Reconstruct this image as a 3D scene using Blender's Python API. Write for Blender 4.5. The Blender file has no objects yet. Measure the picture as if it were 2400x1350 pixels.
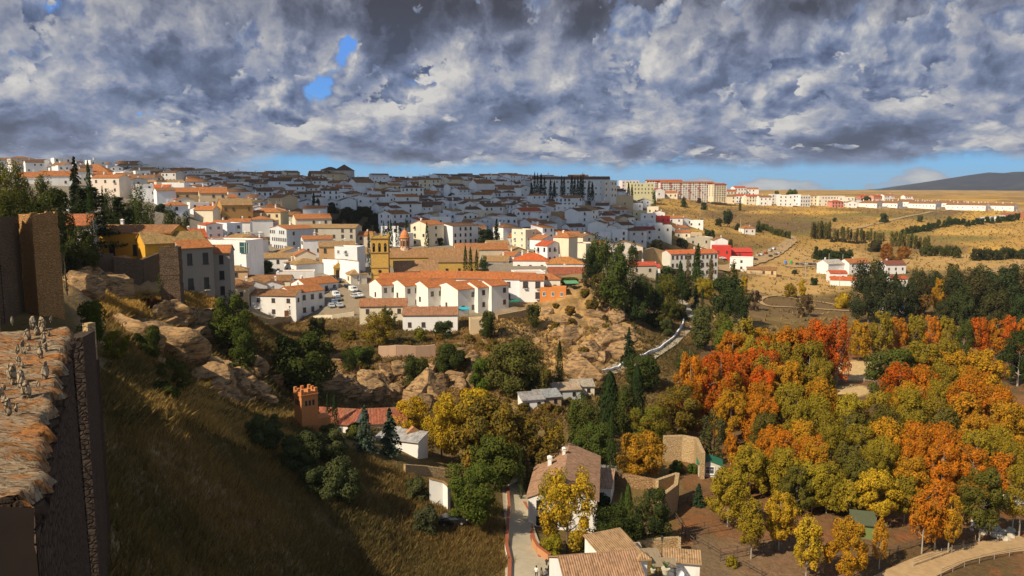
import bpy, math, random
import numpy as np
from mathutils import Vector, Matrix, Euler
R = math.radians
sc = bpy.context.scene
COL = sc.collection
# ---------------------------------------------------------------- camera
CAMZ = 100.0; PITCH = R(7.2); F = 1867.0
cam_d = bpy.data.cameras.new('camera'); cam = bpy.data.objects.new('camera', cam_d); COL.objects.link(cam)
cam.location = (0, 0, CAMZ); cam.rotation_euler = (R(90) - PITCH, 0, 0)
cam_d.sensor_width = 36; cam_d.lens = 36 * F / 2400; cam_d.clip_start = 0.5; cam_d.clip_end = 60000
sc.camera = cam
# ---------------------------------------------------------------- render
sc.view_settings.view_transform = 'Standard'; sc.view_settings.look = 'None'
sc.view_settings.exposure = 0.40; sc.view_settings.gamma = 1.0
sc.cycles.max_bounces = 4; sc.cycles.diffuse_bounces = 3; sc.cycles.glossy_bounces = 2
sc.cycles.transmission_bounces = 2; sc.cycles.transparent_max_bounces = 4
sc.cycles.use_denoising = True; sc.cycles.sample_clamp_indirect = 4
try: sc.cycles.denoiser = 'OPENIMAGEDENOISE'
except Exception: pass
# ---------------------------------------------------------------- sun
SUN_EL = R(42); SUN_AZ = R(40)          # sun on the left, 40 degrees behind the camera
S = Vector((-math.cos(SUN_AZ) * math.cos(SUN_EL), -math.sin(SUN_AZ) * math.cos(SUN_EL), math.sin(SUN_EL)))
sun_d = bpy.data.lights.new('sun', 'SUN'); sun = bpy.data.objects.new('sun', sun_d); COL.objects.link(sun)
sun.rotation_euler = S.to_track_quat('Z', 'Y').to_euler(); sun.location = (0, 0, 300)
sun_d.energy = 4.8; sun_d.angle = R(0.5); sun_d.color = (1.0, 0.86, 0.65)
# ---------------------------------------------------------------- node helper
class NT:
    def __init__(s, tree): s.t = tree; tree.nodes.clear()
    def n(s, typ, **kw):
        nd = s.t.nodes.new(typ)
        for k, v in kw.items():
            if k == 'ins':
                for a, b in v.items():
                    if isinstance(b, bpy.types.NodeSocket): s.t.links.new(b, nd.inputs[a])
                    else: nd.inputs[a].default_value = b
            else: setattr(nd, k, v)
        return nd
    def m(s, op, a, b=None, c=None, clamp=False):
        nd = s.t.nodes.new('ShaderNodeMath'); nd.operation = op; nd.use_clamp = clamp
        for i, x in enumerate((a, b, c)):
            if x is None: continue
            if isinstance(x, bpy.types.NodeSocket): s.t.links.new(x, nd.inputs[i])
            else: nd.inputs[i].default_value = x
        return nd.outputs[0]
    def mr(s, v, a, b, c=0.0, d=1.0, smooth=False):
        nd = s.n('ShaderNodeMapRange', ins={0: v, 1: a, 2: b, 3: c, 4: d})
        if smooth: nd.interpolation_type = 'SMOOTHSTEP'
        return nd.outputs[0]
    def mix(s, f, a, b, blend='MIX'):
        nd = s.t.nodes.new('ShaderNodeMix'); nd.data_type = 'RGBA'; nd.blend_type = blend
        for i, x in ((0, f), (6, a), (7, b)):
            if isinstance(x, bpy.types.NodeSocket): s.t.links.new(x, nd.inputs[i])
            else: nd.inputs[i].default_value = x if i == 0 else (x if len(x) == 4 else (*x, 1))
        return nd.outputs[2]
    def noise(s, vec, scale, detail=4, rough=0.5, dist=0.0, lac=2.0, dim='2D'):
        nd = s.n('ShaderNodeTexNoise', noise_dimensions=dim, ins={'Scale': scale, 'Detail': detail, 'Roughness': rough, 'Distortion': dist, 'Lacunarity': lac})
        if vec is not None: s.t.links.new(vec, nd.inputs['Vector'])
        return nd.outputs[0]
    def ramp(s, f, stops, interp='LINEAR'):
        nd = s.t.nodes.new('ShaderNodeValToRGB'); s.t.links.new(f, nd.inputs[0]); cr = nd.color_ramp; cr.interpolation = interp
        while len(cr.elements) < len(stops): cr.elements.new(0.5)
        for e, (p, c) in zip(cr.elements, stops): e.position = p; e.color = (*c, 1)
        return nd.outputs[0]
    def link(s, a, b): s.t.links.new(a, b)
# ---------------------------------------------------------------- world: Nishita sky with a broken cloud deck
W = bpy.data.worlds.new('World'); sc.world = W; W.use_nodes = True
w = NT(W.node_tree)
sky = w.n('ShaderNodeTexSky', sky_type='NISHITA', sun_disc=False, sun_elevation=SUN_EL, sun_rotation=math.atan2(S.x, S.y), altitude=700, air_density=1.0, dust_density=0.4, ozone_density=1.6)
tc = w.n('ShaderNodeTexCoord').outputs['Generated']
sp = w.n('ShaderNodeSeparateXYZ', ins={0: tc}); dx, dy, dz = sp.outputs
rr = w.m('SQRT', w.m('ADD', w.m('MULTIPLY', dx, dx), w.m('MULTIPLY', dy, dy)))
az = w.m('ARCTAN2', dx, dy)                                   # 0 straight ahead, + to the right
el = w.m('ARCTAN2', dz, rr)
elc = w.m('MAXIMUM', el, 0.0)
inv = w.m('DIVIDE', 1.0, w.m('ADD', elc, 0.055))
def cloudvec(off_az, off_el, seed):
    e2 = w.m('MAXIMUM', w.m('ADD', elc, off_el), 0.0)
    iv = w.m('DIVIDE', 1.0, w.m('ADD', e2, 0.055))
    qx = w.m('MULTIPLY', w.m('ADD', az, off_az), 8.6)
    qy = w.m('MULTIPLY', w.m('LOGARITHM', w.m('ADD', e2, 0.055), 2.718), 2.1)
    return w.n('ShaderNodeCombineXYZ', ins={0: w.m('ADD', qx, seed), 1: w.m('ADD', qy, seed * 1.7), 2: 0.0}).outputs[0]
def dens(v):
    a = w.noise(v, 0.55, 2, 0.5, 0.0); f_ = w.noise(v, 5.0, 5, 0.55, 0.0)
    wv = w.n('ShaderNodeTexNoise', noise_dimensions='2D', ins={'Scale': 2.2, 'Detail': 4.0, 'Roughness': 0.6}); w.link(v, wv.inputs['Vector'])
    vw = w.n('ShaderNodeVectorMath', operation='MULTIPLY_ADD'); w.link(wv.outputs['Color'], vw.inputs[0]); vw.inputs[1].default_value = (0.55, 0.55, 0.0); w.link(v, vw.inputs[2])
    vo = w.n('ShaderNodeTexVoronoi', voronoi_dimensions='2D', feature='SMOOTH_F1', ins={'Scale': 1.25, 'Detail': 3.0, 'Roughness': 0.55, 'Lacunarity': 2.3, 'Smoothness': 0.7})
    w.link(vw.outputs[0], vo.inputs['Vector'])
    return w.m('ADD', w.m('SUBTRACT', w.m('ADD', w.m('MULTIPLY', a, 0.80), 0.12), w.m('MULTIPLY', vo.outputs['Distance'], 0.34)), w.m('MULTIPLY', f_, 0.22))
SEED = 11.3
v0 = cloudvec(0, 0, SEED); v1 = cloudvec(-0.012, 0.014, SEED)
v2 = cloudvec(-0.03, 0.035, SEED)
d0 = dens(v0); d1 = dens(v1); d2 = w.noise(v2, 0.9, 2, 0.5, 0.0); d0l = w.noise(v0, 0.9, 2, 0.5, 0.0)
# big masses / gaps, laid out in azimuth and elevation of the sky (radians)
def blob(a0, e0, ra, re, rot=0.0):
    x = w.m('SUBTRACT', az, a0); y = w.m('SUBTRACT', el, e0)
    c, s_ = math.cos(rot), math.sin(rot)
    xr = w.m('ADD', w.m('MULTIPLY', x, c), w.m('MULTIPLY', y, s_)); yr = w.m('SUBTRACT', w.m('MULTIPLY', y, c), w.m('MULTIPLY', x, s_))
    q = w.m('ADD', w.m('POWER', w.m('ABSOLUTE', w.m('DIVIDE', xr, ra)), 2.0), w.m('POWER', w.m('ABSOLUTE', w.m('DIVIDE', yr, re)), 2.0))
    return w.m('EXPONENT', w.m('MULTIPLY', q, -1.0))
def px(u, v):
    s_ = (v - 675) / F; a = (u - 1200) / F
    y = math.cos(PITCH) - s_ * math.sin(PITCH); z = -math.sin(PITCH) - s_ * math.cos(PITCH)
    return math.atan2(a, y), math.atan2(z, math.hypot(a, y))
cover = None
for (u, v, ru, rv, rot, k) in [(806, 130, 30, 75, -0.45, -0.30), (742, 200, 34, 34, 0, -0.27), (1450, 72, 34, 20, 0, -0.09), (1800, 130, 110, 50, 0, 0.12), (950, 150, 40, 30, 0, 0.1), (690, 262, 50, 22, 0, -0.10), (420, 90, 200, 90, 0, 0.10), (90, 0, 50, 30, 0, -0.2)]:
    a0, e0 = px(u, v); b = w.m('MULTIPLY', blob(a0, e0, ru / F, rv / F, rot), k)
    cover = b if cover is None else w.m('ADD', cover, b)
# clear strip above the skyline, wider on the right
elN = w.m('ADD', el, w.m('MULTIPLY', w.m('SUBTRACT', w.noise(w.n('ShaderNodeCombineXYZ', ins={0: az, 1: 4.0, 2: 0.0}).outputs[0], 5.0, 7, 0.6), 0.5), 0.05))
edge = w.m('ADD', 0.0300, w.m('MULTIPLY', w.m('ABSOLUTE', w.m('SUBTRACT', az, 0.30)), 0.012))
strip = w.mr(w.m('SUBTRACT', elN, edge), -0.012, 0.006, 1, 0, True)
strip = w.m('MULTIPLY', strip, w.mr(az, -0.40, -0.26, 0, 1, True))
low = w.noise(w.n('ShaderNodeCombineXYZ', ins={0: w.m('MULTIPLY', az, 11.0), 1: w.m('MULTIPLY', el, 30.0), 2: 2.7}).outputs[0], 1.0, 8, 0.55)
lowc = w.m('ADD', low, w.mr(el, 0.003, 0.022, 0.05, -0.20))
lowmask = w.mr(lowc, 0.47, 0.56, 0, 1, True)
thick = w.m('ADD', w.m('ADD', d0, 0.22), cover)
mask = w.mr(thick, 0.455, 0.505, 0, 1, True)
mask = w.m('MULTIPLY', mask, w.m('SUBTRACT', 1.0, strip))
mask = w.m('MAXIMUM', mask, w.m('MULTIPLY', w.m('MULTIPLY', strip, lowmask), 0.85))
# relief: the side turned to the sun is lit, the base is grey
rel = w.m('ADD', w.m('MULTIPLY', w.m('SUBTRACT', d0, d1), 1.9), w.m('MULTIPLY', w.m('SUBTRACT', d0l, d2), 0.95))
dark = None
for (u, v, ru, rv, rot, k) in [(1150, 30, 360, 75, 0, 0.42), (1750, 5, 500, 40, 0, 0.22), (2250, 160, 260, 70, 0.1, 0.30), (560, 200, 210, 55, -0.2, 0.16), (600, 320, 220, 40, 0, 0.20), (1650, 225, 200, 60, 0, 0.18), (1990, 330, 150, 28, 0, 0.22), (0, 350, 250, 50, 0, 0.15),
                               (250, 110, 190, 70, 0, -0.12), (900, 260, 260, 60, 0.2, -0.15), (1330, 130, 150, 60, 0, -0.18), (1520, 160, 110, 40, 0, -0.18), (2000, 70, 240, 40, 0.1, -0.18), (690, 320, 60, 50, 0, -0.2)]:
    a0, e0 = px(u, v); b = w.m('MULTIPLY', blob(a0, e0, ru / F, rv / F, rot), k)
    dark = b if dark is None else w.m('ADD', dark, b)
lit = w.m('SUBTRACT', w.m('ADD', 0.60, rel), dark)
lit = w.m('SUBTRACT', lit, w.mr(thick, 0.46, 0.66, -0.10, 0.16))
cc = w.ramp(lit, [(0.0, (0.066, 0.086, 0.140)), (0.28, (0.115, 0.148, 0.240)), (0.50, (0.195, 0.240, 0.365)), (0.72, (0.37, 0.385, 0.44)), (1.0, (0.62, 0.60, 0.58))])
warm = w.ramp(lit, [(0.0, (0.058, 0.056, 0.066)), (0.3, (0.115, 0.118, 0.150)), (0.5, (0.21, 0.215, 0.255)), (0.74, (0.36, 0.36, 0.38)), (1.0, (0.60, 0.57, 0.54))])
cc = w.mix(w.mr(elc, 0.13, 0.25), cc, warm)
lowlit = w.ramp(w.m('ADD', w.m('MULTIPLY', w.m('SUBTRACT', lowc, 0.5), 4.0), 0.25), [(0, (0.20, 0.26, 0.40)), (0.5, (0.40, 0.42, 0.47)), (1, (0.66, 0.62, 0.56))])
cc = w.mix(strip, cc, lowlit)
SKY = 0.10
blue = w.mix(w.mr(elc, 0.0, 0.14), (0.13, 0.49, 0.84), (0.11, 0.31, 0.82))
# a second, higher and hazier layer seen through the gaps of the first
vb = cloudvec(0.5, 0.0, SEED + 7.7); vb1 = cloudvec(0.49, 0.012, SEED + 7.7)
def densb(v):
    a = w.noise(v, 1.3, 7, 0.6, 0.2); vo = w.n('ShaderNodeTexVoronoi', voronoi_dimensions='2D', feature='SMOOTH_F1', ins={'Scale': 3.0, 'Detail': 2.0, 'Roughness': 0.6, 'Smoothness': 0.4}); w.link(v, vo.inputs['Vector'])
    return w.m('SUBTRACT', a, w.m('MULTIPLY', vo.outputs['Distance'], 0.16))
b0 = densb(vb); b1 = densb(vb1)
maskb = w.mr(w.m('ADD', w.m('ADD', b0, 0.33), w.m('MULTIPLY', cover, 1.15)), 0.42, 0.55, 0, 1, True)
maskb = w.m('MULTIPLY', maskb, w.m('SUBTRACT', 1.0, strip))
litb = w.m('ADD', 0.52, w.m('MULTIPLY', w.m('SUBTRACT', b0, b1), 2.2))
ccb = w.ramp(litb, [(0.1, (0.075, 0.105, 0.19)), (0.45, (0.17, 0.215, 0.34)), (0.7, (0.33, 0.36, 0.43)), (0.95, (0.58, 0.56, 0.55))])
skc = w.mix(1.0, sky.outputs[0], (SKY, SKY, SKY), 'MULTIPLY')
# real sky colour, saturated the way this exposure shows it
skc = w.mix(0.9, skc, blue)
# beyond the photograph the deck opens up: overhead the sky is broken cloud
final = w.mix(mask, w.mix(maskb, skc, ccb), cc)
bg = w.n('ShaderNodeBackground', ins={0: final, 1: 0.80})
# high overhead and behind: the plain Nishita sky with softer broken cloud
hi = w.noise(tc, 2.2, 3, 0.5, dim='3D')
himix = w.mix(w.mr(hi, 0.40, 0.62, 0, 1, True), w.mix(1.0, sky.outputs[0], (SKY, SKY, SKY), 'MULTIPLY'), (0.185, 0.188, 0.205))
bg2 = w.n('ShaderNodeBackground', ins={0: himix, 1: 1.12})
inband = w.m('MULTIPLY', w.mr(w.m('ABSOLUTE', az), 0.95, 1.05, 1, 0), w.m('MULTIPLY', w.mr(el, 0.30, 0.36, 1, 0), w.mr(el, -0.02, -0.03, 1, 0)))
ms = w.n('ShaderNodeMixShader', ins={0: inband}); w.link(bg2.outputs[0], ms.inputs[1]); w.link(bg.outputs[0], ms.inputs[2])
wo = w.n('ShaderNodeOutputWorld'); w.link(ms.outputs[0], wo.inputs[0])
W.cycles.sampling_method = 'MANUAL'; W.cycles.sample_map_resolution = 256
# ================================================================ helpers
def tan_px(v):
    s_ = (v - 675) / F
    return math.tan(PITCH + math.atan(s_))
def colc(u, v):                                   # X / Y of a view ray
    s_ = (v - 675) / F
    return (u - 1200) / F / (math.cos(PITCH) - s_ * math.sin(PITCH))
def at(u, v, Y):                                  # the world point seen at (u, v) at forward distance Y
    return Vector((colc(u, v) * Y, Y, CAMZ - Y * tan_px(v)))
def to_px(x, y, z):                               # numpy ok
    dz_ = z - CAMZ
    f_ = y * math.cos(PITCH) - dz_ * math.sin(PITCH); up = y * math.sin(PITCH) + dz_ * math.cos(PITCH)
    return 1200 + F * x / f_, 675 - F * up / f_
def hash2(ix, iy, seed=0):
    n = (ix.astype(np.int64) * 374761393 + iy.astype(np.int64) * 668265263 + seed * 1442695041) & 0x7fffffff
    n = ((n ^ (n >> 13)) * 1274126177) & 0x7fffffff
    return ((n ^ (n >> 16)) & 0xffffff) / float(0xffffff)
def vnoise(x, y, seed=0):
    ix = np.floor(x); iy = np.floor(y); fx = x - ix; fy = y - iy
    fx = fx * fx * (3 - 2 * fx); fy = fy * fy * (3 - 2 * fy)
    a = hash2(ix, iy, seed); b = hash2(ix + 1, iy, seed); c = hash2(ix, iy + 1, seed); d = hash2(ix + 1, iy + 1, seed)
    return (a * (1 - fx) + b * fx) * (1 - fy) + (c * (1 - fx) + d * fx) * fy
def fbm(x, y, octv=4, seed=0, g=0.5):
    s_ = 0; a = 1; t = 0
    for k in range(octv):
        s_ = s_ + a * vnoise(x * 2 ** k + 17 * k, y * 2 ** k - 9 * k, seed + k); t += a; a *= g
    return s_ / t
def sstep(x, a, b):
    t = np.clip((x - a) / (b - a), 0, 1); return t * t * (3 - 2 * t)

def tag(o, label=None, cat=None, group=None, kind=None):
    if label: o['label'] = label
    if cat: o['category'] = cat
    if group: o['group'] = group
    if kind: o['kind'] = kind
    return o
def empty(name, loc, rz=0.0, parent=None):
    o = bpy.data.objects.new(name, None); COL.objects.link(o); o.location = loc; o.rotation_euler = (0, 0, rz); o.empty_display_size = 0.5
    if parent: o.parent = parent
    return o
def mobj(name, mesh, parent=None, loc=(0, 0, 0), rz=0.0, scale=None):
    o = bpy.data.objects.new(name, mesh); COL.objects.link(o); o.location = loc; o.rotation_euler = (0, 0, rz)
    if scale: o.scale = scale
    if parent: o.parent = parent
    return o
def mesh_np(name, V, Q, mats, midx=None, smooth=False, uv=None, col=None):
    """V (n,3), Q (m,k) faces all of the same size"""
    me = bpy.data.meshes.new(name); V = np.asarray(V, dtype=np.float32); Q = np.asarray(Q, dtype=np.int32)
    me.vertices.add(len(V)); me.vertices.foreach_set('co', V.ravel())
    k = Q.shape[1]; me.loops.add(Q.size); me.loops.foreach_set('vertex_index', Q.ravel())
    me.polygons.add(len(Q)); me.polygons.foreach_set('loop_start', np.arange(len(Q), dtype=np.int32) * k)
    try: me.polygons.foreach_set('loop_total', np.full(len(Q), k, dtype=np.int32))
    except Exception: pass
    if smooth: me.polygons.foreach_set('use_smooth', np.ones(len(Q), dtype=bool))
    for m in (mats if isinstance(mats, (list, tuple)) else [mats]): me.materials.append(m)
    if midx is not None: me.polygons.foreach_set('material_index', np.asarray(midx, dtype=np.int32))
    if col is not None:
        a = me.color_attributes.new('tint', 'FLOAT_COLOR', 'POINT'); a.data.foreach_set('color', np.asarray(col, dtype=np.float32).ravel())
    me.update(calc_edges=True); me.validate()
    return me
class MB:
    """collects faces, builds one mesh object"""
    def __init__(s): s.v = []; s.f = []; s.m = []; s.uv = []
    def quad(s, pts, m=0, uv=None):
        b = len(s.v); s.v += [tuple(p) for p in pts]; s.f.append(list(range(b, b + len(pts)))); s.m.append(m); s.uv.append(uv)
    def box(s, x0, x1, y0, y1, z0, z1, m=0, M=None):
        P = [Vector(p) for p in ((x0, y0, z0), (x1, y0, z0), (x1, y1, z0), (x0, y1, z0), (x0, y0, z1), (x1, y0, z1), (x1, y1, z1), (x0, y1, z1))]
        if M is not None: P = [M @ p for p in P]
        for q in ((0, 3, 2, 1), (4, 5, 6, 7), (0, 1, 5, 4), (1, 2, 6, 5), (2, 3, 7, 6), (3, 0, 4, 7)): s.quad([P[i] for i in q], m)
    def prism(s, pts, z0, z1, m=0, M=None, cap=True):
        n = len(pts)
        A = [Vector((p[0], p[1], z0)) for p in pts]; B = [Vector((p[0], p[1], z1)) for p in pts]
        if M is not None: A = [M @ p for p in A]; B = [M @ p for p in B]
        for i in range(n): s.quad([A[i], A[(i + 1) % n], B[(i + 1) % n], B[i]], m)
        if cap: s.quad(B, m); s.quad(A[::-1], m)
    def tube(s, a, b, r0, r1=None, n=8, m=0, cap=True):
        a = Vector(a); b = Vector(b); r1 = r0 if r1 is None else r1; d = (b - a)
        if d.length < 1e-6: return
        q = d.to_track_quat('Z', 'Y'); A = []; B = []
        for i in range(n):
            t = 2 * math.pi * i / n; o = q @ Vector((math.cos(t), math.sin(t), 0)); A.append(a + o * r0); B.append(b + o * r1)
        for i in range(n): s.quad([A[i], A[(i + 1) % n], B[(i + 1) % n], B[i]], m)
        if cap: s.quad(B, m); s.quad(A[::-1], m)
    def lathe(s, prof, n=12, m=0, cx=0, cy=0):
        for (r0, z0), (r1, z1) in zip(prof[:-1], prof[1:]):
            for i in range(n):
                a = 2 * math.pi * i / n; b = 2 * math.pi * (i + 1) / n
                P = [(cx + r0 * math.cos(a), cy + r0 * math.sin(a), z0), (cx + r0 * math.cos(b), cy + r0 * math.sin(b), z0), (cx + r1 * math.cos(b), cy + r1 * math.sin(b), z1), (cx + r1 * math.cos(a), cy + r1 * math.sin(a), z1)]
                if r0 < 1e-5: P = [P[0], P[2], P[3]]
                elif r1 < 1e-5: P = P[:3]
                s.quad(P, m)
    def mesh(s, name, mats, smooth=False):
        me = bpy.data.meshes.new(name); me.from_pydata(s.v, [], s.f)
        for m in (mats if isinstance(mats, (list, tuple)) else [mats]): me.materials.append(m)
        me.polygons.foreach_set('material_index', s.m)
        if any(u is not None for u in s.uv):
            ul = me.uv_layers.new(name='UVMap'); k = 0; dat = np.zeros((sum(len(f) for f in s.f), 2), dtype=np.float32)
            for f, u in zip(s.f, s.uv):
                if u is not None: dat[k:k + len(f)] = u
                k += len(f)
            ul.data.foreach_set('uv', dat.ravel())
        if smooth: me.polygons.foreach_set('use_smooth', [True] * len(me.polygons))
        me.update(); return me
    def build(s, name, mats, parent=None, loc=(0, 0, 0), rz=0.0, smooth=False):
        return mobj(name, s.mesh(name, mats, smooth), parent, loc, rz)
# ---------------------------------------------------------------- materials
def newmat(name):
    m = bpy.data.materials.new(name); m.use_nodes = True; return m, NT(m.node_tree)
def out(t, bsdf): o = t.n('ShaderNodeOutputMaterial'); t.link(bsdf, o.inputs[0])
def princ(t, color, rough=0.8, spec=0.2, bump=None, metal=0.0):
    p = t.n('ShaderNodeBsdfPrincipled', ins={'Roughness': rough, 'Specular IOR Level': spec, 'Metallic': metal})
    if isinstance(color, bpy.types.NodeSocket): t.link(color, p.inputs['Base Color'])
    else: p.inputs['Base Color'].default_value = (*color, 1)
    if bump is not None:
        b = t.n('ShaderNodeBump', ins={'Strength': bump[1], 'Distance': bump[2]}); t.link(bump[0], b.inputs['Height']); t.link(b.outputs[0], p.inputs['Normal'])
    out(t, p.outputs[0]); return p
_mc = {}
def flat(name, color, rough=0.7, spec=0.2, var=0.12, scale=1.5, metal=0.0):
    k = ('flat', name)
    if k in _mc: return _mc[k]
    m, t = newmat(name); g = t.n('ShaderNodeTexCoord').outputs['Object']
    n = t.noise(g, scale, 3, 0.6, dim='3D')
    c = t.mix(n, tuple(x * (1 - var) for x in color), tuple(min(1, x * (1 + var)) for x in color))
    princ(t, c, rough, spec, metal=metal); _mc[k] = m; return m
def wallmat(color):
    """lime-washed or painted render with weather stains that run down the wall"""
    k = ('wall', color)
    if k in _mc: return _mc[k]
    m, t = newmat('painted_render'); geo = t.n('ShaderNodeNewGeometry').outputs['Position']
    st = t.n('ShaderNodeMapping', ins={'Scale': (0.9, 0.9, 0.16)}); t.link(geo, st.inputs[0])
    n1 = t.noise(st.outputs[0], 1.0, 4, 0.6, dim='3D'); n2 = t.noise(geo, 0.23, 3, 0.5, dim='3D')
    a = tuple(x * y for x, y in zip(color, (0.80, 0.76, 0.70)))
    c = t.mix(t.mr(n1, 0.50, 0.75), color, a)
    c = t.mix(t.mr(n2, 0.35, 0.7), c, tuple(x * 0.93 for x in color))
    princ(t, c, 0.9, 0.1); _mc[k] = m; return m
def roofmat(color):
    """curved clay tiles: channels run down the slope (UV: u along the eaves, v up the slope, metres)"""
    k = ('roof', color)
    if k in _mc: return _mc[k]
    m, t = newmat('clay_tiles'); uv = t.n('ShaderNodeUVMap').outputs[0]; s_ = t.n('ShaderNodeSeparateXYZ', ins={0: uv}); u, v = s_.outputs[0], s_.outputs[1]
    geo = t.n('ShaderNodeNewGeometry').outputs['Position']
    wv = t.m('SINE', t.m('MULTIPLY', u, 2 * math.pi / 0.30))
    cell = t.n('ShaderNodeCombineXYZ', ins={0: t.m('FLOOR', t.m('DIVIDE', u, 0.30)), 1: t.m('FLOOR', t.m('DIVIDE', v, 0.42)), 2: 0.0}).outputs[0]
    wn = t.n('ShaderNodeTexWhiteNoise', noise_dimensions='3D'); t.link(cell, wn.inputs[0])
    mp = t.n('ShaderNodeMapping', ins={'Scale': (1.6, 0.35, 1.0)}); t.link(uv, mp.inputs[0])
    n1 = t.noise(mp.outputs[0], 1.0, 5, 0.65, dim='3D'); n2 = t.noise(geo, 0.5, 4, 0.6, dim='3D')
    lo = tuple(x * 0.38 for x in color); hi = tuple(min(0.9, x * 1.4 + 0.03) for x in color)
    c = t.mix(t.mr(n1, 0.30, 0.70), lo, color)
    c = t.mix(t.m('MULTIPLY', wn.outputs[0], 0.55), c, hi)
    c = t.mix(t.mr(n2, 0.52, 0.78, 0, 0.65), c, (0.17, 0.13, 0.08))
    c = t.mix(t.mr(wv, -1.0, -0.2, 0.55, 0.0), c, tuple(x * 0.3 for x in color))
    princ(t, c, 0.9, 0.1, bump=(wv, 0.6, 0.06)); _mc[k] = m; return m
def stonemat(name, c1, c2, mortar, scale=1.0, bump=0.5, squash=2.2):
    k = ('stone', name)
    if k in _mc: return _mc[k]
    m, t = newmat(name); geo = t.n('ShaderNodeNewGeometry').outputs['Position']
    mp = t.n('ShaderNodeMapping', ins={'Scale': (scale, scale, scale * squash)}); t.link(geo, mp.inputs[0])
    wn = t.n('ShaderNodeTexNoise', ins={'Scale': 0.8, 'Detail': 3.0}); t.link(geo, wn.inputs['Vector'])
    vm = t.n('ShaderNodeVectorMath', operation='MULTIPLY_ADD'); t.link(wn.outputs['Color'], vm.inputs[0]); vm.inputs[1].default_value = (0.8, 0.8, 0.8); t.link(mp.outputs[0], vm.inputs[2])
    vo = t.n('ShaderNodeTexVoronoi', feature='F1', ins={'Scale': 1.0}); t.link(vm.outputs[0], vo.inputs['Vector'])
    ve = t.n('ShaderNodeTexVoronoi', feature='DISTANCE_TO_EDGE', ins={'Scale': 1.0}); t.link(vm.outputs[0], ve.inputs['Vector'])
    sx = t.n('ShaderNodeSeparateXYZ', ins={0: vo.outputs['Color']}).outputs[0]
    n2 = t.noise(geo, 0.35, 5, 0.6, dim='3D'); n3 = t.noise(geo, 5.0, 4, 0.6, dim='3D')
    c = t.mix(t.m('ADD', t.m('MULTIPLY', sx, 0.6), t.mr(n2, 0.35, 0.65, 0, 0.4)), c1, c2)
    e = t.mr(ve.outputs[0], 0.0, 0.09, 0.75, 0.0)
    c = t.mix(e, c, mortar); c = t.mix(t.mr(n3, 0.45, 0.75, 0, 0.5), c, tuple(x * 0.55 for x in c1))
    h = t.m('ADD', t.mr(ve.outputs[0], 0, 0.15), t.m('MULTIPLY', n3, 0.6))
    princ(t, c, 0.95, 0.08, bump=(h, bump, 0.15)); _mc[k] = m; return m
WHITE = (0.80, 0.78, 0.74); WHITE2 = (0.77, 0.77, 0.77); CREAM = (0.72, 0.63, 0.47); BEIGE = (0.52, 0.44, 0.33); GREY = (0.52, 0.51, 0.49); OCHRE = (0.50, 0.30, 0.09); SAND = (0.62, 0.48, 0.30)
R_OR = (0.46, 0.17, 0.055); R_RED = (0.52, 0.105, 0.035); R_BR = (0.30, 0.145, 0.060); R_TAN = (0.38, 0.23, 0.10); R_DK = (0.16, 0.085, 0.05); R_BRIGHT = (0.62, 0.13, 0.03)
M_DARK = flat('dark_opening', (0.018, 0.017, 0.018), 0.35, 0.5); M_WOOD = flat('brown_timber', (0.12, 0.055, 0.025)); M_FRAMEW = flat('white_joinery', (0.7, 0.68, 0.62))
M_IRON = flat('dark_iron', (0.03, 0.03, 0.035), 0.5, 0.4); M_GLASS = flat('window_glass', (0.05, 0.07, 0.09), 0.12, 0.8)
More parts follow.
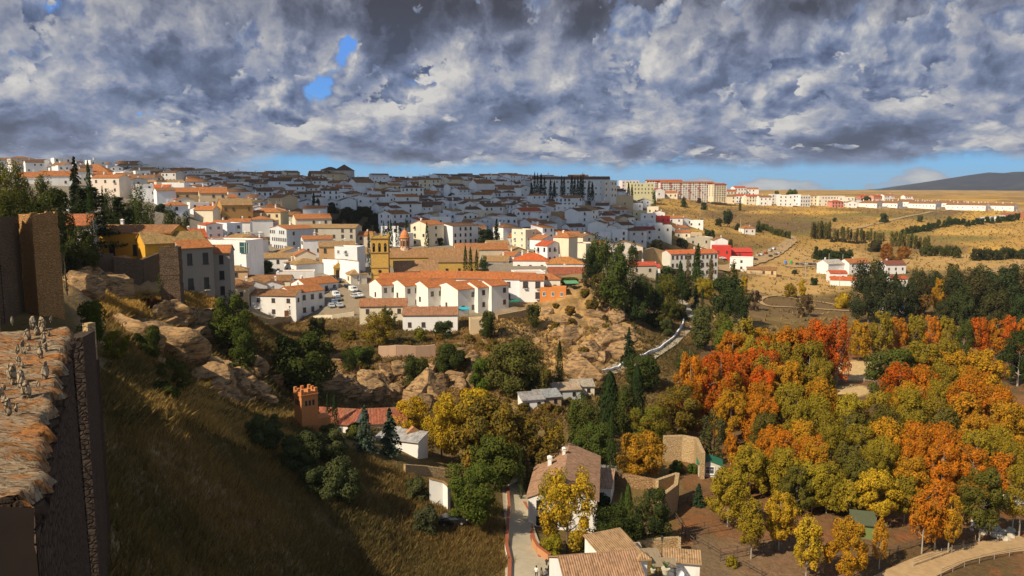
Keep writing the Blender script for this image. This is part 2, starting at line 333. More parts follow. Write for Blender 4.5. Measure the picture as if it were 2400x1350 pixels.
# ================================================================ terrain
# control points: picture column, picture row, forward distance in metres (each one a place on the ground)
CP = [
 # near slope below the fortress wall
 (-200,1350,30),(180,1350,44),(180,1200,50),(190,1050,58),(200,900,82),(215,800,97),(0,900,80),(-250,900,80),(-300,1000,66),
 (300,925,90),(380,930,90),(300,1200,66),(420,1000,89),(400,1340,62),(500,1080,94),(600,1200,86),(650,1340,79),(480,975,104),(620,1060,110),(800,1100,115),(800,1340,94),(760,1230,98),(700,1155,102),(870,1200,107),
 (950,1240,109),(950,1345,100),(1080,1300,106),(1150,1345,102),(1160,1220,118),(900,1050,132),(1000,1120,127),(1080,1150,125),(700,1000,124),
 # lane and farm
 (1230,1345,101),(1230,1250,118),(1215,1150,136),(1200,1080,156),(1300,1345,103),(1450,1345,105),(1650,1345,106),(1400,1200,129),(1500,1120,147),(1600,1050,165),
 # paddocks, flat valley floor
 (1700,1300,113),(1900,1350,107),(2150,1340,108),(2390,1345,107),(2390,1200,131),(2200,1230,124),(2000,1200,129),(1800,1150,139),(1900,1050,164),(2200,1050,165),(2390,1050,165),
 (1800,950,196),(2100,950,196),(2390,950,195),(2000,880,228),(2300,880,226),(1700,900,214),(2010,850,246),(2390,820,262),(1900,810,272),(2200,790,290),
 (2600,1100,150),(2600,900,210),(2600,700,400),(2800,560,700),
 # meadow and valley road
 (1750,740,330),(1900,740,338),(2000,700,385),(1850,700,385),(1780,655,455),(1990,665,440),(2150,700,385),(2390,740,340),(2390,660,440),(2150,640,480),(1950,620,530),
 (1730,635,480),(1830,590,610),(1700,620,500),(2100,600,590),(2380,620,540),(2300,570,690),(2390,560,720),(1900,560,730),(2000,540,800),(2200,530,850),(2390,520,860),
 # golden hills to the plateau on the right
 (1600,480,900),(1560,500,800),(1640,520,720),(1700,540,680),(1800,520,820),(1750,500,900),(1800,483,1000),(1700,478,1000),(1600,462,1020),(1900,491,960),(2000,484,1080),(2100,484,1150),(2250,486,1150),(2390,488,1150),(2100,505,950),(2300,505,960),
 (1700,462,1300),(1900,462,1500),(2100,466,1500),(2300,470,1500),(2000,456,2500),(2300,459,2500),(1600,452,2500),(2600,480,1300),(2700,460,2500),
 (1780,560,640),(1740,580,600),(1620,560,560),(1560,560,500),(1640,600,500),(1560,540,560),(1520,500,640),
 # monastery bluff and its cliff
 (1400,652,292),(1330,690,272),(1290,720,266),(1200,735,258),(1100,765,246),(1420,700,276),(1450,760,258),(1480,700,290),(1560,690,335),(1560,650,390),(1500,640,380),
 (1400,840,236),(1420,880,222),(1300,880,216),(1300,800,242),(1200,860,216),(1250,930,190),(1100,900,200),(1150,800,232),(1480,840,238),(1540,780,268),(1600,740,300),(1640,700,345),(1700,760,305),(1620,800,270),(1600,860,232),(1530,900,214),
 (1390,930,200),(1300,940,192),(1450,960,190),(1200,1000,175),(1500,1000,180),(1330,1040,166),
 (1000,790,240),(950,770,246),(870,755,252),(1040,830,222),(900,820,218),(960,830,214),(900,930,190),(1000,930,192),(860,970,176),(1060,950,185),(950,1000,165),
 # rocks, ravine and hanging gardens on the left
 (800,770,250),(740,750,258),(680,765,262),(640,780,240),(720,800,236),(800,850,214),(740,880,196),(700,960,164),(760,1000,150),(640,940,160),(800,960,170),(640,880,168),(560,900,152),(540,960,130),(600,830,172),(590,760,225),
 (500,840,158),(480,780,176),(440,720,170),(330,720,160),(380,712,166),(480,715,180),(380,800,138),(450,860,146),(430,930,120),(350,880,118),(280,860,108),(520,925,134),
 (300,690,168),(230,720,130),(250,800,102),(160,690,125),(60,700,112),(130,640,150),(300,640,185),(400,640,188),(450,690,184),(520,690,196),(180,600,175),(330,600,200),(0,560,150),(-200,600,130),(-250,480,200),
 # town
 (640,745,262),(560,700,270),(760,720,268),(790,690,278),(840,710,272),(800,650,305),(830,640,315),(780,625,330),(700,680,290),(640,650,310),(600,610,330),(540,640,300),(560,560,380),(480,600,310),(430,560,320),
 (900,650,306),(1000,640,320),(880,725,262),(1050,740,260),(1170,700,276),(1300,660,296),(950,600,360),(1100,600,370),(1250,620,340),(1250,580,395),(1400,600,380),(1100,565,420),(900,560,420),(1350,560,430),(750,560,400),(1450,620,380),(1480,575,420),
 (1000,520,500),(1000,480,590),(1000,440,700),(1000,415,820),(850,520,470),(820,480,560),(800,440,680),(780,425,790),(1200,500,560),(1200,455,660),(1200,418,760),(1400,500,570),(1400,460,660),(1420,432,800),(1480,460,760),(1480,500,620),(1300,525,500),
 (650,500,480),(600,460,580),(600,425,700),(580,408,830),(500,500,430),(480,460,520),(450,425,640),(420,408,780),(400,500,380),(350,470,440),(320,440,520),(260,410,640),(240,400,760),(300,520,300),(150,460,380),(120,420,520),(60,400,640),(40,440,420),(150,520,240),(50,500,240),
 (-100,400,640),(-200,430,420),(200,480,330),
 (1150,404,1000),(800,405,1000),(500,402,1000),(1350,420,1000),(1480,440,1000),(250,398,1000),(800,425,2500),(1300,440,2500),(300,425,2500),(-300,420,2500),(-300,410,1000),
]
NA, NR = 620, 760
CMAX = 1.0; LY0, LY1 = math.log(9.0), math.log(9000.0)
cs = np.linspace(-CMAX, CMAX, NA); ly = np.linspace(LY0, LY1, NR)
def _rbf():
    P = np.array([(colc(u, v) * 5.0, math.log(Y) * 2.6) for u, v, Y in CP]); Z = np.array([CAMZ - Y * tan_px(v) for u, v, Y in CP])
    n = len(P); D = np.sqrt(((P[:, None] - P[None]) ** 2).sum(-1)); Yc = np.array([c[2] for c in CP])
    A = np.zeros((n + 3, n + 3)); A[:n, :n] = -D - np.eye(n) * 0.012; A[:n, n] = 1; A[:n, n + 1:] = P; A[n, :n] = 1; A[n + 1:, :n] = P.T
    sol = np.linalg.solve(A, np.concatenate([Z, [0, 0, 0]]))
    gc, gl = np.meshgrid(cs[::4] * 5.0, ly[::4] * 2.6, indexing='ij'); Q = np.stack([gc.ravel(), gl.ravel()], 1); H = np.zeros(len(Q))
    for k in range(0, len(Q), 4000):
        q = Q[k:k + 4000]; d = np.sqrt(((q[:, None] - P[None]) ** 2).sum(-1)); H[k:k + 4000] = -d @ sol[:n] + sol[n] + q @ sol[n + 1:]
    H = H.reshape(gc.shape)
    # light blur, then upsample
    def blur(A_):
        A_ = np.pad(A_, 1, mode='edge'); return (A_[:-2, 1:-1] + A_[2:, 1:-1] + A_[1:-1, :-2] + A_[1:-1, 2:] + 2 * A_[1:-1, 1:-1]) / 6
    for _ in range(2): H = blur(H)
    def up(A_, n_):
        x = np.linspace(0, A_.shape[0] - 1, n_); i = np.clip(np.floor(x).astype(int), 0, A_.shape[0] - 2); f = (x - i)[:, None]
        return A_[i] * (1 - f) + A_[i + 1] * f
    H = up(H, NA); H = up(H.T, NR).T
    return H
H = _rbf()
gC, gL = np.meshgrid(cs, ly, indexing='ij'); gY = np.exp(gL); gX = gC * gY
H = np.where(gY > 2600, H * np.clip(1 - (gY - 2600) / 6000, 0, 1) + 72 * np.clip((gY - 2600) / 6000, 0, 1), H)
H = H - 7.5 * sstep(gY, 600, 860) * (1 - sstep(gC, 0.14, 0.22))
def zone(u0, v0, ru, rv, soft=0.35):                      # a patch of ground, given where it shows
    return 1 - sstep(np.hypot((gU - u0) / ru, (gVv - v0) / rv), 1 - soft, 1 + soft)
gU, gVv = to_px(gX, gY, H)
rock = np.clip(zone(560, 890, 110, 75) + zone(380, 790, 120, 90) + zone(960, 900, 110, 55) + zone(1370, 780, 105, 125) + zone(1480, 810, 70, 50) * .6 + zone(1420, 850, 60, 50) + zone(1200, 800, 110, 50) + zone(280, 660, 150, 50) + zone(1070, 860, 50, 60) + zone(1300, 870, 90, 40) + zone(800, 880, 40, 60), 0, 1)
rid = 1 - np.abs(2 * fbm(gX / 9, gY / 9, 4, 3) - 1)
H = H + rock * ((rid - 0.6) * 4.0 + (fbm(gX / 3.0, gY / 3.0, 3, 8) - 0.5) * 2.4)
H = H + np.clip(zone(1380, 780, 110, 120), 0, 1) * ((1 - np.abs(2 * fbm(gX / 5.5, gY / 5.5, 5, 33, .6) - 1)) - .6) * 3.2
H = H + (fbm(gX / 60, gY / 60, 3, 5) - 0.5) * np.clip(gY / 260, 0.3, 5.0) * (1 - rock)
wild = np.clip(zone(950, 820, 260, 70) + zone(1350, 760, 220, 120) + zone(600, 1100, 300, 260), 0, 1)
H = H + wild * (fbm(gX / 5, gY / 5, 3, 15) - 0.5) * 0.8
def hgt(x, y):
    x = np.asarray(x, float); y = np.asarray(y, float)
    a = np.clip((x / y + CMAX) / (2 * CMAX) * (NA - 1), 0, NA - 1.001); b = np.clip((np.log(y) - LY0) / (LY1 - LY0) * (NR - 1), 0, NR - 1.001)
    i = a.astype(int); j = b.astype(int); fa = a - i; fb = b - j
    return (H[i, j] * (1 - fb) + H[i, j + 1] * fb) * (1 - fa) + (H[i + 1, j] * (1 - fb) + H[i + 1, j + 1] * fb) * fa
def gz(x, y): return float(hgt(x, y))
_ys = np.exp(np.linspace(LY0 + 0.02, LY1 - 0.02, 6000))
def ground(u, v, ymin=12.0):
    """first point of the ground seen at picture position (u, v), searching from forward distance ymin"""
    c = colc(u, v); t = tan_px(v); ys = _ys[_ys > ymin]
    hh = hgt(c * ys, ys); d = (CAMZ - ys * t) - hh
    k = np.argmax(d < 0)
    if d[k] >= 0: k = int(np.argmin(d))
    y = ys[k]; return Vector((c * y, y, gz(c * y, y)))
# ground colour: what grows or lies there
def col_ground():
    z = H; U, V = gU, gVv
    n1 = fbm(gX / 14, gY / 14, 4, 21); n2 = fbm(gX / 3.5, gY / 3.5, 3, 31); n3 = fbm(gX / 90, gY / 90, 3, 41)
    def C(r, g, b): return np.array([r, g, b])[None, None, :]
    def mixc(a, b, f): return a * (1 - f[..., None]) + b * f[..., None]
    col = np.ones(gX.shape + (3,)) * C(0.165, 0.112, 0.042)                                   # dry grass
    col = mixc(col, C(0.25, 0.175, 0.07), sstep(n1, 0.45, 0.7)); col = mixc(col, C(0.115, 0.085, 0.036), sstep(n2, 0.5, 0.75) * 0.7)
    far = sstep(gY, 520, 700) * sstep(U, 1480, 1560)
    fc = mixc(np.ones_like(col) * C(0.47, 0.275, 0.075), C(0.27, 0.165, 0.06), sstep(n3, 0.42, 0.60)); fc = mixc(fc, C(0.20, 0.15, 0.06), sstep(n1, 0.55, 0.7) * 0.5); fc = mixc(fc, C(0.50, 0.30, 0.07), sstep(fbm(gX / 50, gY / 120, 3, 77), 0.60, 0.68) * sstep(gY, 780, 900))
    col = mixc(col, fc, far)
    for (u, v, ru, rv) in [(2000,483,90,4),(2070,483,60,4),(1930,497,90,4),(2200,481,90,4),(2320,500,80,12),(2080,513,30,4),(2330,590,60,18)]: col = mixc(col, C(0.56, 0.33, 0.075), zone(u, v, ru, rv, 0.25))
    for (u, v, ru, rv) in [(2010,503,70,4),(2150,508,80,5),(1900,515,60,5),(2100,545,90,6),(1850,545,60,8),(2250,560,90,8)]: col = mixc(col, C(0.17, 0.16, 0.05), zone(u, v, ru, rv, 0.5) * 0.75)
    for (u, v, ru, rv) in [(2180,496,60,3),(1960,530,50,4),(2260,545,70,5),(1720,480,50,5),(1780,498,50,4),(1650,540,40,6),(2330,540,60,5)]: col = mixc(col, C(0.58, 0.36, 0.10), zone(u, v, ru, rv, 0.5) * 0.8)
    for (u, v, ru, rv) in [(1840,530,120,14),(2200,497,70,8),(1700,505,60,10)]: col = mixc(col, C(0.15, 0.10, 0.06), zone(u, v, ru, rv, 0.5) * 0.7)
    meadow = np.clip(zone(1860, 668, 140, 26, 0.2) + zone(1880, 630, 170, 14, 0.3) + zone(2250, 615, 200, 18, 0.3) + zone(1900, 600, 150, 20, .3), 0, 1)
    col = mixc(col, C(0.47, 0.295, 0.11) * (0.9 + 0.2 * n1[..., None]), meadow)
    col = mixc(col, C(0.17, 0.11, 0.055), zone(1850, 725, 150, 26, 0.4) * 0.8)
    orch = sstep(U, 1560, 1620) * sstep(V, 760, 800) * sstep(gY, 380, 330)
    oc = mixc(np.ones_like(col) * C(0.20, 0.105, 0.048), C(0.13, 0.085, 0.04), sstep(n1, 0.4, 0.65)); oc = mixc(oc, C(0.27, 0.10, 0.04), sstep(fbm(gX / 3, gY / 3, 4, 61), 0.60, 0.70) * 0.7)
    col = mixc(col, oc, orch)
    gr = sstep(V, 1230, 1290) * sstep(U, 2150, 1700) * sstep(U, 1600, 1640); col = mixc(col, C(0.22, 0.16, 0.10), gr * 0.6)
    sand = np.clip(zone(2010, 868, 55, 24, 0.12) + zone(1995, 915, 45, 14, 0.15), 0, 1); col = mixc(col, C(0.55, 0.39, 0.19), sand)
    town = sstep(V, 770, 720) * sstep(gY, 235, 262) * sstep(U, 1560, 1440) * (1 - zone(1380, 740, 110, 100)); town = np.where((gY > 560) & (U < 1500), np.maximum(town, 0.9), town)
    col = mixc(col, C(0.27, 0.235, 0.19), town * 0.85)
    park = np.clip(zone(840, 525, 110, 42, 0.4) + zone(1130, 560, 60, 25), 0, 1) * (gY > 380); col = mixc(col, C(0.085, 0.06, 0.03), park)
    cliff = rock; rc = mixc(np.ones_like(col) * C(0.42, 0.265, 0.125), C(0.28, 0.18, 0.10), sstep(n1, 0.4, 0.6)); rc = mixc(rc, C(0.42, 0.22, 0.075), sstep(n3 * 0.5 + n2 * 0.5, 0.52, 0.62) * 0.8)
    col = mixc(col, rc, cliff * 0.9)
    hillr = zone(1350, 780, 170, 120, 0.4); col = mixc(col, C(0.46, 0.285, 0.115), hillr * 0.85 * sstep(n2, 0.15, 0.5)); col = mixc(col, C(0.20, 0.125, 0.05), hillr * 0.8 * sstep(fbm(gX / 4, gY / 4, 4, 88), 0.52, 0.62))
    return np.clip(col, 0.01, 0.9)
gcol = col_ground()
m_ground, t = newmat('ground')
vc = t.n('ShaderNodeVertexColor', layer_name='tint').outputs[0]; geo = t.n('ShaderNodeNewGeometry'); pos = geo.outputs['Position']
nz = t.n('ShaderNodeSeparateXYZ', ins={0: geo.outputs['Normal']}).outputs[2]
n1 = t.noise(pos, 1.2, 6, 0.65, dim='3D'); n2 = t.noise(pos, 0.17, 5, 0.6, dim='3D'); n3 = t.noise(pos, 0.03, 4, 0.6, dim='3D')
c = t.mix(t.mr(n1, 0.35, 0.7, 0.0, 0.55), vc, t.mix(1.0, vc, (0.42, 0.42, 0.38), 'MULTIPLY'))
c = t.mix(t.mr(n2, 0.5, 0.72, 0.0, 0.45), c, t.mix(1.0, vc, (1.35, 1.25, 1.05), 'MULTIPLY'))
c = t.mix(t.mr(n3, 0.52, 0.68, 0.0, 0.35), c, t.mix(1.0, vc, (0.55, 0.62, 0.5), 'MULTIPLY'))
st = t.n('ShaderNodeMapping', ins={'Scale': (0.25, 0.25, 1.3)}); t.link(pos, st.inputs[0]); ns = t.noise(st.outputs[0], 1.0, 6, 0.62, 0.6, dim='3D')
rockc = t.ramp(ns, [(0.32, (0.07, 0.05, 0.035)), (0.46, (0.24, 0.165, 0.10)), (0.60, (0.42, 0.29, 0.16)), (0.75, (0.34, 0.27, 0.19))])
c = t.mix(t.mr(nz, 0.86, 0.66, 0, 0.85), c, rockc)
princ(t, c, 0.95, 0.05, bump=(t.m('ADD', n1, t.m('MULTIPLY', ns, 1.5)), 0.6, 0.5))
V = np.stack([gX, gY, H], -1).reshape(-1, 3)
ii, jj = np.meshgrid(np.arange(NA - 1), np.arange(NR - 1), indexing='ij'); a = (ii * NR + jj).ravel()
Q = np.stack([a, a + NR, a + NR + 1, a + 1], 1)
me = mesh_np('ground', V, Q, m_ground, smooth=True, col=np.concatenate([gcol.reshape(-1, 3), np.ones((NA * NR, 1))], 1))
terrain = mobj('ground', me); tag(terrain, kind='structure')
# mountains beyond the plateau
def mountain():
    n_u, n_d = 260, 24; Vv = []
    prof = [(1950, 470), (2060, 466), (2125, 458), (2150, 446), (2200, 433), (2240, 428), (2262, 424), (2285, 410), (2310, 404), (2345, 406), (2370, 403), (2420, 402), (2500, 408), (2620, 425), (2800, 450), (3000, 470)]
    pu = [p[0] for p in prof]; pv = [p[1] for p in prof]
    for i in range(n_u):
        u = 1950 + (3000 - 1950) * i / (n_u - 1); v = np.interp(u, pu, pv)
        top = at(u, v, 7000)
        for j in range(n_d):
            f = j / (n_d - 1); Y = 5200 + 1800 * min(1, f * 1.25) + (2500 * (f - 0.8) / 0.2 if f > 0.8 else 0)
            k = math.sin(min(1, f * 1.25) * math.pi / 2) ** 1.1 if f <= 0.8 else 1 - (f - 0.8) / 0.2
            base = 40.0; x = top.x
            g = float(fbm(np.array([x / 420.0]), np.array([Y / 420.0]), 5, 91)[0]) - 0.5
            Vv.append((x, Y, base + (top.z - base) * k + g * 95 * math.sin(min(1, f * 1.25) * math.pi)))
    a = np.array([[i * n_d + j for j in range(n_d - 1)] for i in range(n_u - 1)]).ravel()
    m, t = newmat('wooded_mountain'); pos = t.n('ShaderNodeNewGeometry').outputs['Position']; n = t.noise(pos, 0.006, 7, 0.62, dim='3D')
    princ(t, t.ramp(n, [(0.35, (0.010, 0.015, 0.030)), (0.55, (0.018, 0.023, 0.038)), (0.68, (0.05, 0.052, 0.042)), (0.8, (0.11, 0.095, 0.06))]), 1.0, 0.0)  # dark blue of cloud shade and haze is put into the slope colour
    o = mobj('mountains', mesh_np('mountains', Vv, np.stack([a, a + n_d, a + n_d + 1, a + 1], 1), m, smooth=True)); tag(o, kind='structure')
mountain()
# the cloud that throws its shadow over the middle of the town: unseen, its outline projected back from that shadow, high behind the left shoulder
def shadow_cloud():
    gp = [(300,424,620),(400,428,600),(480,436,560),(560,448,520),(640,480,470),(720,500,440),(780,535,420),(900,545,425),(990,570,408),(1120,560,425),(1240,566,420),(1340,572,412),(1450,585,405),(1545,566,435),(1510,520,560),(1468,480,640),(1462,450,720),(1455,425,800),(1200,408,860),(1000,405,880),(800,404,900),(600,402,850),(420,402,800),(330,404,760)]
    alt = 900.0; pts = []
    for (u, v, Y) in gp:
        p = at(u, v, Y); t_ = (alt - p.z) / S.z; q = p + S * t_; pts.append((q.x, q.y))
    P = np.array(pts); n0 = len(P); rs = []
    for i in range(n0):
        for k in range(8): f = k / 8; rs.append(P[i] * (1 - f) + P[(i + 1) % n0] * f)
    rs = np.array(rs); cen = rs.mean(0); n = len(rs); V = []; rng = np.random.RandomState(3)
    rings = [(0.0, -12), (0.55, -18), (0.85, -14), (1.0, 0), (0.97, 26), (0.8, 60), (0.5, 95), (0.0, 115)]
    jit = np.array([fbm(np.array([i * 0.35]), np.array([3.0]), 3, 7)[0] - 0.5 for i in range(n)]) * 30
    for (k, hz) in rings:
        for i in range(n):
            d = rs[i] - cen; L = np.hypot(*d); q = cen + d * k + d / L * jit[i] * k
            V.append((q[0], q[1], alt + hz + (fbm(np.array([q[0] / 40]), np.array([q[1] / 40]), 3, 5)[0] - 0.5) * 40 * (0 if hz < 1 else 1)))
    Qf = []
    for r in range(len(rings) - 1):
        for i in range(n): Qf.append((r * n + i, r * n + (i + 1) % n, (r + 1) * n + (i + 1) % n, (r + 1) * n + i))
    m, t = newmat('cloud_vapour'); princ(t, (0.85, 0.85, 0.87), 1.0, 0.0)
    o = mobj('cloud', mesh_np('cloud', V, Qf, m, smooth=True)); tag(o, kind='stuff', label='cumulus cloud shading the middle of the town')
shadow_cloud()
# ================================================================ buildings
def window_mesh(frame, depth=0.10, pane=None, bars=True):
    b = MB(); b.box(-0.5, 0.5, -0.012, 0.0, -0.5, 0.5, 0)
    for (x0, x1, z0, z1) in ((-0.58, -0.46, -0.56, 0.56), (0.46, 0.58, -0.56, 0.56), (-0.46, 0.46, 0.46, 0.56), (-0.46, 0.46, -0.56, -0.47)): b.box(x0, x1, -depth, 0.004, z0, z1, 1)
    if bars: b.box(-0.035, 0.035, -0.04, 0.002, -0.47, 0.46, 1); b.box(-0.46, -0.035, -0.035, 0.002, 0.05, 0.09, 1); b.box(0.035, 0.46, -0.035, 0.002, 0.05, 0.09, 1)
    b.box(-0.66, 0.66, -0.16, 0.003, -0.64, -0.565, 1)
    return b.mesh('window', [pane or M_GLASS, frame])
WM = {'w': window_mesh(M_FRAMEW), 'b': window_mesh(M_WOOD), 'k': window_mesh(M_IRON, 0.06, M_DARK), 'p': window_mesh(flat('pale_render', (0.6, 0.5, 0.36)), 0.08, M_DARK, False)}
def door_mesh(m):
    b = MB(); b.box(-0.5, 0.5, -0.05, 0.0, 0, 1, 0); b.box(-0.58, -0.5, -0.10, 0.004, 0, 1.06, 1); b.box(0.5, 0.58, -0.10, 0.004, 0, 1.06, 1); b.box(-0.5, 0.5, -0.10, 0.004, 1.0, 1.06, 1); b.box(0.30, 0.36, -0.10, -0.05, 0.45, 0.50, 1)
    return b.mesh('door', [m, M_FRAMEW])
DM = {'b': door_mesh(M_WOOD), 'g': door_mesh(flat('green_paint', (0.03, 0.12, 0.06))), 'k': door_mesh(M_DARK)}
def balcony_mesh():
    b = MB(); b.box(-1, 1, -0.9, 0.0, -0.12, 0.0, 0)
    for x in np.linspace(-0.97, 0.97, 9): b.box(x - 0.02, x + 0.02, -0.88, -0.84, 0, 0.95, 1)
    for y in (-0.6, -0.3): b.box(-0.99, -0.95, y, y + 0.04, 0, 0.95, 1); b.box(0.95, 0.99, y, y + 0.04, 0, 0.95, 1)
    b.box(-1, 1, -0.9, -0.82, 0.95, 1.0, 1); b.box(-1, -0.94, -0.82, 0, 0.95, 1.0, 1); b.box(0.94, 1, -0.82, 0, 0.95, 1.0, 1)
    return b.mesh('balcony', [M_FRAMEW, M_IRON])
BM = balcony_mesh()
def chim(b, x, y, z, h=1.3, s=0.35):
    b.box(x - s, x + s, y - s, y + s, z - 0.8, z + h, 0); b.box(x - s - .1, x + s + .1, y - s - .1, y + s + .1, z + h, z + h + .12, 0)
    b.box(x - s + .1, x + s - .1, y - s + .1, y + s - .1, z + h + .12, z + h + .35, 0); b.quad([(x - s - .12, y - s - .12, z + h + .35), (x + s + .12, y - s - .12, z + h + .35), (x + s + .12, y + s + .12, z + h + .35), (x - s - .12, y + s + .12, z + h + .35)], 0)
    for (p, q) in (((-1, -1), (1, -1)), ((1, -1), (1, 1)), ((1, 1), (-1, 1)), ((-1, 1), (-1, -1))): b.quad([(x + p[0] * (s + .12), y + p[1] * (s + .12), z + h + .35), (x + q[0] * (s + .12), y + q[1] * (s + .12), z + h + .35), (x, y, z + h + .62)], 0)
def walls_mb(b, w, d, h, roof, rise, zl, m=0, M=None):
    X, Yv = w / 2, d / 2
    def q(*p): b.quad([M @ Vector(a) for a in p] if M is not None else p, m)
    if roof == 'flat':
        hp = h + 0.55; q((-X, -Yv, zl), (X, -Yv, zl), (X, -Yv, hp), (-X, -Yv, hp)); q((X, -Yv, zl), (X, Yv, zl), (X, Yv, hp), (X, -Yv, hp)); q((X, Yv, zl), (-X, Yv, zl), (-X, Yv, hp), (X, Yv, hp)); q((-X, Yv, zl), (-X, -Yv, zl), (-X, -Yv, hp), (-X, Yv, hp))
        t_ = 0.25; x, y = X - t_, Yv - t_
        q((-X, -Yv, hp), (X, -Yv, hp), (x, -y, hp), (-x, -y, hp)); q((X, -Yv, hp), (X, Yv, hp), (x, y, hp), (x, -y, hp)); q((X, Yv, hp), (-X, Yv, hp), (-x, y, hp), (x, y, hp)); q((-X, Yv, hp), (-X, -Yv, hp), (-x, -y, hp), (-x, y, hp))
        q((-x, -y, hp), (x, -y, hp), (x, -y, h), (-x, -y, h)); q((x, -y, hp), (x, y, hp), (x, y, h), (x, -y, h)); q((x, y, hp), (-x, y, hp), (-x, y, h), (x, y, h)); q((-x, y, hp), (-x, -y, hp), (-x, -y, h), (-x, y, h)); return
    ends_x = roof == 'gx'; ends_y = roof == 'gy'; r = h + rise - 0.03
    if ends_y: q((-X, -Yv, zl), (X, -Yv, zl), (X, -Yv, h), (0, -Yv, r), (-X, -Yv, h)); q((X, Yv, zl), (-X, Yv, zl), (-X, Yv, h), (0, Yv, r), (X, Yv, h))
    elif roof == 'shed': q((-X, -Yv, zl), (X, -Yv, zl), (X, -Yv, h), (-X, -Yv, h)); q((X, Yv, zl), (-X, Yv, zl), (-X, Yv, r), (X, Yv, r))
    else: q((-X, -Yv, zl), (X, -Yv, zl), (X, -Yv, h), (-X, -Yv, h)); q((X, Yv, zl), (-X, Yv, zl), (-X, Yv, h), (X, Yv, h))
    if ends_x: q((X, -Yv, zl), (X, Yv, zl), (X, Yv, h), (X, 0, r), (X, -Yv, h)); q((-X, Yv, zl), (-X, -Yv, zl), (-X, -Yv, h), (-X, 0, r), (-X, Yv, h))
    elif roof == 'shed': q((X, -Yv, zl), (X, Yv, zl), (X, Yv, r), (X, -Yv, h)); q((-X, Yv, zl), (-X, -Yv, zl), (-X, -Yv, h), (-X, Yv, r))
    else: q((X, -Yv, zl), (X, Yv, zl), (X, Yv, h), (X, -Yv, h)); q((-X, Yv, zl), (-X, -Yv, zl), (-X, -Yv, h), (-X, Yv, h))
def roof_mb(b, w, d, h, roof, rise, m=0, M=None, seed=0):
    o = 0.38; T = 0.16; rg = random.Random(seed); uo = rg.random() * 40
    def q(p, uv=None):
        b.quad([M @ Vector(a) for a in p] if M is not None else p, m, uv)
    X, Yv = w / 2, d / 2
    if roof == 'flat':
        x, y = X - .24, Yv - .24; q([(-x, -y, h + .02), (x, -y, h + .02), (x, y, h + .02), (-x, y, h + .02)], [(0, 0), (.1, 0), (.1, .1), (0, .1)]); return
    def slab(P, L):                                        # P: top outline, first edge is the eave; L slope length
        e = (Vector(P[1]) - Vector(P[0])); el_ = e.length; en = e.normalized()
        uvs = []
        for p in P:
            dlt = Vector(p) - Vector(P[0]); u_ = dlt.dot(en); uvs.append((u_ + uo, (dlt - en * u_).length + uo))
        q(P, uvs); B = [(p[0], p[1], p[2] - T) for p in P]; q(B[::-1])
        n_ = len(P)
        for i in range(n_): q([B[i], B[(i + 1) % n_], P[(i + 1) % n_], P[i]])
    if roof in ('gx', 'gy'):
        if roof == 'gx': half = Yv; run = X + (0.22 if True else 0); mk = lambda a, s_, z: (a, s_, z)
        else: half = X; run = Yv + 0.22; mk = lambda a, s_, z: (-s_, a, z)
        k = rise / half; ze = h - o * k + .10; zr = h + rise + .10; e = half + o
        slab([mk(-run, -e, ze), mk(run, -e, ze), mk(run, 0, zr), mk(-run, 0, zr)], 1)
        slab([mk(run, e, ze), mk(-run, e, ze), mk(-run, 0, zr), mk(run, 0, zr)], 1)
    elif roof == 'shed':
        k = rise / d; slab([(-X - .2, -Yv - o, h - o * k + .1), (X + .2, -Yv - o, h - o * k + .1), (X + .2, Yv + .2, h + rise + .2 * k + .1), (-X - .2, Yv + .2, h + rise + .2 * k + .1)], 1)
    elif roof == 'hip':
        x, y = X + o, Yv + o; k = rise / min(X, Yv); ze = h - o * k * 0.8 + .1; zr = h + rise + .1
        if X >= Yv: r1, r2 = (-(X - Yv) - .01, 0, zr), (X - Yv + .01, 0, zr)
        else: r1, r2 = (0, -(Yv - X) - .01, zr), (0, Yv - X + .01, zr)
        A, B_, C_, D_ = (-x, -y, ze), (x, -y, ze), (x, y, ze), (-x, y, ze)
        if X >= Yv: slab([A, B_, r2, r1], 1); slab([B_, C_, r2], 1); slab([C_, D_, r1, r2], 1); slab([D_, A, r1], 1)
        else: slab([A, B_, r1], 1); slab([B_, C_, r2, r1], 1); slab([C_, D_, r2], 1); slab([D_, A, r1, r2], 1)
FLATROOF = flat('terrace_floor', (0.42, 0.30, 0.22))
def put_windows(root, off, rz, w, d, h, faces, style='b', size=(0.95, 1.3), balc=0, rg=random, z0=0.0, skip=0.14):
    """faces: {'f':(n,floors),'l':..,'r':..}; windows on the walls, each an object of its own"""
    if rg is random: skip = 0
    for side, (n, fl) in faces.items():
        span, dep, rot = (w, d / 2, 0.0) if side == 'f' else ((d, w / 2, -math.pi / 2) if side == 'l' else (d, w / 2, math.pi / 2))
        for k in range(fl):
            for i in range(n):
                if n * fl > 3 and skip and rg.random() < skip: continue
                a = (-span / 2) + span * (i + 0.5) / n; z = z0 + (h - z0) * (k + 0.55) / fl
                l = Vector((a, -dep - 0.004, z)); l.rotate(Euler((0, 0, rot))); l.rotate(Euler((0, 0, rz)))
                mobj('window', WM[style], root, Vector(off) + l, rz + rot, (size[0] * rg.uniform(.92, 1.08), 1, size[1]))
                if balc and rg.random() < balc:
                    l2 = Vector((a, -dep - 0.006, z - size[1] * 0.72)); l2.rotate(Euler((0, 0, rot))); l2.rotate(Euler((0, 0, rz)))
                    mobj('balcony', BM, root, Vector(off) + l2, rz + rot, (0.62, 0.8, 1))
PLACED = []                                                # (x, y, radius) of what is built, so that nothing is built twice on one spot
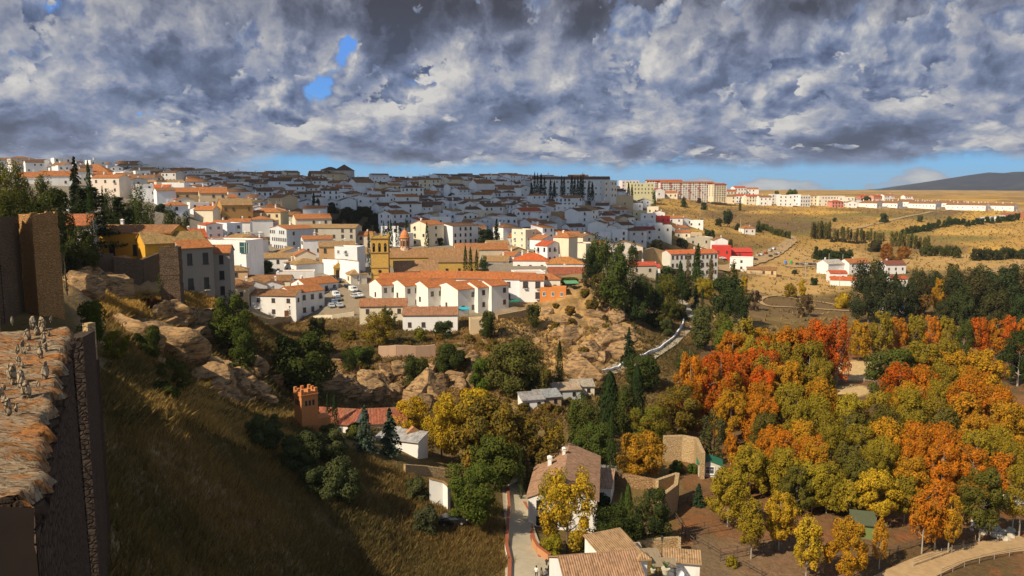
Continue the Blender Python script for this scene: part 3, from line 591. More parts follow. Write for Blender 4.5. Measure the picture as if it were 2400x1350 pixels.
def auto_y(u, v, h, Yg):
    ys = _ys[(_ys > Yg * 0.6) & (_ys < Yg * 1.7)]; zr = CAMZ - ys * tan_px(v) - h * ys / Yg; gg = hgt(colc(u, v) * ys, ys)
    k = np.argmax(zr < gg); k = k if zr[k] < gg[k] else int(np.argmin(zr - gg)); return float(ys[k])
def house(label, u, v, Y, w, d, h, yaw, roof='gx', rise=1.6, wall=WHITE, rc=R_OR, win=None, style='b', size=(0.95, 1.3), root=None, name='house', cat='house', group=None, chimney=1, door=None, anchor='c', balc=0, wallm=None, roofm=None, wallname='wall', zl=None, seed=None):
    """(u, v): where the top of the front wall shows (its middle, or its near corner), at forward distance Y"""
    rz = R(yaw)
    if not isinstance(u, Vector) and Y < 0:                # negative: a rough distance; find where its foot meets the ground, same size in view
        Yg = -Y; ys = _ys[(_ys > Yg * 0.6) & (_ys < Yg * 1.7)]; zr = CAMZ - ys * tan_px(v) - h * ys / Yg; gg = hgt(colc(u, v) * ys, ys)
        k = np.argmax(zr < gg); k = k if zr[k] < gg[k] else int(np.argmin(zr - gg)); f_ = ys[k] / Yg; Y = float(ys[k]); w *= f_; d *= f_; h *= f_; rise *= f_
        if door: door = (door[0], door[1] * f_, door[2], door[3] * f_, door[4] * f_)
        size = (size[0] * f_, size[1] * f_)
    P = at(u, v, Y) if not isinstance(u, Vector) else u
    offs = Vector((0, d / 2, 0)) if anchor == 'c' else (Vector((w / 2, d / 2, 0)) if anchor == 'l' else Vector((-w / 2, d / 2, 0)))
    offs.rotate(Euler((0, 0, rz))); C_ = Vector((P.x, P.y, P.z - h)) + offs
    if zl is None:
        zs = [gz(C_.x + a * w * .5 * math.cos(rz) - b_ * d * .5 * math.sin(rz), C_.y + a * w * .5 * math.sin(rz) + b_ * d * .5 * math.cos(rz)) for a in (-1, 1) for b_ in (-1, 1)]
        zl = min(min(zs) - C_.z - 0.6, -0.3)
    PLACED.append((C_.x, C_.y, 0.5 * max(w, d)))
    sd = seed if seed is not None else int(abs(C_.x * 37 + C_.y * 11)); rg = random.Random(sd)
    if root is None:
        root = empty(name, C_, rz); tag(root, label, cat, group); off = (0, 0, 0); prz = 0.0
    else: off = C_ - root.location; prz = rz
    b = MB(); walls_mb(b, w, d, h, roof, rise, zl); b.build(wallname, wallm or wallmat(wall), root, off, prz)
    b = MB(); roof_mb(b, w, d, h, roof, rise, seed=sd); ro = b.build('roof' if roof != 'flat' else 'terrace', roofm or (roofmat(rc) if roof != 'flat' else FLATROOF), root, off, prz)
    if chimney and roof != 'flat':
        for k in range(chimney):
            cx = rg.uniform(-.35, .35) * w; cy = rg.uniform(0, .3) * d; zz = h + rise * (1 - 2 * abs(cy) / d) if roof != 'gy' else h + rise * (1 - 2 * abs(cx) / w)
            if roof == 'shed': zz = h + rise * (cy / d + .5)
            b = MB(); chim(b, cx, cy, zz, rg.uniform(.7, 1.3), rg.uniform(.25, .4)); b.build('chimney', wallmat(WHITE), ro)
    if win: put_windows(root, off, prz, w, d, h, win, style, size, balc, rg)
    if door:
        side, a, st, dw, dh = door
        dep, rot = (d / 2, 0.0) if side == 'f' else ((w / 2, -math.pi / 2) if side == 'l' else (w / 2, math.pi / 2))
        l = Vector((a, -dep - 0.004, max(zl, -h * 0 - 0.0))); l.rotate(Euler((0, 0, rot))); l.rotate(Euler((0, 0, prz))); mobj('door', DM[st], root, Vector(off) + l, prz + rot, (dw, 1, dh))
    return root
# ---- houses that can be told apart in the photograph -------------------------------------------------
# label, u, v(eave), Y, w, d, h, yaw, roof, rise, wall, roof colour, windows
HL = [
 ('long white house with brown framed windows standing on the cliff edge', 640,692,-257,15.4,8,7.3,-8,'gx',1.5,WHITE,R_BR,{'f':(3,2),'r':(2,2)},dict(size=(1.0,1.2),door=('f',4.5,'b',1.6,2.4))),
 ('brick walled house with a pyramid roof behind the cliff edge gate',548,672,262,9.5,8.5,5.5,6,'hip',2.0,SAND,R_BR,{'f':(2,1)},{}),
 ('small white house with a round gable vent and red window',596,669,272,8.5,9,6,22,'gy',1.7,WHITE,R_TAN,{'f':(2,1),'r':(1,1)},{}),
 ('apricot tower house with a hipped tan roof by the dark tree',553,634,288,8,7,7,14,'hip',1.5,(0.66,0.44,0.26),R_TAN,{'f':(1,2),'r':(3,1)},{}),
 ('low house with a long brown roof in front of the green yard',627,657,288,16,7,4.5,4,'gx',1.6,CREAM,R_BR,{'f':(3,1)},{}),
 ('small white cottage with a bush at its wall, amid the lower roofs',634,668,276,9,8,4.5,18,'gy',1.5,WHITE,R_BR,{'f':(1,1)},{}),
 ('corner street house with stone trimmed windows at the bottom of the street',722,683,268,13,9,8.5,48,'gx',1.8,WHITE,R_OR,{'f':(4,2),'l':(1,1)},dict(size=(1.0,1.5),balc=.3)),
 ('tall street house with grey balconied side above the parked cars',755,664,285,14,9,8.5,48,'gx',1.8,WHITE,R_OR,{'f':(4,2)},dict(size=(1.0,1.6),balc=.5)),
 ('flat roofed white house with a roof terrace above the street',692,641,300,14,9,6,12,'flat',0,WHITE,R_OR,{'f':(3,1)},{}),
 ('white house with a pyramid tiled roof left of the portal wall',728,618,314,12,12,6,38,'hip',2.0,WHITE,R_TAN,{'l':(2,1)},{}),
 ('long house with stepped orange brown roofs above the green yard',665,604,322,19,9,7,8,'gx',1.7,WHITE,R_TAN,{'f':(4,2)},{}),
 ('cream gabled house beside the stepped orange brown roofs',716,598,318,8,10,6,20,'gy',1.9,CREAM,R_OR,{'f':(1,1)},{}),
 ('white gabled shed wall in front of the big grey hostel',690,592,338,13,10,5,30,'gy',2.0,WHITE,R_TAN,None,{}),
 ('big modern white house with a dark corner window and sunken terrace',527,566,300,17.5,12,13,-14,'flat',0,(0.84,0.83,0.81),R_TAN,None,dict(chimney=0)),
 ('beige hostel block of four floors with a long tan roof',772,534,378,25,12,11,-4,'gx',1.5,(0.46,0.42,0.34),R_TAN,{'f':(6,4)},dict(size=(1.0,1.4))),
 ('pale blue grey hostel wing with rows of small windows',704,536,366,14,16,13.5,44,'gx',1.4,(0.56,0.59,0.60),R_OR,{'l':(9,4),'f':(2,3)},dict(size=(0.8,1.3))),
 ('white stepped wing with a short red roof in front of the hostel',745,560,352,13,9,11,20,'gx',1.3,WHITE2,R_OR,{'l':(4,3),'f':(3,1)},dict(size=(0.8,1.3))),
 ('orange rendered house with a tan roof in front of the hostel',790,577,336,15,10,8,14,'gx',1.8,(0.60,0.38,0.19),R_TAN,{'f':(3,2),'l':(1,2)},dict(size=(1.0,1.6))),
 ('white gabled house with a tan roof between orange house and bell tower',838,596,330,11,10,5,26,'gx',2.4,WHITE,R_TAN,{'f':(2,1)},{}),
 ('small white house with a pyramid roof at the foot of the bell tower',841,642,296,6.2,6.2,7.6,28,'hip',1.9,(0.78,0.70,0.56),R_TAN,{'l':(1,2),'f':(1,2)},{}),
 ('beige house with balconies right of the big hostel',846,551,380,11,9,10,-6,'gx',1.5,(0.56,0.46,0.35),R_OR,{'f':(3,3)},dict(balc=.5)),
 ('white villa with a bright red hipped roof behind the convent',1243,610,340,15,12,6,-6,'hip',2.6,WHITE,R_BRIGHT,{'f':(3,1)},dict(chimney=2)),
 ('white house with a wide orange hipped roof next to the dark pines',1326,618,334,16,12,5,0,'hip',2.4,WHITE,(0.52,0.22,0.06),{'f':(2,1)},{}),
 ('low white annex with a dark red tiled roof in front of the pines',1330,642,312,15,8,4.5,0,'gx',2.4,WHITE,(0.33,0.10,0.05),None,{}),
 ('grey front townhouse with two balconies left of the red roofed villa',1163,612,350,11,10,6.5,-4,'gx',2.0,(0.55,0.52,0.50),R_TAN,{'f':(3,2)},dict(balc=.7)),
 ('white cubic house with a terrace below the red roofed villa',1240,640,312,12,8,4,8,'flat',0,WHITE,R_OR,{'f':(2,1)},{}),
 ('small white house with a red lean-to roof right of the grey townhouse',1188,600,356,7,12,5,-20,'gx',1.6,WHITE,R_OR,None,{}),
 ('plain sandy gable wall behind the red roofed villa',1215,592,372,14,10,5,20,'gy',2.6,(0.50,0.40,0.22),R_TAN,None,{}),
 ('white house with a glass conservatory roof on its side',1310,588,372,13,10,4,30,'gy',2.4,WHITE,R_OR,None,{}),
 ('large cream chapel-like hall with a low gable above the pines',1465,578,-405,18,12,6,-6,'gy',2.6,(0.66,0.60,0.50),R_TAN,{'f':(4,1)},{}),
 ('cream house with small windows against the shaded hill',1168,572,392,11,9,5,10,'gx',1.6,CREAM,R_TAN,{'f':(3,1)},{}),
 # right edge of town
 ('long white tenement with an orange roof and a blank white gable',1628,594,-392,26,10,11.5,16,'gx',1.6,(0.66,0.63,0.56),(0.60,0.16,0.05),{'f':(11,3)},dict(size=(0.9,1.5),wallname='wall',balc=.1,chimney=2)),
 ('tall narrow white house with a chimney on its gable above the red house',1690,563,-455,8,8,9,0,'gy',1.6,WHITE,R_BR,{'f':(1,1)},{}),
 ('red painted house with a flat top beside the valley road',1694,578,-448,9.5,8,7,-4,'flat',0,(0.62,0.06,0.045),R_OR,{'f':(2,1)},dict(style='b')),
 ('red painted long house with a red roof beside the valley road',1734,590,-430,14,9,3.6,0,'gx',1.8,(0.60,0.05,0.045),(0.62,0.075,0.05),{'f':(1,1)},dict(chimney=0)),
 ('white house with small square windows below the red house',1738,606,-408,11.5,8,6.5,-18,'flat',0,WHITE,R_OR,{'f':(1,2),'r':(1,1)},dict(size=(0.9,1.1))),
 ('tan barn with a brown roof at the edge of the meadow',1790,632,-392,12,6,3,-20,'gx',1.2,(0.60,0.44,0.22),R_BR,{'f':(3,1)},dict(chimney=0)),
 ('low tan shed attached beside the meadow barn',1768,631,-396,7,5,2.6,-12,'gx',1.0,(0.58,0.42,0.24),R_BR,None,dict(chimney=0)),
 ('white cottage with a tiny red roof below the tenement',1532,626,-372,6,6,4,-6,'gx',1.3,WHITE,(0.55,0.08,0.05),{'f':(1,1)},{}),
 ('beige house with a red edged roof half hidden by the pines',1508,622,-378,13,8,5,6,'gx',1.4,(0.52,0.46,0.36),(0.55,0.10,0.05),{'f':(2,1)},{}),
 ('white farmhouse with a tiny red hipped roof alone on the golden slope',1757,535,-640,10,9,5,10,'hip',1.8,WHITE,R_OR,{'f':(2,1)},{}),
 ('white farm hall with a pale roof among valley trees',1960,618,-530,14,10,7,24,'gx',2.4,WHITE,(0.55,0.50,0.44),None,{}),
 ('white farmhouse with an orange roof and chimney on the right of the hall',2015,616,-520,16,10,7.5,16,'gx',2.4,WHITE,R_OR,{'f':(3,2)},{}),
 ('white two storey house with a red roof and tall windows below the farm hall',1966,640,-470,10,7,6,-4,'gx',1.3,WHITE,R_RED,{'f':(2,1)},dict(size=(1.1,2))),
 ('low white outbuilding with a bright red roof beside the tall windowed house',1978,656,-448,14,9,3.4,-18,'gx',1.4,WHITE,R_BRIGHT,None,dict(chimney=0)),
 ('white country house with a dark red roof between the eucalyptus trees',2100,620,-500,14,9,6,8,'gx',2.2,WHITE,(0.25,0.08,0.05),{'f':(3,1)},{}),
 ('little white house with three windows and a red roof behind a cypress',2110,653,-452,9,7,4.6,2,'gx',1.2,WHITE,R_RED,{'f':(3,1)},dict(chimney=0)),
 # skyline, left
 ('white house with a tan pyramid roof and roof mast on the left skyline',214,402,560,22,16,9,10,'hip',5,(0.66,0.52,0.34),R_OR,{'f':(4,1)},{}),
 ('white gabled house with tiled slope standing behind the left trees',132,412,470,18,14,8,24,'gx',3,WHITE,R_OR,{'f':(2,1)},{}),
 ('white gabled house with a dormer at the far left of the skyline',72,415,470,14,14,8,28,'gx',3,WHITE,R_OR,{'f':(2,1)},dict(chimney=2)),
 ('pink balconied house in front of the tall cypress skyline',246,416,430,16,10,9,-8,'gx',1.6,(0.70,0.60,0.50),R_OR,{'f':(3,2)},dict(balc=.6)),
 ('pale block with a flat roof on the left skyline',252,398,620,20,12,10,0,'flat',0,WHITE2,R_OR,None,{}),
 # lit left town, upper
 ('big tan gable wall building in the upper sunlit town',438,450,440,24,14,10,26,'gx',2.4,(0.52,0.38,0.22),R_OR,{'f':(5,2)},dict(wallm=None)),
 ('peeling cream building with a tall gable under the shaded roofs',500,452,430,14,12,11,24,'gx',3,(0.62,0.50,0.32),R_OR,{'f':(3,3),'l':(2,2)},{}),
 ('ochre house with a curved tan roof beside the peeling cream building',556,480,400,15,12,9,30,'gx',3,(0.45,0.26,0.09),R_TAN,{'f':(4,2)},{}),
 ('bright red roofed terrace house in the upper sunlit town',350,442,450,18,10,5,6,'shed',2.2,WHITE,R_BRIGHT,{'f':(3,1)},{}),
 ('yellow plastered house with an orange roof beside the dark park',622,497,412,16,11,8,-6,'hip',2.0,(0.70,0.58,0.34),R_OR,{'f':(4,2)},{}),
 ('cream house with an orange roof above the hostel',735,512,404,18,11,8,24,'gx',2.2,CREAM,R_OR,{'f':(3,2)},{}),
 ('low house with a red painted chimney block in the sunlit town',560,520,380,10,8,4,10,'gx',1.4,WHITE,R_OR,None,{}),
]
for row in HL:
    lab, u, v, Y, w_, d_, h_, yaw, roof, rise, wall, rc, win, kw = row
    house(lab, u, v, Y, w_, d_, h_, yaw, roof, rise, wall, rc, win, **kw)
# ---- convent of white gables ---------------------------------------------------------------------------
P0 = at(1020, 720, 268); conv = empty('convent', (P0.x, P0.y, gz(P0.x, P0.y))); tag(conv, 'white convent with four stepped gables and long orange tiled roofs on the bluff', 'convent')
CW = (0.80, 0.765, 0.69)
for (u, v, Y, w_, d_, h_, ri, win) in [(894,669,274,12,9.5,8,1.9,{'l':(1,1),'f':(4,2)}),(949,670.5,270,12,11,8,1.7,{'l':(1,1),'f':(4,2)}),(1003,674,266,13,11,10,1.8,{'l':(1,1),'f':(4,2)}),(1073,679,260,12,14.5,13,1.8,{'l':(1,1),'f':(3,3)}),(1120,674,262,9,10,12,1.5,{'f':(2,3)}),(1152,670,263,7,10,12,1.4,{'f':(2,3)})]:
    house(None, u, v, Y, w_, d_, h_, 36, 'gx', ri, CW, (0.50, 0.165, 0.05), win, root=conv, anchor='l', chimney=0, size=(0.95, 1.4), style='b')
house(None, 1088, 652, 288, 34, 10, 13, -6, 'gx', 2.0, CW, (0.50, 0.165, 0.05), None, root=conv, chimney=0)
house(None, 1210, 654, 276, 11, 12, 13, -12, 'gx', 1.7, (0.74,0.75,0.76), (0.50, 0.165, 0.05), {'f':(2,3)}, root=conv, chimney=0, size=(1.1, 1.7))
house(None, 960, 653, 296, 22, 9, 9, 12, 'gx', 1.8, CW, (0.50, 0.165, 0.05), None, root=conv, chimney=0)
house('flats with three decks of open balconies at the end of the convent', 1246,656,274,8.5,9,11,-4,'gx',1.6,WHITE,(0.46,0.15,0.05),{'f':(2,3)},size=(1.5,1.9),balc=1.0,chimney=0,name='flats',cat='flats')
house('small cream house with two windows at the tip of the bluff', 1288,654,278,7.5,7,6,-4,'hip',1.6,(0.72,0.66,0.54),R_OR,{'f':(2,1)})
house('orange rendered lower house on the rim of the bluff', 1296,677,272,9,5,4,-6,'flat',0,(0.62,0.24,0.07),R_OR,{'f':(3,1)},style='w',chimney=0)
house('long brown tiled outbuilding below the first convent gables', 898,716,252,15,6,4,6,'gx',1.9,CREAM,(0.38,0.17,0.08),{'f':(3,1)},chimney=0)
house('white outbuilding with a brown tiled roof below the biggest convent gable', 1008,737,244,17,7,7,2,'gx',1.9,WHITE,(0.36,0.17,0.09),{'f':(4,1)},chimney=0)
house('square cream buttress house at the foot of the convent', 1118,752,240,4.2,4.5,8,8,'flat',0,(0.62,0.48,0.30),R_OR,None,chimney=0)
# turquoise and green awnings, parasol table
def awning(label, u, v, Y, w_, d_, color, yaw=0, legs=2.4, name='awning'):
    p = at(u, v, Y); r_ = empty(name, p, R(yaw)); tag(r_, label, 'awning')
    b = MB(); b.quad([(-w_/2, -d_/2, 0), (w_/2, -d_/2, 0), (w_/2, d_/2, .5), (-w_/2, d_/2, .5)], 0); b.quad([(-w_/2, d_/2, .44), (w_/2, d_/2, .44), (w_/2, -d_/2, -.06), (-w_/2, -d_/2, -.06)], 0); b.box(-w_/2, w_/2, -d_/2 - .02, -d_/2, -.3, 0, 0); b.build('canopy', flat('canvas_%s' % label.split()[0], color), r_)
    for sx in (-1, 1):
        b = MB(); b.tube((sx * (w_/2 - .1), -d_/2 + .1, -legs), (sx * (w_/2 - .1), -d_/2 + .1, -.05), .05); b.build('post', M_IRON, r_)
    return r_
awning('turquoise awning over the terrace at the corner of the convent', 1086, 724, 250, 3.4, 2, (0.04, 0.36, 0.42), 10)
awning('dark green awning at the white wall beside the balcony flats', 1206, 705, 268, 3.2, 2, (0.02, 0.15, 0.09), -6)
awning('pale green sheet canopy on the rim right of the orange house', 1338, 662, 280, 5, 4, (0.12, 0.30, 0.15), 10)
# ---- church with a mustard bell tower ------------------------------------------------------------------
M_MUST = stonemat('ochre_ashlar', (0.52, 0.32, 0.075), (0.60, 0.39, 0.11), (0.34, 0.21, 0.06), 1.4, 0.25, 1.3)
M_MUST2 = flat('ochre_cornice', (0.26, 0.16, 0.06))
P0 = at(890, 652, 304); ch = empty('church', (P0.x, P0.y, gz(P0.x, P0.y)), 0); tag(ch, 'church with a square ochre bell tower and long tan tiled nave', 'church')
def tower(root, u0, vtop, Y, w_, H_, yaw):
    rz = R(yaw); P = at(u0, vtop, Y); o = Vector((0, w_ / 2, 0)); o.rotate(Euler((0, 0, rz))); c = P + o; base = c.z - H_; off = Vector((c.x, c.y, base)) - root.location; X = w_ / 2
    b = MB(); hb = H_ - 5.4; b.box(-X, X, -X, X, -3, hb, 0)
    # belfry: piers with arched openings on every face
    z0, z1, zt = hb + .3, hb + 3.2, H_ - .6
    b.box(-X, X, -X, X, hb, z0, 0); b.box(-X + .5, X - .5, -X + .5, X - .5, z0, z0 + .05, 0)
    n = 3; pw = w_ / n; ow = pw * .46
    for face in range(4):
        Mf = Matrix.Rotation(face * math.pi / 2, 4, 'Z')
        for i in range(n):
            xc = -X + pw * (i + .5); e0 = .5 if i == 0 and face % 2 else 0; e1 = .5 if i == n - 1 and face % 2 else 0
            x0 = xc - pw / 2 + e0; x1 = xc + pw / 2 - e1
            b.box(x0, xc - ow / 2, -X, -X + .5, z0, z1, 0, Mf); b.box(xc + ow / 2, x1, -X, -X + .5, z0, z1, 0, Mf)
            K = 8
            for k in range(K):                                # arch in steps
                a0 = math.pi * k / K; a1 = math.pi * (k + 1) / K; xa = xc - math.cos(a0) * ow / 2; xb = xc - math.cos(a1) * ow / 2; zz = z1 + min(math.sin(a0), math.sin(a1)) * ow / 2
                b.box(xa, xb, -X, -X + .5, zz, z1 + ow / 2 + .1, 0, Mf)
            b.box(x0, xc - ow / 2, -X, -X + .5, z1, z1 + ow / 2 + .1, 0, Mf); b.box(xc + ow / 2, x1, -X, -X + .5, z1, z1 + ow / 2 + .1, 0, Mf)
    b.box(-X, X, -X, X, z1 + ow / 2 + .1, H_, 0); b.box(-X + .6, X - .6, -X + .6, X - .6, z0 + .05, z1 + .3, 1)
    t_ = b.build('tower', [M_MUST, M_DARK], root, off, rz)
    b = MB()
    for (zz, e) in ((H_ + .0, .35), (hb, .25), (hb * .52, .18), (hb * .30, .12)): b.box(-X - e, X + e, -X - e, X + e, zz - .14, zz + .16, 0)
    b.build('cornice', M_MUST2, root, off, rz)
    b = MB()
    for sx in (-1, 0, 1):
        for sy in (-1, 0, 1):
            if sx or sy: b.prism([(sx * (X - .2) - .3, sy * (X - .2) - .3), (sx * (X - .2) + .3, sy * (X - .2) - .3), (sx * (X - .2) + .3, sy * (X - .2) + .3), (sx * (X - .2) - .3, sy * (X - .2) + .3)], H_ + .16, H_ + 1.0, 0); b.lathe([(.34, H_ + 1.0), (.12, H_ + 1.35), (.26, H_ + 1.6), (0, H_ + 2.0)], 8, 0, sx * (X - .2), sy * (X - .2))
    for s_ in (-1, 1): b.box(-X + .1, X - .1, s_ * (X - .15) - .12, s_ * (X - .15) + .12, H_ + .16, H_ + .6, 0); b.box(s_ * (X - .15) - .12, s_ * (X - .15) + .12, -X + .3, X - .3, H_ + .16, H_ + .58, 0)
    b.build('parapet', M_MUST, root, off, rz)
    b = MB(); b.tube((0, -X - .06, hb * .41), (0, -X + .1, hb * .41), .62, n=16); b.build('round_window', M_DARK, root, off, rz)
    for i in range(n):
        b = MB(); b.lathe([(.06, z1 + .1), (.2, z1), (.26, z1 - .4), (.42, z1 - .8)], 10, 0, -X + pw * (i + .5), -X + .25); b.build('bell', flat('bronze', (.12, .09, .04), .4, .5, metal=.7), root, off, rz)
tower(ch, 889, 559, 300, 6.5, 17.4, 4)
house(None, 1012, 602, 336, 40, 10, 10, 6, 'gx', 3.4, OCHRE, (0.36, 0.195, 0.085), None, root=ch, chimney=0, wallm=M_MUST)
house(None, 1062, 614, 322, 20, 8, 8, 4, 'shed', 1.2, OCHRE, (0.36, 0.20, 0.09), {'f':(4,1)}, root=ch, chimney=0, wallm=M_MUST, size=(0.9, 1.7), style='k')
house(None, 976, 634, 306, 17, 10, 6.5, 10, 'gx', 3.4, (0.70,0.62,0.50), (0.37, 0.21, 0.10), {'f':(3,1)}, root=ch, chimney=0, style='p')
house('long hall with an orange ridge roof continuing the church nave', 1130, 584, 360, 24, 9, 7, 10, 'gx', 2.4, (0.60,0.50,0.36), (0.42, 0.17, 0.06), None, chimney=0)
# octagonal bell turret with an orange dome
P0 = at(949, 583, 340); tr = empty('bell_turret', (P0.x, P0.y, P0.z)); tag(tr, 'small octagonal brick and white bell turret with an orange dome', 'turret')
b = MB(); b.lathe([(2.1, -3), (2.1, .4), (1.85, .5), (1.85, 4.6)], 8); b.build('drum', wallmat((0.66, 0.5, 0.36)), tr)
for k in range(8):
    a = math.pi / 8 + k * math.pi / 4; b = MB(); x, y = 1.9 * math.cos(a), 1.9 * math.sin(a); b.tube((x, y, .5), (x, y, 4.7), .2, n=6); b.build('pilaster', flat('brick_orange', (.5, .2, .08)), tr)
for k in range(4):
    a = -math.pi / 2 + (k - 1.5) * math.pi / 4 - math.pi / 8; b = MB(); Mk = Matrix.Rotation(a + math.pi / 2, 4, 'Z')
    b.box(-.4, .4, -1.83, -1.6, 1.2, 3.2, 0, Mk); b.prism([(.4 * math.cos(t_), .4 * math.sin(t_)) for t_ in np.linspace(0, math.pi, 7)], 0, .2, 0, Mk @ Matrix.Translation((0, -1.63, 3.2)) @ Matrix.Rotation(math.pi / 2, 4, 'X')); b.build('arch_opening', M_DARK, tr)
b = MB(); b.lathe([(2.25, 4.6), (2.25, 4.95), (1.9, 5.1), (1.8, 6.0), (1.3, 7.1), (.5, 7.9), (.15, 8.3), (.25, 8.6), (0, 9.1)], 16); b.build('dome', flat('orange_tiles', (0.55, 0.21, 0.075)), tr, smooth=False)
# white wall with the baroque portal
def wall_run(label, pts, h_, th, mat, name='wall', cat='wall', cap=None, ztop=None, capover=0.12, parent=None):
    """pts: (u, v_top, Y); one wall following them, its top where it shows in the picture"""
    W_ = [at(u, v, Y) if Y > 0 else at(u, v, auto_y(u, v, h_, -Y)) for u, v, Y in pts]; o0 = W_[0]; root = empty(name, (o0.x, o0.y, gz(o0.x, o0.y))); tag(root, label, cat)
    b = MB(); cpm = MB()
    for p, q in zip(W_[:-1], W_[1:]):
        dr = Vector((q.x - p.x, q.y - p.y, 0)); L = dr.length; n = Vector((-dr.y, dr.x, 0)).normalized() * th / 2
        k = max(1, int(L / 4))
        for i in range(k):
            a_ = p.lerp(q, i / k); b_ = p.lerp(q, (i + 1) / k)
            la = min(gz(a_.x, a_.y) - 0.6, a_.z - h_); lb = min(gz(b_.x, b_.y) - 0.6, b_.z - h_)
            A = [a_ - n, b_ - n, b_ + n, a_ + n]; lo = [la, lb, lb, la]
            T_ = [Vector(x) - root.location for x in A]; B_ = [Vector((x.x, x.y, z)) - root.location for x, z in zip(A, lo)]
            b.quad([B_[0], B_[1], T_[1], T_[0]]); b.quad([B_[2], B_[3], T_[3], T_[2]]); b.quad(T_)
            if i == 0: b.quad([B_[3], B_[0], T_[0], T_[3]])
            if i == k - 1: b.quad([B_[1], B_[2], T_[2], T_[1]])
            if cap:
                n2 = n * (1 + capover / (th / 2)); C4 = [a_ - n2, b_ - n2, b_ + n2, a_ + n2]; C4 = [c_ - root.location for c_ in C4]; mid = [(C4[0] + C4[3]) / 2 + Vector((0, 0, .22)), (C4[1] + C4[2]) / 2 + Vector((0, 0, .22))]; up = Vector((0, 0, .05))
                cpm.quad([C4[0] + up, C4[1] + up, mid[1], mid[0]], 0, [(0, 0), (4, 0), (4, 1), (0, 1)]); cpm.quad([C4[2] + up, C4[3] + up, mid[0], mid[1]], 0, [(0, 0), (4, 0), (4, 1), (0, 1)])
                cpm.quad([C4[3] + up, C4[0] + up, mid[0]], 0, [(0, 0), (1, 0), (1, 1)]); cpm.quad([C4[1] + up, C4[2] + up, mid[1]], 0, [(0, 0), (1, 0), (1, 1)])
    b.build('masonry', mat, root)
    if cap: cpm.build('coping', cap, root)
    return root
pw_ = wall_run('tall white street wall holding a carved ochre portal beside the church', [(757,607,318),(800,608,306),(842,613,296)], 8, .6, wallmat((0.74,0.76,0.78)), cap=roofmat(R_TAN))
p = at(793, 656, 307); por = empty('portal', (p.x, p.y, p.z), R(22)); tag(por, 'carved ochre stone portal with a gable set in the white wall', 'portal')
b = MB(); b.box(-1.7, -1.0, -.9, .1, -1, 4.6, 0); b.box(1.0, 1.7, -.9, .1, -1, 4.6, 0); b.box(-1.9, 1.9, -1.0, .1, 4.6, 5.1, 0); b.quad([(-1.9, -.9, 5.1), (1.9, -.9, 5.1), (0, -.9, 6.8)]); b.quad([(1.9, .1, 5.1), (-1.9, .1, 5.1), (0, .1, 6.8)]); b.quad([(1.9, -.9, 5.1), (1.9, .1, 5.1), (0, .1, 6.8), (0, -.9, 6.8)]); b.quad([(-1.9, .1, 5.1), (-1.9, -.9, 5.1), (0, -.9, 6.8), (0, .1, 6.8)])
b.box(-1.0, 1.0, -.7, .1, 3.9, 4.6, 0)
for x in (-1.6, 0, 1.6): b.lathe([(.22, 5.1 if x else 6.7), (.08, 5.5 if x else 7.1), (.2, 5.8 if x else 7.4), (0, 6.3 if x else 8)], 8, 0, x, -.4)
b.build('surround', M_MUST, por)
b = MB(); b.box(-1, 1, -.45, -.3, -1, 3.9, 0); b.build('door', M_WOOD, por)
# ---- big white institution on the shaded hill, its cypresses come later --------------------------------
house('long white institution with a dark roof behind the row of black cypresses', 1338,420,640,62,14,14.5,-3,'gx',2.2,(0.72,0.72,0.72),R_DK,{'f':(14,3)},style='w',size=(1.8,1.6),name='institution',cat='institution',chimney=1)
house('white end block of the institution turned to the sun', 1432,424,640,14,12,14,40,'flat',0,(0.70,0.66,0.60),R_DK,{'f':(4,3)},size=(1.0,1.4))
house('tan tower block with one window where the cloud shadow ends', 1465,460,600,12,12,12,-6,'flat',0,(0.58,0.44,0.27),R_OR,{'f':(1,1)})
house('apricot lower block beside the tan tower block', 1449,480,590,9,9,10,-6,'flat',0,(0.56,0.42,0.28),R_OR,{'f':(2,1)})
# hilltop church in the shade
P0 = at(785, 412, 800); hc = empty('hilltop_church', (P0.x, P0.y, P0.z - 12)); tag(hc, 'dark hilltop church with pyramid roofs on the shaded skyline', 'church')
for (u, v, Y, w_, d_, h_, ro, ri, wl) in [(803,399,810,17,17,14,'hip',6,(0.50,0.47,0.42)),(771,398,820,17,14,14,'hip',3,(0.40,0.36,0.30)),(745,410,800,20,12,9,'gx',4,(0.14,0.12,0.10)),(797,413,795,13,9,7,'hip',3.5,(0.4,0.38,0.34)),(764,404,806,7,7,13,'hip',2.5,(0.36,0.33,0.30))]:
    house(None, u, v, Y, w_, d_, h_, 0, ro, ri, wl, R_DK, None, root=hc, chimney=0)
# ---- ochre manor above the ravine, ruin house ----------------------------------------------------------
M_YEL = wallmat((0.66, 0.36, 0.045))
house('ochre yellow manor with a long brown tiled roof above the ravine', 316,545,-186,17,9,9,-2,'gx',1.6,OCHRE,(0.33,0.15,0.06),{'f':(3,1)},wallm=M_YEL,size=(1.1,2.2),style='k',name='manor',cat='manor')
house('ochre wing of the manor with a tan roof falling to the right', 412,568,-178,13,8,8,38,'gx',2.2,OCHRE,(0.36,0.23,0.09),{'f':(1,1)},wallm=M_YEL,style='k',chimney=0)
house('grey weathered house with tall dark balcony doors on the cliff', 462,580,-176,7,7,11,42,'gx',1.5,(0.33,0.29,0.24),R_OR,{'f':(2,2)},size=(1.0,2.2),style='k',chimney=0,balc=.5)
house('grey cliff house under an orange roof left of the modern white house', 498,592,-186,7.5,8,11,12,'gx',1.5,(0.36,0.32,0.27),(0.48,0.17,0.06),{'f':(2,3)},size=(0.9,1.8),style='k',chimney=0,balc=.4)
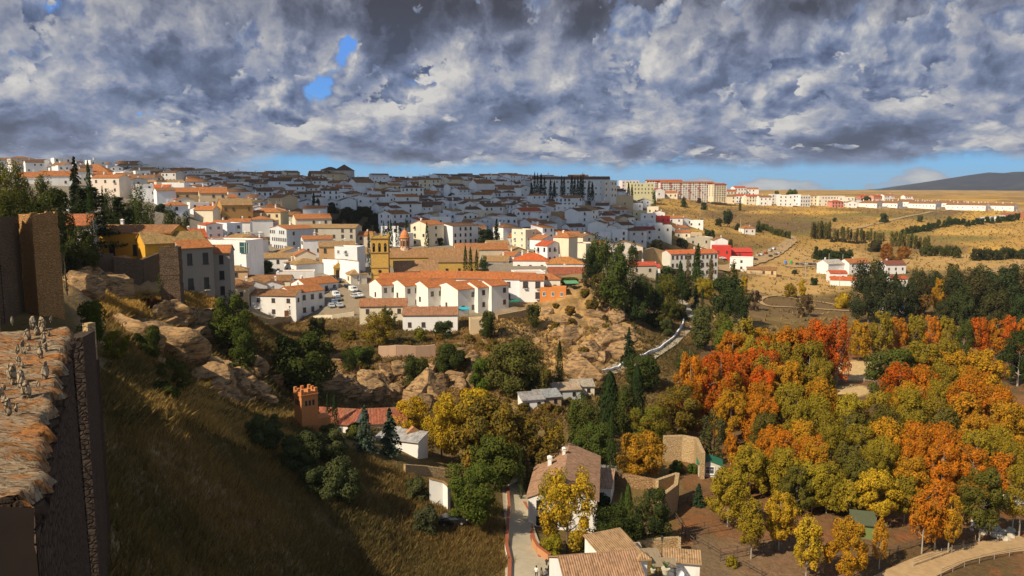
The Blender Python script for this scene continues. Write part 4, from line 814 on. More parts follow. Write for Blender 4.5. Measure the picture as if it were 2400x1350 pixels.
house('small house with a rust red roof hidden behind the stone tower', 152,527,175,10,8,4,16,'gx',2.2,(0.6,0.55,0.5),(0.46,0.15,0.06),None)
house('dark roofed cottage right of the manor ridge', 448,556,215,8,8,5,30,'gx',2,WHITE,R_RED,None)
# modern house details
mh = at(572, 578, 297.6); gl = empty('terrace_window', mh, R(-14)); tag(gl, 'big dark glazed corner opening of the modern white house', 'window')
b = MB(); b.box(-1.9, 1.9, -.05, .0, -2.4, 1.6, 0); b.build('pane', flat('green_glass', (.03, .09, .09), .15, .7), gl); b = MB()
for x in (-1.9, .2, 1.1, 1.9): b.box(x - .06, x + .06, -.10, -.05, -2.4, 1.6, 0)
b.box(-1.84, .14, -.09, -.05, -.1, .0, 0); b.build('mullions', M_FRAMEW, gl)
# ---- skyline of the plateau ----------------------------------------------------------------------------
def slab_block(label, u, v, Y, w_, d_, h_, yaw, nb, fl, wall, accent, roofc, name='apartment_block', cat='apartment block'):
    """long apartment block: recessed balcony bays between vertical piers"""
    P = at(u, v, Y); rz = R(yaw); o = Vector((0, d_ / 2, 0)); o.rotate(Euler((0, 0, rz))); c = Vector((P.x, P.y, P.z - h_)) + o
    root = empty(name, c, rz); tag(root, label, cat); X, Yv = w_ / 2, d_ / 2; PLACED.append((c.x, c.y, w_ / 2))
    b = MB(); b.box(-X, X, -Yv + 1.5, Yv, -6, h_, 0); fh = h_ / fl; bw = w_ / nb
    for i in range(nb + 1): x = -X + bw * i; b.box(x - .45, x + .45, -Yv, -Yv + 1.5, -6, h_, 1 if i % 4 == 0 else 0)
    b.build('wall', [wallmat(wall), wallmat(accent)], root)
    for k in range(fl):
        b = MB(); z = k * fh
        for i in range(nb):
            x0 = -X + bw * i + .45; x1 = x0 + bw - .9
            b.box(x0, x1, -Yv + .15, -Yv + 1.5, z - .12, z + .1, 0); b.box(x0, x1, -Yv + .15, -Yv + .3, z + .1, z + 1.0, 1 if (i + k) % 5 == 0 else 0)
            b.box(x0 + .6, x1 - .6, -Yv + 1.42, -Yv + 1.49, z + .15, z + fh * .8, 2)
        b.build('balcony_row', [wallmat(wall), wallmat(accent), M_DARK], root)
    b = MB(); roof_mb(b, w_ + .6, d_ + .4, h_, 'gx', 1.6); b.build('roof', roofmat(roofc), root)
    for s_ in (-1, 1):
        b = MB(); rr_ = 'l' if s_ < 0 else 'r'
    put_windows(root, (0, 0, 0), 0, w_, d_, h_, {'l': (2, fl), 'r': (3, fl)}, 'k', (1.1, 1.3))
    return root
slab_block('long apartment block of many balconies on the skyline right of the town', 1612,428,985,66,14,20.5,6,22,8,(0.72,0.68,0.62),(0.40,0.12,0.07),R_OR)
slab_block('shorter apartment block attached to the right of the long balcony block', 1558,424,1010,44,14,19,0,14,7,(0.70,0.66,0.60),(0.36,0.10,0.06),R_RED)
slab_block('cream apartment block with red brown roof at the end of the balcony blocks', 1689,432,970,16,16,15,14,5,6,(0.70,0.62,0.46),(0.55,0.48,0.36),R_RED)
house('pale yellow flat topped building left of the balcony blocks', 1505,430,860,26,14,12,8,'flat',0,(0.64,0.60,0.36),R_OR,{'f':(7,3)},size=(1.0,1.4))
house('white building with red balconies behind the two lone cypresses', 1478,424,900,20,12,14,10,'flat',0,(0.72,0.62,0.58),R_OR,{'f':(5,4)},size=(1.0,1.4))
# rows on the plateau rim: (u, v_eave, Y, w, h, roof, wall, rc, n, floors, what)
SKY_ROW = [
 (1545,446,800,12,8,'gy',WHITE,R_RED,1,1,'white gabled house below the balcony blocks'),(1572,452,830,14,6,'gx',CREAM,R_OR,3,1,'low cream house below the balcony blocks'),(1600,455,840,16,5,'gx',WHITE,R_OR,4,1,'low white house under the long balcony block'),(1525,452,780,12,7,'flat',WHITE,R_OR,2,1,'white flat house beside the gabled one'),
 (1684,452,930,14,10,'flat',WHITE,R_OR,3,2,'cubic white house right under the cream apartment block'),(1712,448,960,16,9,'gx',CREAM,R_RED,4,2,'cream house with red roof right of the apartment blocks'),(1736,440,1010,16,14,'gx',WHITE,R_RED,4,3,'tall white block with a red roof on the rim'),(1762,443,1020,18,13,'gx',WHITE,R_OR,4,3,'broad white block with stepped red roofs'),
 (1709,460,930,15,8,'gx',CREAM,R_BR,3,2,'small cream house with parked cars below it'),(1737,459,935,13,9,'gx',WHITE,R_RED,3,2,'white house with a tree at its door on the rim'),(1766,460,940,17,10,'gx',(0.70,0.64,0.5),R_RED,5,3,'cream house with a bright red roof on the rim'),(1795,462,950,15,10,'gx',WHITE,R_BR,3,2,'plain white house beside the red roofed cream one'),
 (1820,456,1000,12,12,'flat',(0.7,0.66,0.6),R_OR,3,3,'narrow pale block behind the rim houses'),(1842,458,960,17,13,'flat',WHITE,R_OR,3,3,'white cubic block with tall dark windows'),(1866,457,965,12,13,'flat',WHITE2,R_OR,4,3,'white block with a blood red stripe of wall'),(1888,459,975,14,13,'flat',WHITE,R_OR,4,3,'last of the tall white blocks before the cream ones'),
 (1912,459,1000,14,12,'gx',CREAM,R_TAN,3,3,'cream block with a pale roof left of the long one'),(1950,460,1060,36,13,'flat',(0.74,0.68,0.56),R_OR,9,3,'longest pale block on the plateau rim'),(1985,463,1060,20,12,'flat',(0.74,0.70,0.60),R_OR,4,3,'pale block with a stair tower'),(1964,473,1010,16,7,'hip',(0.60,0.25,0.20),R_RED,4,2,'pink house in front of the long pale block'),
 (2010,470,1050,14,8,'gy',WHITE,R_TAN,2,1,'white gabled end house before the dark trees'),(1998,474,1040,12,7,'gy',WHITE,R_TAN,2,1,'small white house leaning on the gabled end one'),
 (2085,458,1250,20,9,'gx',WHITE,R_OR,6,2,'long house with an orange roof behind the terraces'),(2058,460,1260,16,10,'gx',(0.6,0.3,0.22),R_RED,4,2,'reddish house with a red roof behind the terraces'),(2131,460,1270,14,8,'gx',WHITE,R_OR,4,2,'white house with orange roof near the mountain foot'),(2026,459,1290,14,8,'hip',(0.55,0.2,0.15),R_RED,3,2,'small red house among the plateau trees'),
]
for i, (u, v, Y, w_, h_, ro, wl, rc, n, fl, lb) in enumerate(SKY_ROW):
    house(lb, u, v, -Y, w_, 11, h_, random.Random(i).uniform(-10, 18), ro, 2.0, wl, rc, {'f': (n, fl)}, style='k', size=(1.1, 1.6), group='houses along the plateau rim')
# terraces of row houses: white gable towards us, long chimneyed roof behind
for i, (u, v, Y, w_, L) in enumerate([(2062,476,1080,15,46),(2110,476,1080,15,44),(2158,473,1060,17,40),(2200,477,1060,17,36),(2255,476,1040,17,60),(2316,481,1050,15,50),(2382,482,1040,15,70)]):
    lb = ['first', 'second', 'third', 'fourth', 'fifth', 'sixth', 'seventh'][i]
    r_ = house('row house terrace with a white gable end, %s from the left on the plateau' % lb, u, v, -Y, w_, L, 7.0, 38, 'gy', 3.2, (0.82,0.80,0.76), R_BR, {'f': (2, 1), 'l': (8, 1)}, style='k', size=(.9, 1.2), chimney=0, name='terrace', cat='row houses', group='row house terraces on the plateau')
    for k in range(7):
        b = MB(); chim(b, (-1) ** k * 1.5, -L / 2 + L * (k + .6) / 7.5, 7.0 + 2.6, 1.6, .45); b.build('chimney', wallmat(WHITE), r_)
    b = MB(); b.box(-w_ / 2 - .3, w_ / 2 + 5, -L / 2 - 4, -L / 2 - 3.7, -3, 2.6, 0); b.build('garden_wall', wallmat(WHITE), r_)
# long low white sheds with a scalloped roof on the right
for i in range(7):
    u = 2300 + i * 9; house('white vaulted shed bay on the right slope, %s bay from the left' % ['first', 'second', 'third', 'fourth', 'fifth', 'sixth', 'last'][i], u, 512 - i * 0.8, -880, 5.2, 12, 4, -24, 'gy', 1.2, WHITE, (0.62, 0.60, 0.56), None, chimney=0, group='white vaulted sheds on the right slope', name='shed', cat='shed')
house('unfinished brick building at the right edge under the terraces', 2385, 500, -900, 22, 14, 6, -8, 'flat', 0, (0.40, 0.16, 0.09), R_OR, {'f': (5, 1)}, size=(2.2, 2.4), style='k')
# houses stepping down the right shoulder of the town
SH = [(1493,478,680,11,8,WHITE,R_OR,'flat'),(1512,470,720,10,7,WHITE,R_BR,'gy'),(1530,486,640,9,6,CREAM,R_OR,'flat'),(1500,496,600,10,8,(0.6,0.5,0.3),R_OR,'flat'),(1520,502,590,11,8,WHITE,R_OR,'flat'),(1545,498,640,9,6,WHITE,R_OR,'gy'),(1560,508,600,8,5,(0.5,0.05,0.05),R_RED,'flat'),(1583,511,590,11,4,WHITE,R_OR,'gx'),(1607,515,580,13,4,WHITE,R_OR,'gy'),(1630,518,570,11,5,WHITE,R_OR,'flat'),
      (1512,520,540,12,8,(0.6,0.62,0.64),R_OR,'flat'),(1537,525,530,9,9,WHITE,R_OR,'flat'),(1555,530,520,11,10,(0.7,0.68,0.62),R_OR,'flat'),(1548,547,500,12,4,WHITE,R_BR,'gx'),(1598,534,560,12,4,WHITE,R_OR,'gx'),(1600,545,520,10,4,CREAM,R_OR,'gx'),(1496,540,470,11,9,(0.60,0.60,0.60),R_DK,'hip'),(1470,528,500,9,8,(0.50,0.24,0.10),R_OR,'flat'),(1510,538,480,13,7,(0.62,0.63,0.65),(0.3,0.06,0.05),'gx'),(1640,558,480,18,5,(0.7,0.62,0.46),R_OR,'flat'),(1625,548,500,11,4,SAND,R_OR,'flat')]
SHL = ['white block at the top of the right shoulder','white gabled house under the yellow building','cream cube on the right shoulder','sandy cube below the tan tower block','white cube with a terrace on the right shoulder','white gabled cube above the red one','small dark red cube on the right shoulder','low white house right of the dark red cube','white gabled hut row with cars in front','white hut at the end of the shoulder row',
       'blue white cube where the shade ends','tall narrow white cube on the right shoulder','pale stepped block above the dry gully','low white house with a brown roof above the dry gully','low white house below the hut row','cream hut with an orange roof below the hut row','grey white house with a dark hipped roof at the shade edge','rust brown cube at the shade edge','pale house with a dark red roof at the shade edge','wide cream house behind the orange roofed tenement','sandy flat hut above the wide cream house']
for (u, v, Y, w_, h_, wl, rc, ro), lb in zip(SH, SHL):
    house(lb, u, v, -Y, w_, 9, h_, random.Random(u).uniform(-15, 25), ro, 1.6, wl, rc, {'f': (2, max(1, int(h_ / 3.4)))}, style='k', size=(.9, 1.2), group='houses on the right shoulder of the town')
# ---- the hillside town, row by row ---------------------------------------------------------------------
ORD = ['zeroth','first','second','third','fourth','fifth','sixth','seventh','eighth','ninth','tenth','eleventh','twelfth','thirteenth','fourteenth','fifteenth','sixteenth','seventeenth','eighteenth','nineteenth']
def ordn(n):
    if n < 20: return ORD[n]
    tens = ['','','twentieth','thirtieth','fortieth','fiftieth','sixtieth'][n // 10] if n % 10 == 0 else ['','','twenty','thirty','forty','fifty','sixty'][n // 10] + '-' + ORD[n % 10]
    return tens
rows = []; Yr = 322.0; rng = random.Random(12)
rowYs = []
while Yr < 860:
    rowYs.append(Yr); Yr += 15 + (Yr - 320) * 0.018
def in_town(u, Y):
    ul = np.interp(Y, [290, 350, 420, 500, 600, 900], [640, 470, 350, 240, 40, -20]); ur = np.interp(Y, [290, 340, 400, 430, 500, 600, 700, 900], [770, 1380, 1440, 1500, 1500, 1460, 1440, 1480])
    if not (ul < u < ur): return False
    if 742 < u < 900 and 398 < Y < 525: return False                 # dark park
    if 1020 < u < 1075 and 440 < Y < 480: return False
    if 1120 < u < 1175 and 395 < Y < 440: return False
    if 1225 < u < 1450 and 590 < Y < 640: return False               # lawn with cypresses
    if Y < 385 and 850 < u < 1150: return False
    if Y < 300: return False
    return True
cand = []
for ri, Y0 in enumerate(rowYs):
    x = Y0 * -0.68; 
    while x < Y0 * 0.2:
        big = rng.random() < (0.10 if Y0 < 560 else 0.14)
        w_ = rng.uniform(7, 11) * (1 + max(0, Y0 - 450) / 1300) * (1.5 if big else 1)
        Y = Y0 + rng.uniform(-5.5, 5.5) + 7 * math.sin(x / 24 + ri * 1.7); xc = x + w_ / 2
        u = 1200 + F * xc / Y * 0.998
        x += w_ + (rng.uniform(-.6, .6) if rng.random() < .8 else rng.uniform(2, 6))
        if not in_town(u, Y): continue
        if any((xc - a) ** 2 + (Y + 4 - b_) ** 2 < (r_ + w_ * .42) ** 2 for a, b_, r_ in PLACED): continue
        cand.append((ri, xc, Y, w_, big))
print('town houses', len(cand))
wall_opts = [(WHITE, 'white', 38), (WHITE2, 'white', 30), ((0.70, 0.72, 0.76), 'bluish white', 12), (CREAM, 'cream', 8), (GREY, 'grey', 7), ((0.62, 0.56, 0.47), 'beige', 6), (SAND, 'sandy', 3), ((0.40, 0.22, 0.10), 'brown', 1.2)]
dens_n = lambda x, y, s: float(vnoise(np.array([x / s]), np.array([y / s]), 55)[0])
# build individually the ones that show largest, merge the rest into one far mass
NIND = 262
order = sorted(range(len(cand)), key=lambda i: cand[i][2] / (1.4 if cand[i][4] else 1))
indiv = set(order[:NIND])
far = [MB() for _ in range(2)]
FW = [wallmat(WHITE2), wallmat(CREAM), roofmat(R_OR), roofmat(R_BR), M_DARK, FLATROOF, wallmat(GREY), roofmat(R_DK)]
fmb = MB(); cnt = {}
for i, (ri, xc, Y, w_, big) in enumerate(cand):
    rg = random.Random(i * 7 + 1)
    yaw = (dens_n(xc, Y, 60) - .5) * 55 + rg.uniform(-8, 8) + (32 if rg.random() < .72 else -12); yaw = max(-30, min(60, yaw))
    d_ = rg.uniform(7, 10) * (1.3 if big else 1); h_ = rg.choice([4, 5.5, 6.5, 7, 8, 9]) + (3 if big else 0) + (rg.uniform(1, 3) if rg.random() < .15 else 0)
    ro = rg.choices(['gx', 'gy', 'hip', 'flat', 'shed'], [38, 28, 7, 20, 7])[0]; rise = rg.uniform(1.2, 2.0) * (w_ / 11 if ro == 'gy' else 1)
    wl, wn_, _ = rg.choices(wall_opts, [o_[2] for o_ in wall_opts])[0]
    rc, rn = rg.choices([(R_OR, 'orange'), (R_BR, 'brown'), (R_TAN, 'tan'), (R_RED, 'red'), (R_DK, 'dark')], [34, 30, 18, 4, 14] if Y < 425 else [9, 42, 12, 3, 34])[0]
    if ro == 'gy' and w_ > 12: ro = 'gx'
    z = gz(xc, Y); zf = min(gz(xc - w_ / 2, Y), gz(xc + w_ / 2, Y), z)
    fl = max(1, int(h_ / 3)); nf = max(2, int(w_ / 3.2))
    if i in indiv:
        cnt[ri] = cnt.get(ri, 0) + 1
        kind = {'gx': 'house', 'gy': 'gabled house', 'hip': 'hipped house', 'flat': 'flat-topped house', 'shed': 'lean-to roofed house'}[ro]
        lab = ('big ' if big else '') + '%s %s%s, %s from left in %s hillside row' % (wn_, kind, (' with %s roof' % rn) if ro != 'flat' else '', ordn(cnt[ri]), ordn(ri + 1))
        win = {'f': (nf if not rg.random() < .3 else 1, fl)} if rg.random() < .8 else None
        if win and yaw > 12 and rg.random() < .3: win['l'] = (2, fl)
        if win and rg.random() < .2 and fl > 1: win['r'] = (2, fl)
        house(lab, Vector((xc, Y, zf + h_)), 0, 0, w_, d_, h_, yaw, ro, rise, wl, rc, win, style=rg.choice('bkkw'), size=(rg.uniform(.8, 1.1), rg.uniform(1.1, 1.5)), chimney=1 if rg.random() < .65 else 0, balc=.18, group='houses of the hillside town', seed=i)
    else:
        M = Matrix.Translation((xc, Y + d_ / 2, zf)) @ Matrix.Rotation(R(yaw), 4, 'Z')
        walls_mb(fmb, w_, d_, h_, ro, rise, -4, rg.choices([0, 1, 6], [8, 1, 1.4])[0], M)
        b0 = len(fmb.f); roof_mb(fmb, w_, d_, h_, ro, rise, (5 if ro == 'flat' else rg.choice([2, 3, 3, 7, 7])), M, seed=i)
        for k in range(fl):
            for q in range(nf):
                if rg.random() < .35: continue
                x0 = -w_ / 2 + w_ * (q + .5) / nf; z0 = h_ * (k + .55) / fl; fmb.box(x0 - .5, x0 + .5, -d_ / 2 - .08, -d_ / 2 - .02, z0 - .65, z0 + .65, 4, M)
        if rg.random() < .5:
            cx = rg.uniform(-.3, .3) * w_; fmb.box(cx - .35, cx + .35, -.35, .35, h_ + rise * .5, h_ + rise + 1.1, 0, M)
if fmb.f:
    fo = fmb.build('far_houses', FW); tag(fo, 'mass of far white houses with brown roofs covering the top of the hill', kind='stuff')
# ================================================================ foreground wall and fortress
M_WTOP, t = newmat('weathered_wall_top'); pos = t.n('ShaderNodeNewGeometry').outputs['Position']
mp = t.n('ShaderNodeMapping', ins={'Scale': (0.9, 2.6, 1.0), 'Rotation': (0, 0, R(6))}); t.link(pos, mp.inputs[0])
na = t.noise(mp.outputs[0], 1.1, 7, 0.68, 0.7, dim='3D'); nb_ = t.noise(pos, 0.45, 4, 0.6, dim='3D'); nc = t.noise(mp.outputs[0], 6.0, 5, 0.7, 0.5, dim='3D')
c = t.ramp(na, [(0.30, (0.10, 0.055, 0.03)), (0.42, (0.35, 0.16, 0.055)), (0.50, (0.30, 0.22, 0.14)), (0.60, (0.40, 0.31, 0.20)), (0.75, (0.30, 0.22, 0.14))])
c = t.mix(t.mr(nb_, 0.52, 0.66, 0, 0.75), c, (0.46, 0.17, 0.04)); c = t.mix(t.mr(nc, 0.48, 0.60, 0, 0.85), c, (0.06, 0.036, 0.022)); c = t.mix(t.mr(nc, 0.40, 0.28, 0, 0.3), c, (0.45, 0.38, 0.28))
princ(t, c, 0.95, 0.05, bump=(t.m('ADD', na, t.m('MULTIPLY', nc, 0.6)), 0.9, 0.15))
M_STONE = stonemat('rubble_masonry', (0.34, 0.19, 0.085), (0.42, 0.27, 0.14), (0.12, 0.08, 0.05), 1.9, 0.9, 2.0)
M_DRUB = stonemat('shaded_rubble', (0.13, 0.09, 0.06), (0.20, 0.13, 0.085), (0.05, 0.035, 0.025), 2.2, .8, 1.8)  # darkened rubble: the shade on the left walls is put into its colour
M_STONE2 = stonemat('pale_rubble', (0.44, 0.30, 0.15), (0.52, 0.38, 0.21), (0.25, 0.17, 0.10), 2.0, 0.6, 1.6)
M_PILLAR = stonemat('jagged_stone', (0.30, 0.235, 0.155), (0.40, 0.32, 0.22), (0.17, 0.13, 0.09), 6.0, 0.8, 0.8)
M_RENDER = flat('dark_old_render', (0.050, 0.034, 0.028), .95, .03, .35, 1.2)
wd = Vector((-0.455, 0.89, 0)).normalized(); wn = Vector((wd.y, -wd.x, 0))
def wpt(t_, s_, z): return wn * (-1.29 + s_) + wd * t_ + Vector((0, 0, z))
root = empty('fortress_wall', wpt(20, -3, 80)); tag(root, 'broad crumbling fortress wall top in low sun, set with rows of upright stones', 'wall')
nt, nsx = 150, 60; V = []; T0, T1 = 14.6, 32.2
for i in range(nt):
    for j in range(nsx):
        f = j / (nsx - 1); s_ = -7.0 * (1 - f); t_ = T0 + (T1 - T0) * i / (nt - 1) + (0.55 * (-s_) if i < 20 else 0.0) * (1 - i / 20.0 if i < 20 else 0)
        eg = (float(fbm(np.array([t_ * 0.35]), np.array([2.0]), 2, 71)[0]) - .5) * 0.45 + (float(fbm(np.array([t_ * 3.1]), np.array([7.0]), 4, 71, .65)[0]) - .5) * 0.7
        if j == nsx - 1: s_ += eg
        elif j > nsx - 4: s_ += eg * (1 - (nsx - 1 - j) / 4)
        zz = 95.0 + (float(fbm(np.array([s_ * 1.1]), np.array([t_ * 1.9]), 4, 72)[0]) - .5) * 0.34 - (0.25 if j == nsx - 1 else 0)
        V.append(wpt(t_, s_, zz) - root.location)
a = np.array([[i * nsx + j for j in range(nsx - 1)] for i in range(nt - 1)]).ravel()
mobj('wall_walk', mesh_np('wall_walk', V, np.stack([a, a + 1, a + nsx + 1, a + nsx], 1), M_WTOP, smooth=False), root)
b = MB()
for i in range(nt - 1):
    p = Vector(V[i * nsx + nsx - 1]); q = Vector(V[(i + 1) * nsx + nsx - 1]); lo = 72 - root.location.z
    pb = wpt(T0 + (T1 - T0) * i / (nt - 1), 0.25, 72) - root.location; qb = wpt(T0 + (T1 - T0) * (i + 1) / (nt - 1), 0.25, 72) - root.location
    sp_ = wpt(T0 + (T1 - T0) * i / (nt - 1), 0.0, 94.0) - root.location; sq_ = wpt(T0 + (T1 - T0) * (i + 1) / (nt - 1), 0.0, 94.0) - root.location
    b.quad([sp_, sq_, q, p]); b.quad([pb, qb, sq_, sp_])
e0, e1 = Vector(V[(nt - 1) * nsx]), Vector(V[nt * nsx - 1]); b.quad([wpt(T1, 0.25, 72) - root.location, wpt(T1, -7, 72) - root.location, e0, e1])
s0, s1 = Vector(V[0]), Vector(V[nsx - 1])
be = MB(); be.quad([wpt(T0 + 3.8, -7, 72) - root.location, wpt(T0, 0.25, 72) - root.location, s1, s0]); be.build('wall_end', flat('shade_dark_render', (0.022, 0.017, 0.015), .95, .02, .3, 1.5), root)  # near-black colour stands in for shade on this sunlit end
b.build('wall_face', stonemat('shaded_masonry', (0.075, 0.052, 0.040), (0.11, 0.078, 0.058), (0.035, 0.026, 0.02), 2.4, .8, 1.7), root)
b = MB(); P8 = [wpt(1.5, 0.2, 0), wpt(T0 - .01, 0.2, 0), wpt(T0 + 3.7, -7, 0), wpt(1.5, -7, 0)]; b.prism([((p - root.location).x, (p - root.location).y) for p in P8], 70 - root.location.z, 91.2 - root.location.z); b.build('lower_wall', flat('shade_dark_render', (0.022, 0.017, 0.015), .95, .02, .3, 1.5), root)  # same near-black colour, shade painted into the lower wall
# upright stones set in the wall top
def rock_mesh(name, seed, sx, sy, sz, mat, sub=3, jag=0.28, cuts_n=9, kmin=.62):
    import bmesh
    bm = bmesh.new(); bmesh.ops.create_icosphere(bm, subdivisions=sub, radius=1.0); rg = random.Random(seed)
    cuts = []
    for _ in range(cuts_n):
        n = Vector((rg.gauss(0, 1), rg.gauss(0, 1), rg.gauss(0, .8))).normalized(); cuts.append((n, rg.uniform(kmin, .92)))
    from mathutils import noise as mn
    for v_ in bm.verts:
        p = v_.co.copy(); 
        for n, k in cuts:
            d = p.dot(n)
            if d > k: p -= n * (d - k) * (.97 if cuts_n > 9 else .9)
        p *= 1 + jag * (mn.noise(p * 1.7 + Vector((seed, 0, 0))) + .5 * mn.noise(p * 4.1 + Vector((0, seed, 0))))
        v_.co = Vector((p.x * sx, p.y * sy, p.z * sz))
    me = bpy.data.meshes.new(name); bm.to_mesh(me); bm.free(); me.materials.append(mat); return me
PM = [rock_mesh('upright_stone', 100 + i, .24, .20, .5, M_PILLAR, 3, .26) for i in range(5)]
pts = [(90,52,46),(240,78,75),(315,110,95),(375,38,40),(275,150,70),(205,170,70),(325,190,70),(360,150,40),(165,230,60),(130,270,60),(210,248,45),(175,288,60),(290,240,55),(335,250,60),(300,305,65),(140,365,70),(165,395,60),(88,480,120),(333,375,50),(330,455,95),(160,520,120),(192,592,115),(285,528,50),(28,540,55),(8,610,80),(62,710,105),(120,690,50),(30,640,60),(352,420,40),(250,60,40)]
WS = ['a low pair of stones at its foot', 'an orange hollow beside it']
for i, (x, y, hpx) in enumerate(pts):
    u, v = x / 3.14, 740 + y / 3.14; Y = 4.98 / tan_px(v); p = at(u, v, Y); hm = hpx / 3.14 * Y / F * 1.0
    o = mobj('upright_stone', PM[i % 5], None, (p.x, p.y, 95 + hm * .42), random.Random(i).uniform(0, 6), (hm * 1.45, hm * 1.25, hm * 1.4))
    rk = sorted(range(len(pts)), key=lambda k: -pts[k][1]).index(i)
    tag(o, 'rough %s stone on the wall walk, %s closest to the viewer' % ('tall' if hpx > 90 else ('small' if hpx < 50 else 'middling'), ordn(rk + 1)), 'stone', 'upright stones set on the fortress wall')
def solid(label, name, cat, x0, x1, y0, y1, z0, z1, mat, part='masonry', merl=True):
    r_ = empty(name, ((x0 + x1) / 2, (y0 + y1) / 2, z0)); tag(r_, label, cat); b = MB(); X, Y_ = (x1 - x0) / 2, (y1 - y0) / 2; b.box(-X, X, -Y_, Y_, 0, z1 - z0); b.build(part, mat, r_)
    if merl:
        b = MB(); k = int(2 * Y_ / 3)
        for i in range(k): yy = -Y_ + 2 * Y_ * (i + .5) / k; b.box(X - .8, X - .01, yy - .7, yy + .7, z1 - z0, z1 - z0 + 1.4)
        b.build('battlement', mat, r_)
    return r_
# unseen castle left of the view, its roof line shaped to shade the slope
def castle(label, name, x0, x1, prof, z0=55):
    """a castle range seen from its side: prof is its roof line (y, z), fitted to the shadow edge it casts"""
    r_ = empty(name, ((x0 + x1) / 2, prof[0][0], z0)); tag(r_, label, 'castle'); b = MB(); X = (x1 - x0) / 2; o = prof[0][0]
    P = [(y - o, z - z0) for y, z in prof]; P = [(P[0][0], 0)] + P + [(P[-1][0], 0)]
    b.quad([(X, y, z) for y, z in P][::-1]); b.quad([(-X, y, z) for y, z in P])
    for (ya, za), (yb, zb) in zip(P, P[1:] + P[:1]): b.quad([(-X, ya, za), (-X, yb, zb), (X, yb, zb), (X, ya, za)][::-1])
    b.build('masonry', M_STONE, r_)
castle('castle range beyond the frame that shades the near slope', 'castle', -76, -55, [(-30, 117), (20, 115), (40, 111), (43, 108.5), (51, 104.5), (57, 101), (63, 97), (69, 95), (75, 93.2), (78, 91.6), (81, 90.2), (84.3, 89), (84.5, 86)])
solid('unseen tower by the camera added to shade the near end of the wall', 'shade_tower', 'tower', -17, -9, -8, 4.5, 60, 103.5, M_STONE)  # unseen block put in for the shade it throws on the wall
castle('castle wing beyond the frame shading the far curtain wall', 'castle_wing', -104, -79, [(60, 124), (86, 122), (91, 112), (96, 104), (104, 99), (112, 95), (120, 92)])  # unseen wing, roof line stepped to set the shade at the left
# square tower ruin and the dark curtain wall
def stone_tower(label, u, v, Y, w_, d_, h_, yaw, mat, name='stone_tower'):
    P = at(u, v, Y); r_ = empty(name, (P.x, P.y, P.z - h_), R(yaw)); tag(r_, label, 'tower'); b = MB(); n = 14
    rg = random.Random(5)
    for k in range(n):                                     # ragged courses
        e = rg.uniform(-.06, .06); z0 = h_ * k / n - (6 if k == 0 else 0); z1 = h_ * (k + 1) / n; b.box(-e, w_ + e, -e, d_ + e, z0, z1)
    for k in range(9): x = w_ * k / 9; b.box(x, x + w_ / 9 - .02, 0.02, .5, h_, h_ + rg.uniform(.05, .4))
    b.build('masonry', mat, r_); return r_
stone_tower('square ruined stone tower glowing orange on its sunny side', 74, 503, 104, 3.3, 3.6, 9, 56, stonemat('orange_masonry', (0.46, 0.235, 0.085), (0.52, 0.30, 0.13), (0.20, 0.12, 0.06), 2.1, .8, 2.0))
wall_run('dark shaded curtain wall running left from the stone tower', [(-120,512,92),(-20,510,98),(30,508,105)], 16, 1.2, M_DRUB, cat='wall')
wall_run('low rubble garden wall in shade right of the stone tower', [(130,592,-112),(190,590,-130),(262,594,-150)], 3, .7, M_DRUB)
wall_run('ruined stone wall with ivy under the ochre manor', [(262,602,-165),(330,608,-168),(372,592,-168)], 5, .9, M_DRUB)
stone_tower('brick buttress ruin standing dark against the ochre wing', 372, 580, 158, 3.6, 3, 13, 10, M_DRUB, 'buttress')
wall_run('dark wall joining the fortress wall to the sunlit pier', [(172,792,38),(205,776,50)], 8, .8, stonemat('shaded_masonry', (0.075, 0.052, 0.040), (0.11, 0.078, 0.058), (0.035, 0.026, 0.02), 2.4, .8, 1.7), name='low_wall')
def pier():
    P = at(208, 757, 50); r_ = empty('pier', (P.x, P.y, P.z - 14), R(-20)); tag(r_, 'narrow sunlit brick pier beyond the end of the fortress wall', 'pier')
    b = MB(); b.box(-.22, .22, -.3, .3, 11.6, 14); b.build('shaft', M_STONE2, r_); b = MB(); b.box(-.28, .28, -.36, .36, -6, 11.6); b.build('base', flat('shaded_pier_masonry', (.06, .04, .03), .95, .05, .3, 2), r_)  # lower shaft coloured dark to stand for shade below the sunlit top
pier()
# ================================================================ lanes and roads
def road_mat(name, c1, c2, sc_=1.2):
    m, t = newmat(name); pos = t.n('ShaderNodeNewGeometry').outputs['Position']; n1 = t.noise(pos, sc_, 5, .65, dim='3D'); n2 = t.noise(pos, .25, 3, .5, dim='3D')
    c = t.mix(t.mr(n1, .35, .65), c1, c2); c = t.mix(t.mr(n2, .55, .75, 0, .5), c, tuple(x * .6 for x in c1)); princ(t, c, .9, .1, bump=(n1, .3, .05)); return m
M_LANE = road_mat('pale_concrete', (0.36, 0.31, 0.22), (0.42, 0.36, 0.26)); M_TRACK = road_mat('dirt_track', (0.42, 0.29, 0.15), (0.34, 0.22, 0.11)); M_ASPH = road_mat('worn_asphalt', (0.17, 0.145, 0.12), (0.21, 0.18, 0.14)); M_COB = road_mat('street_setts', (0.22, 0.17, 0.11), (0.27, 0.21, 0.14), 2.5)
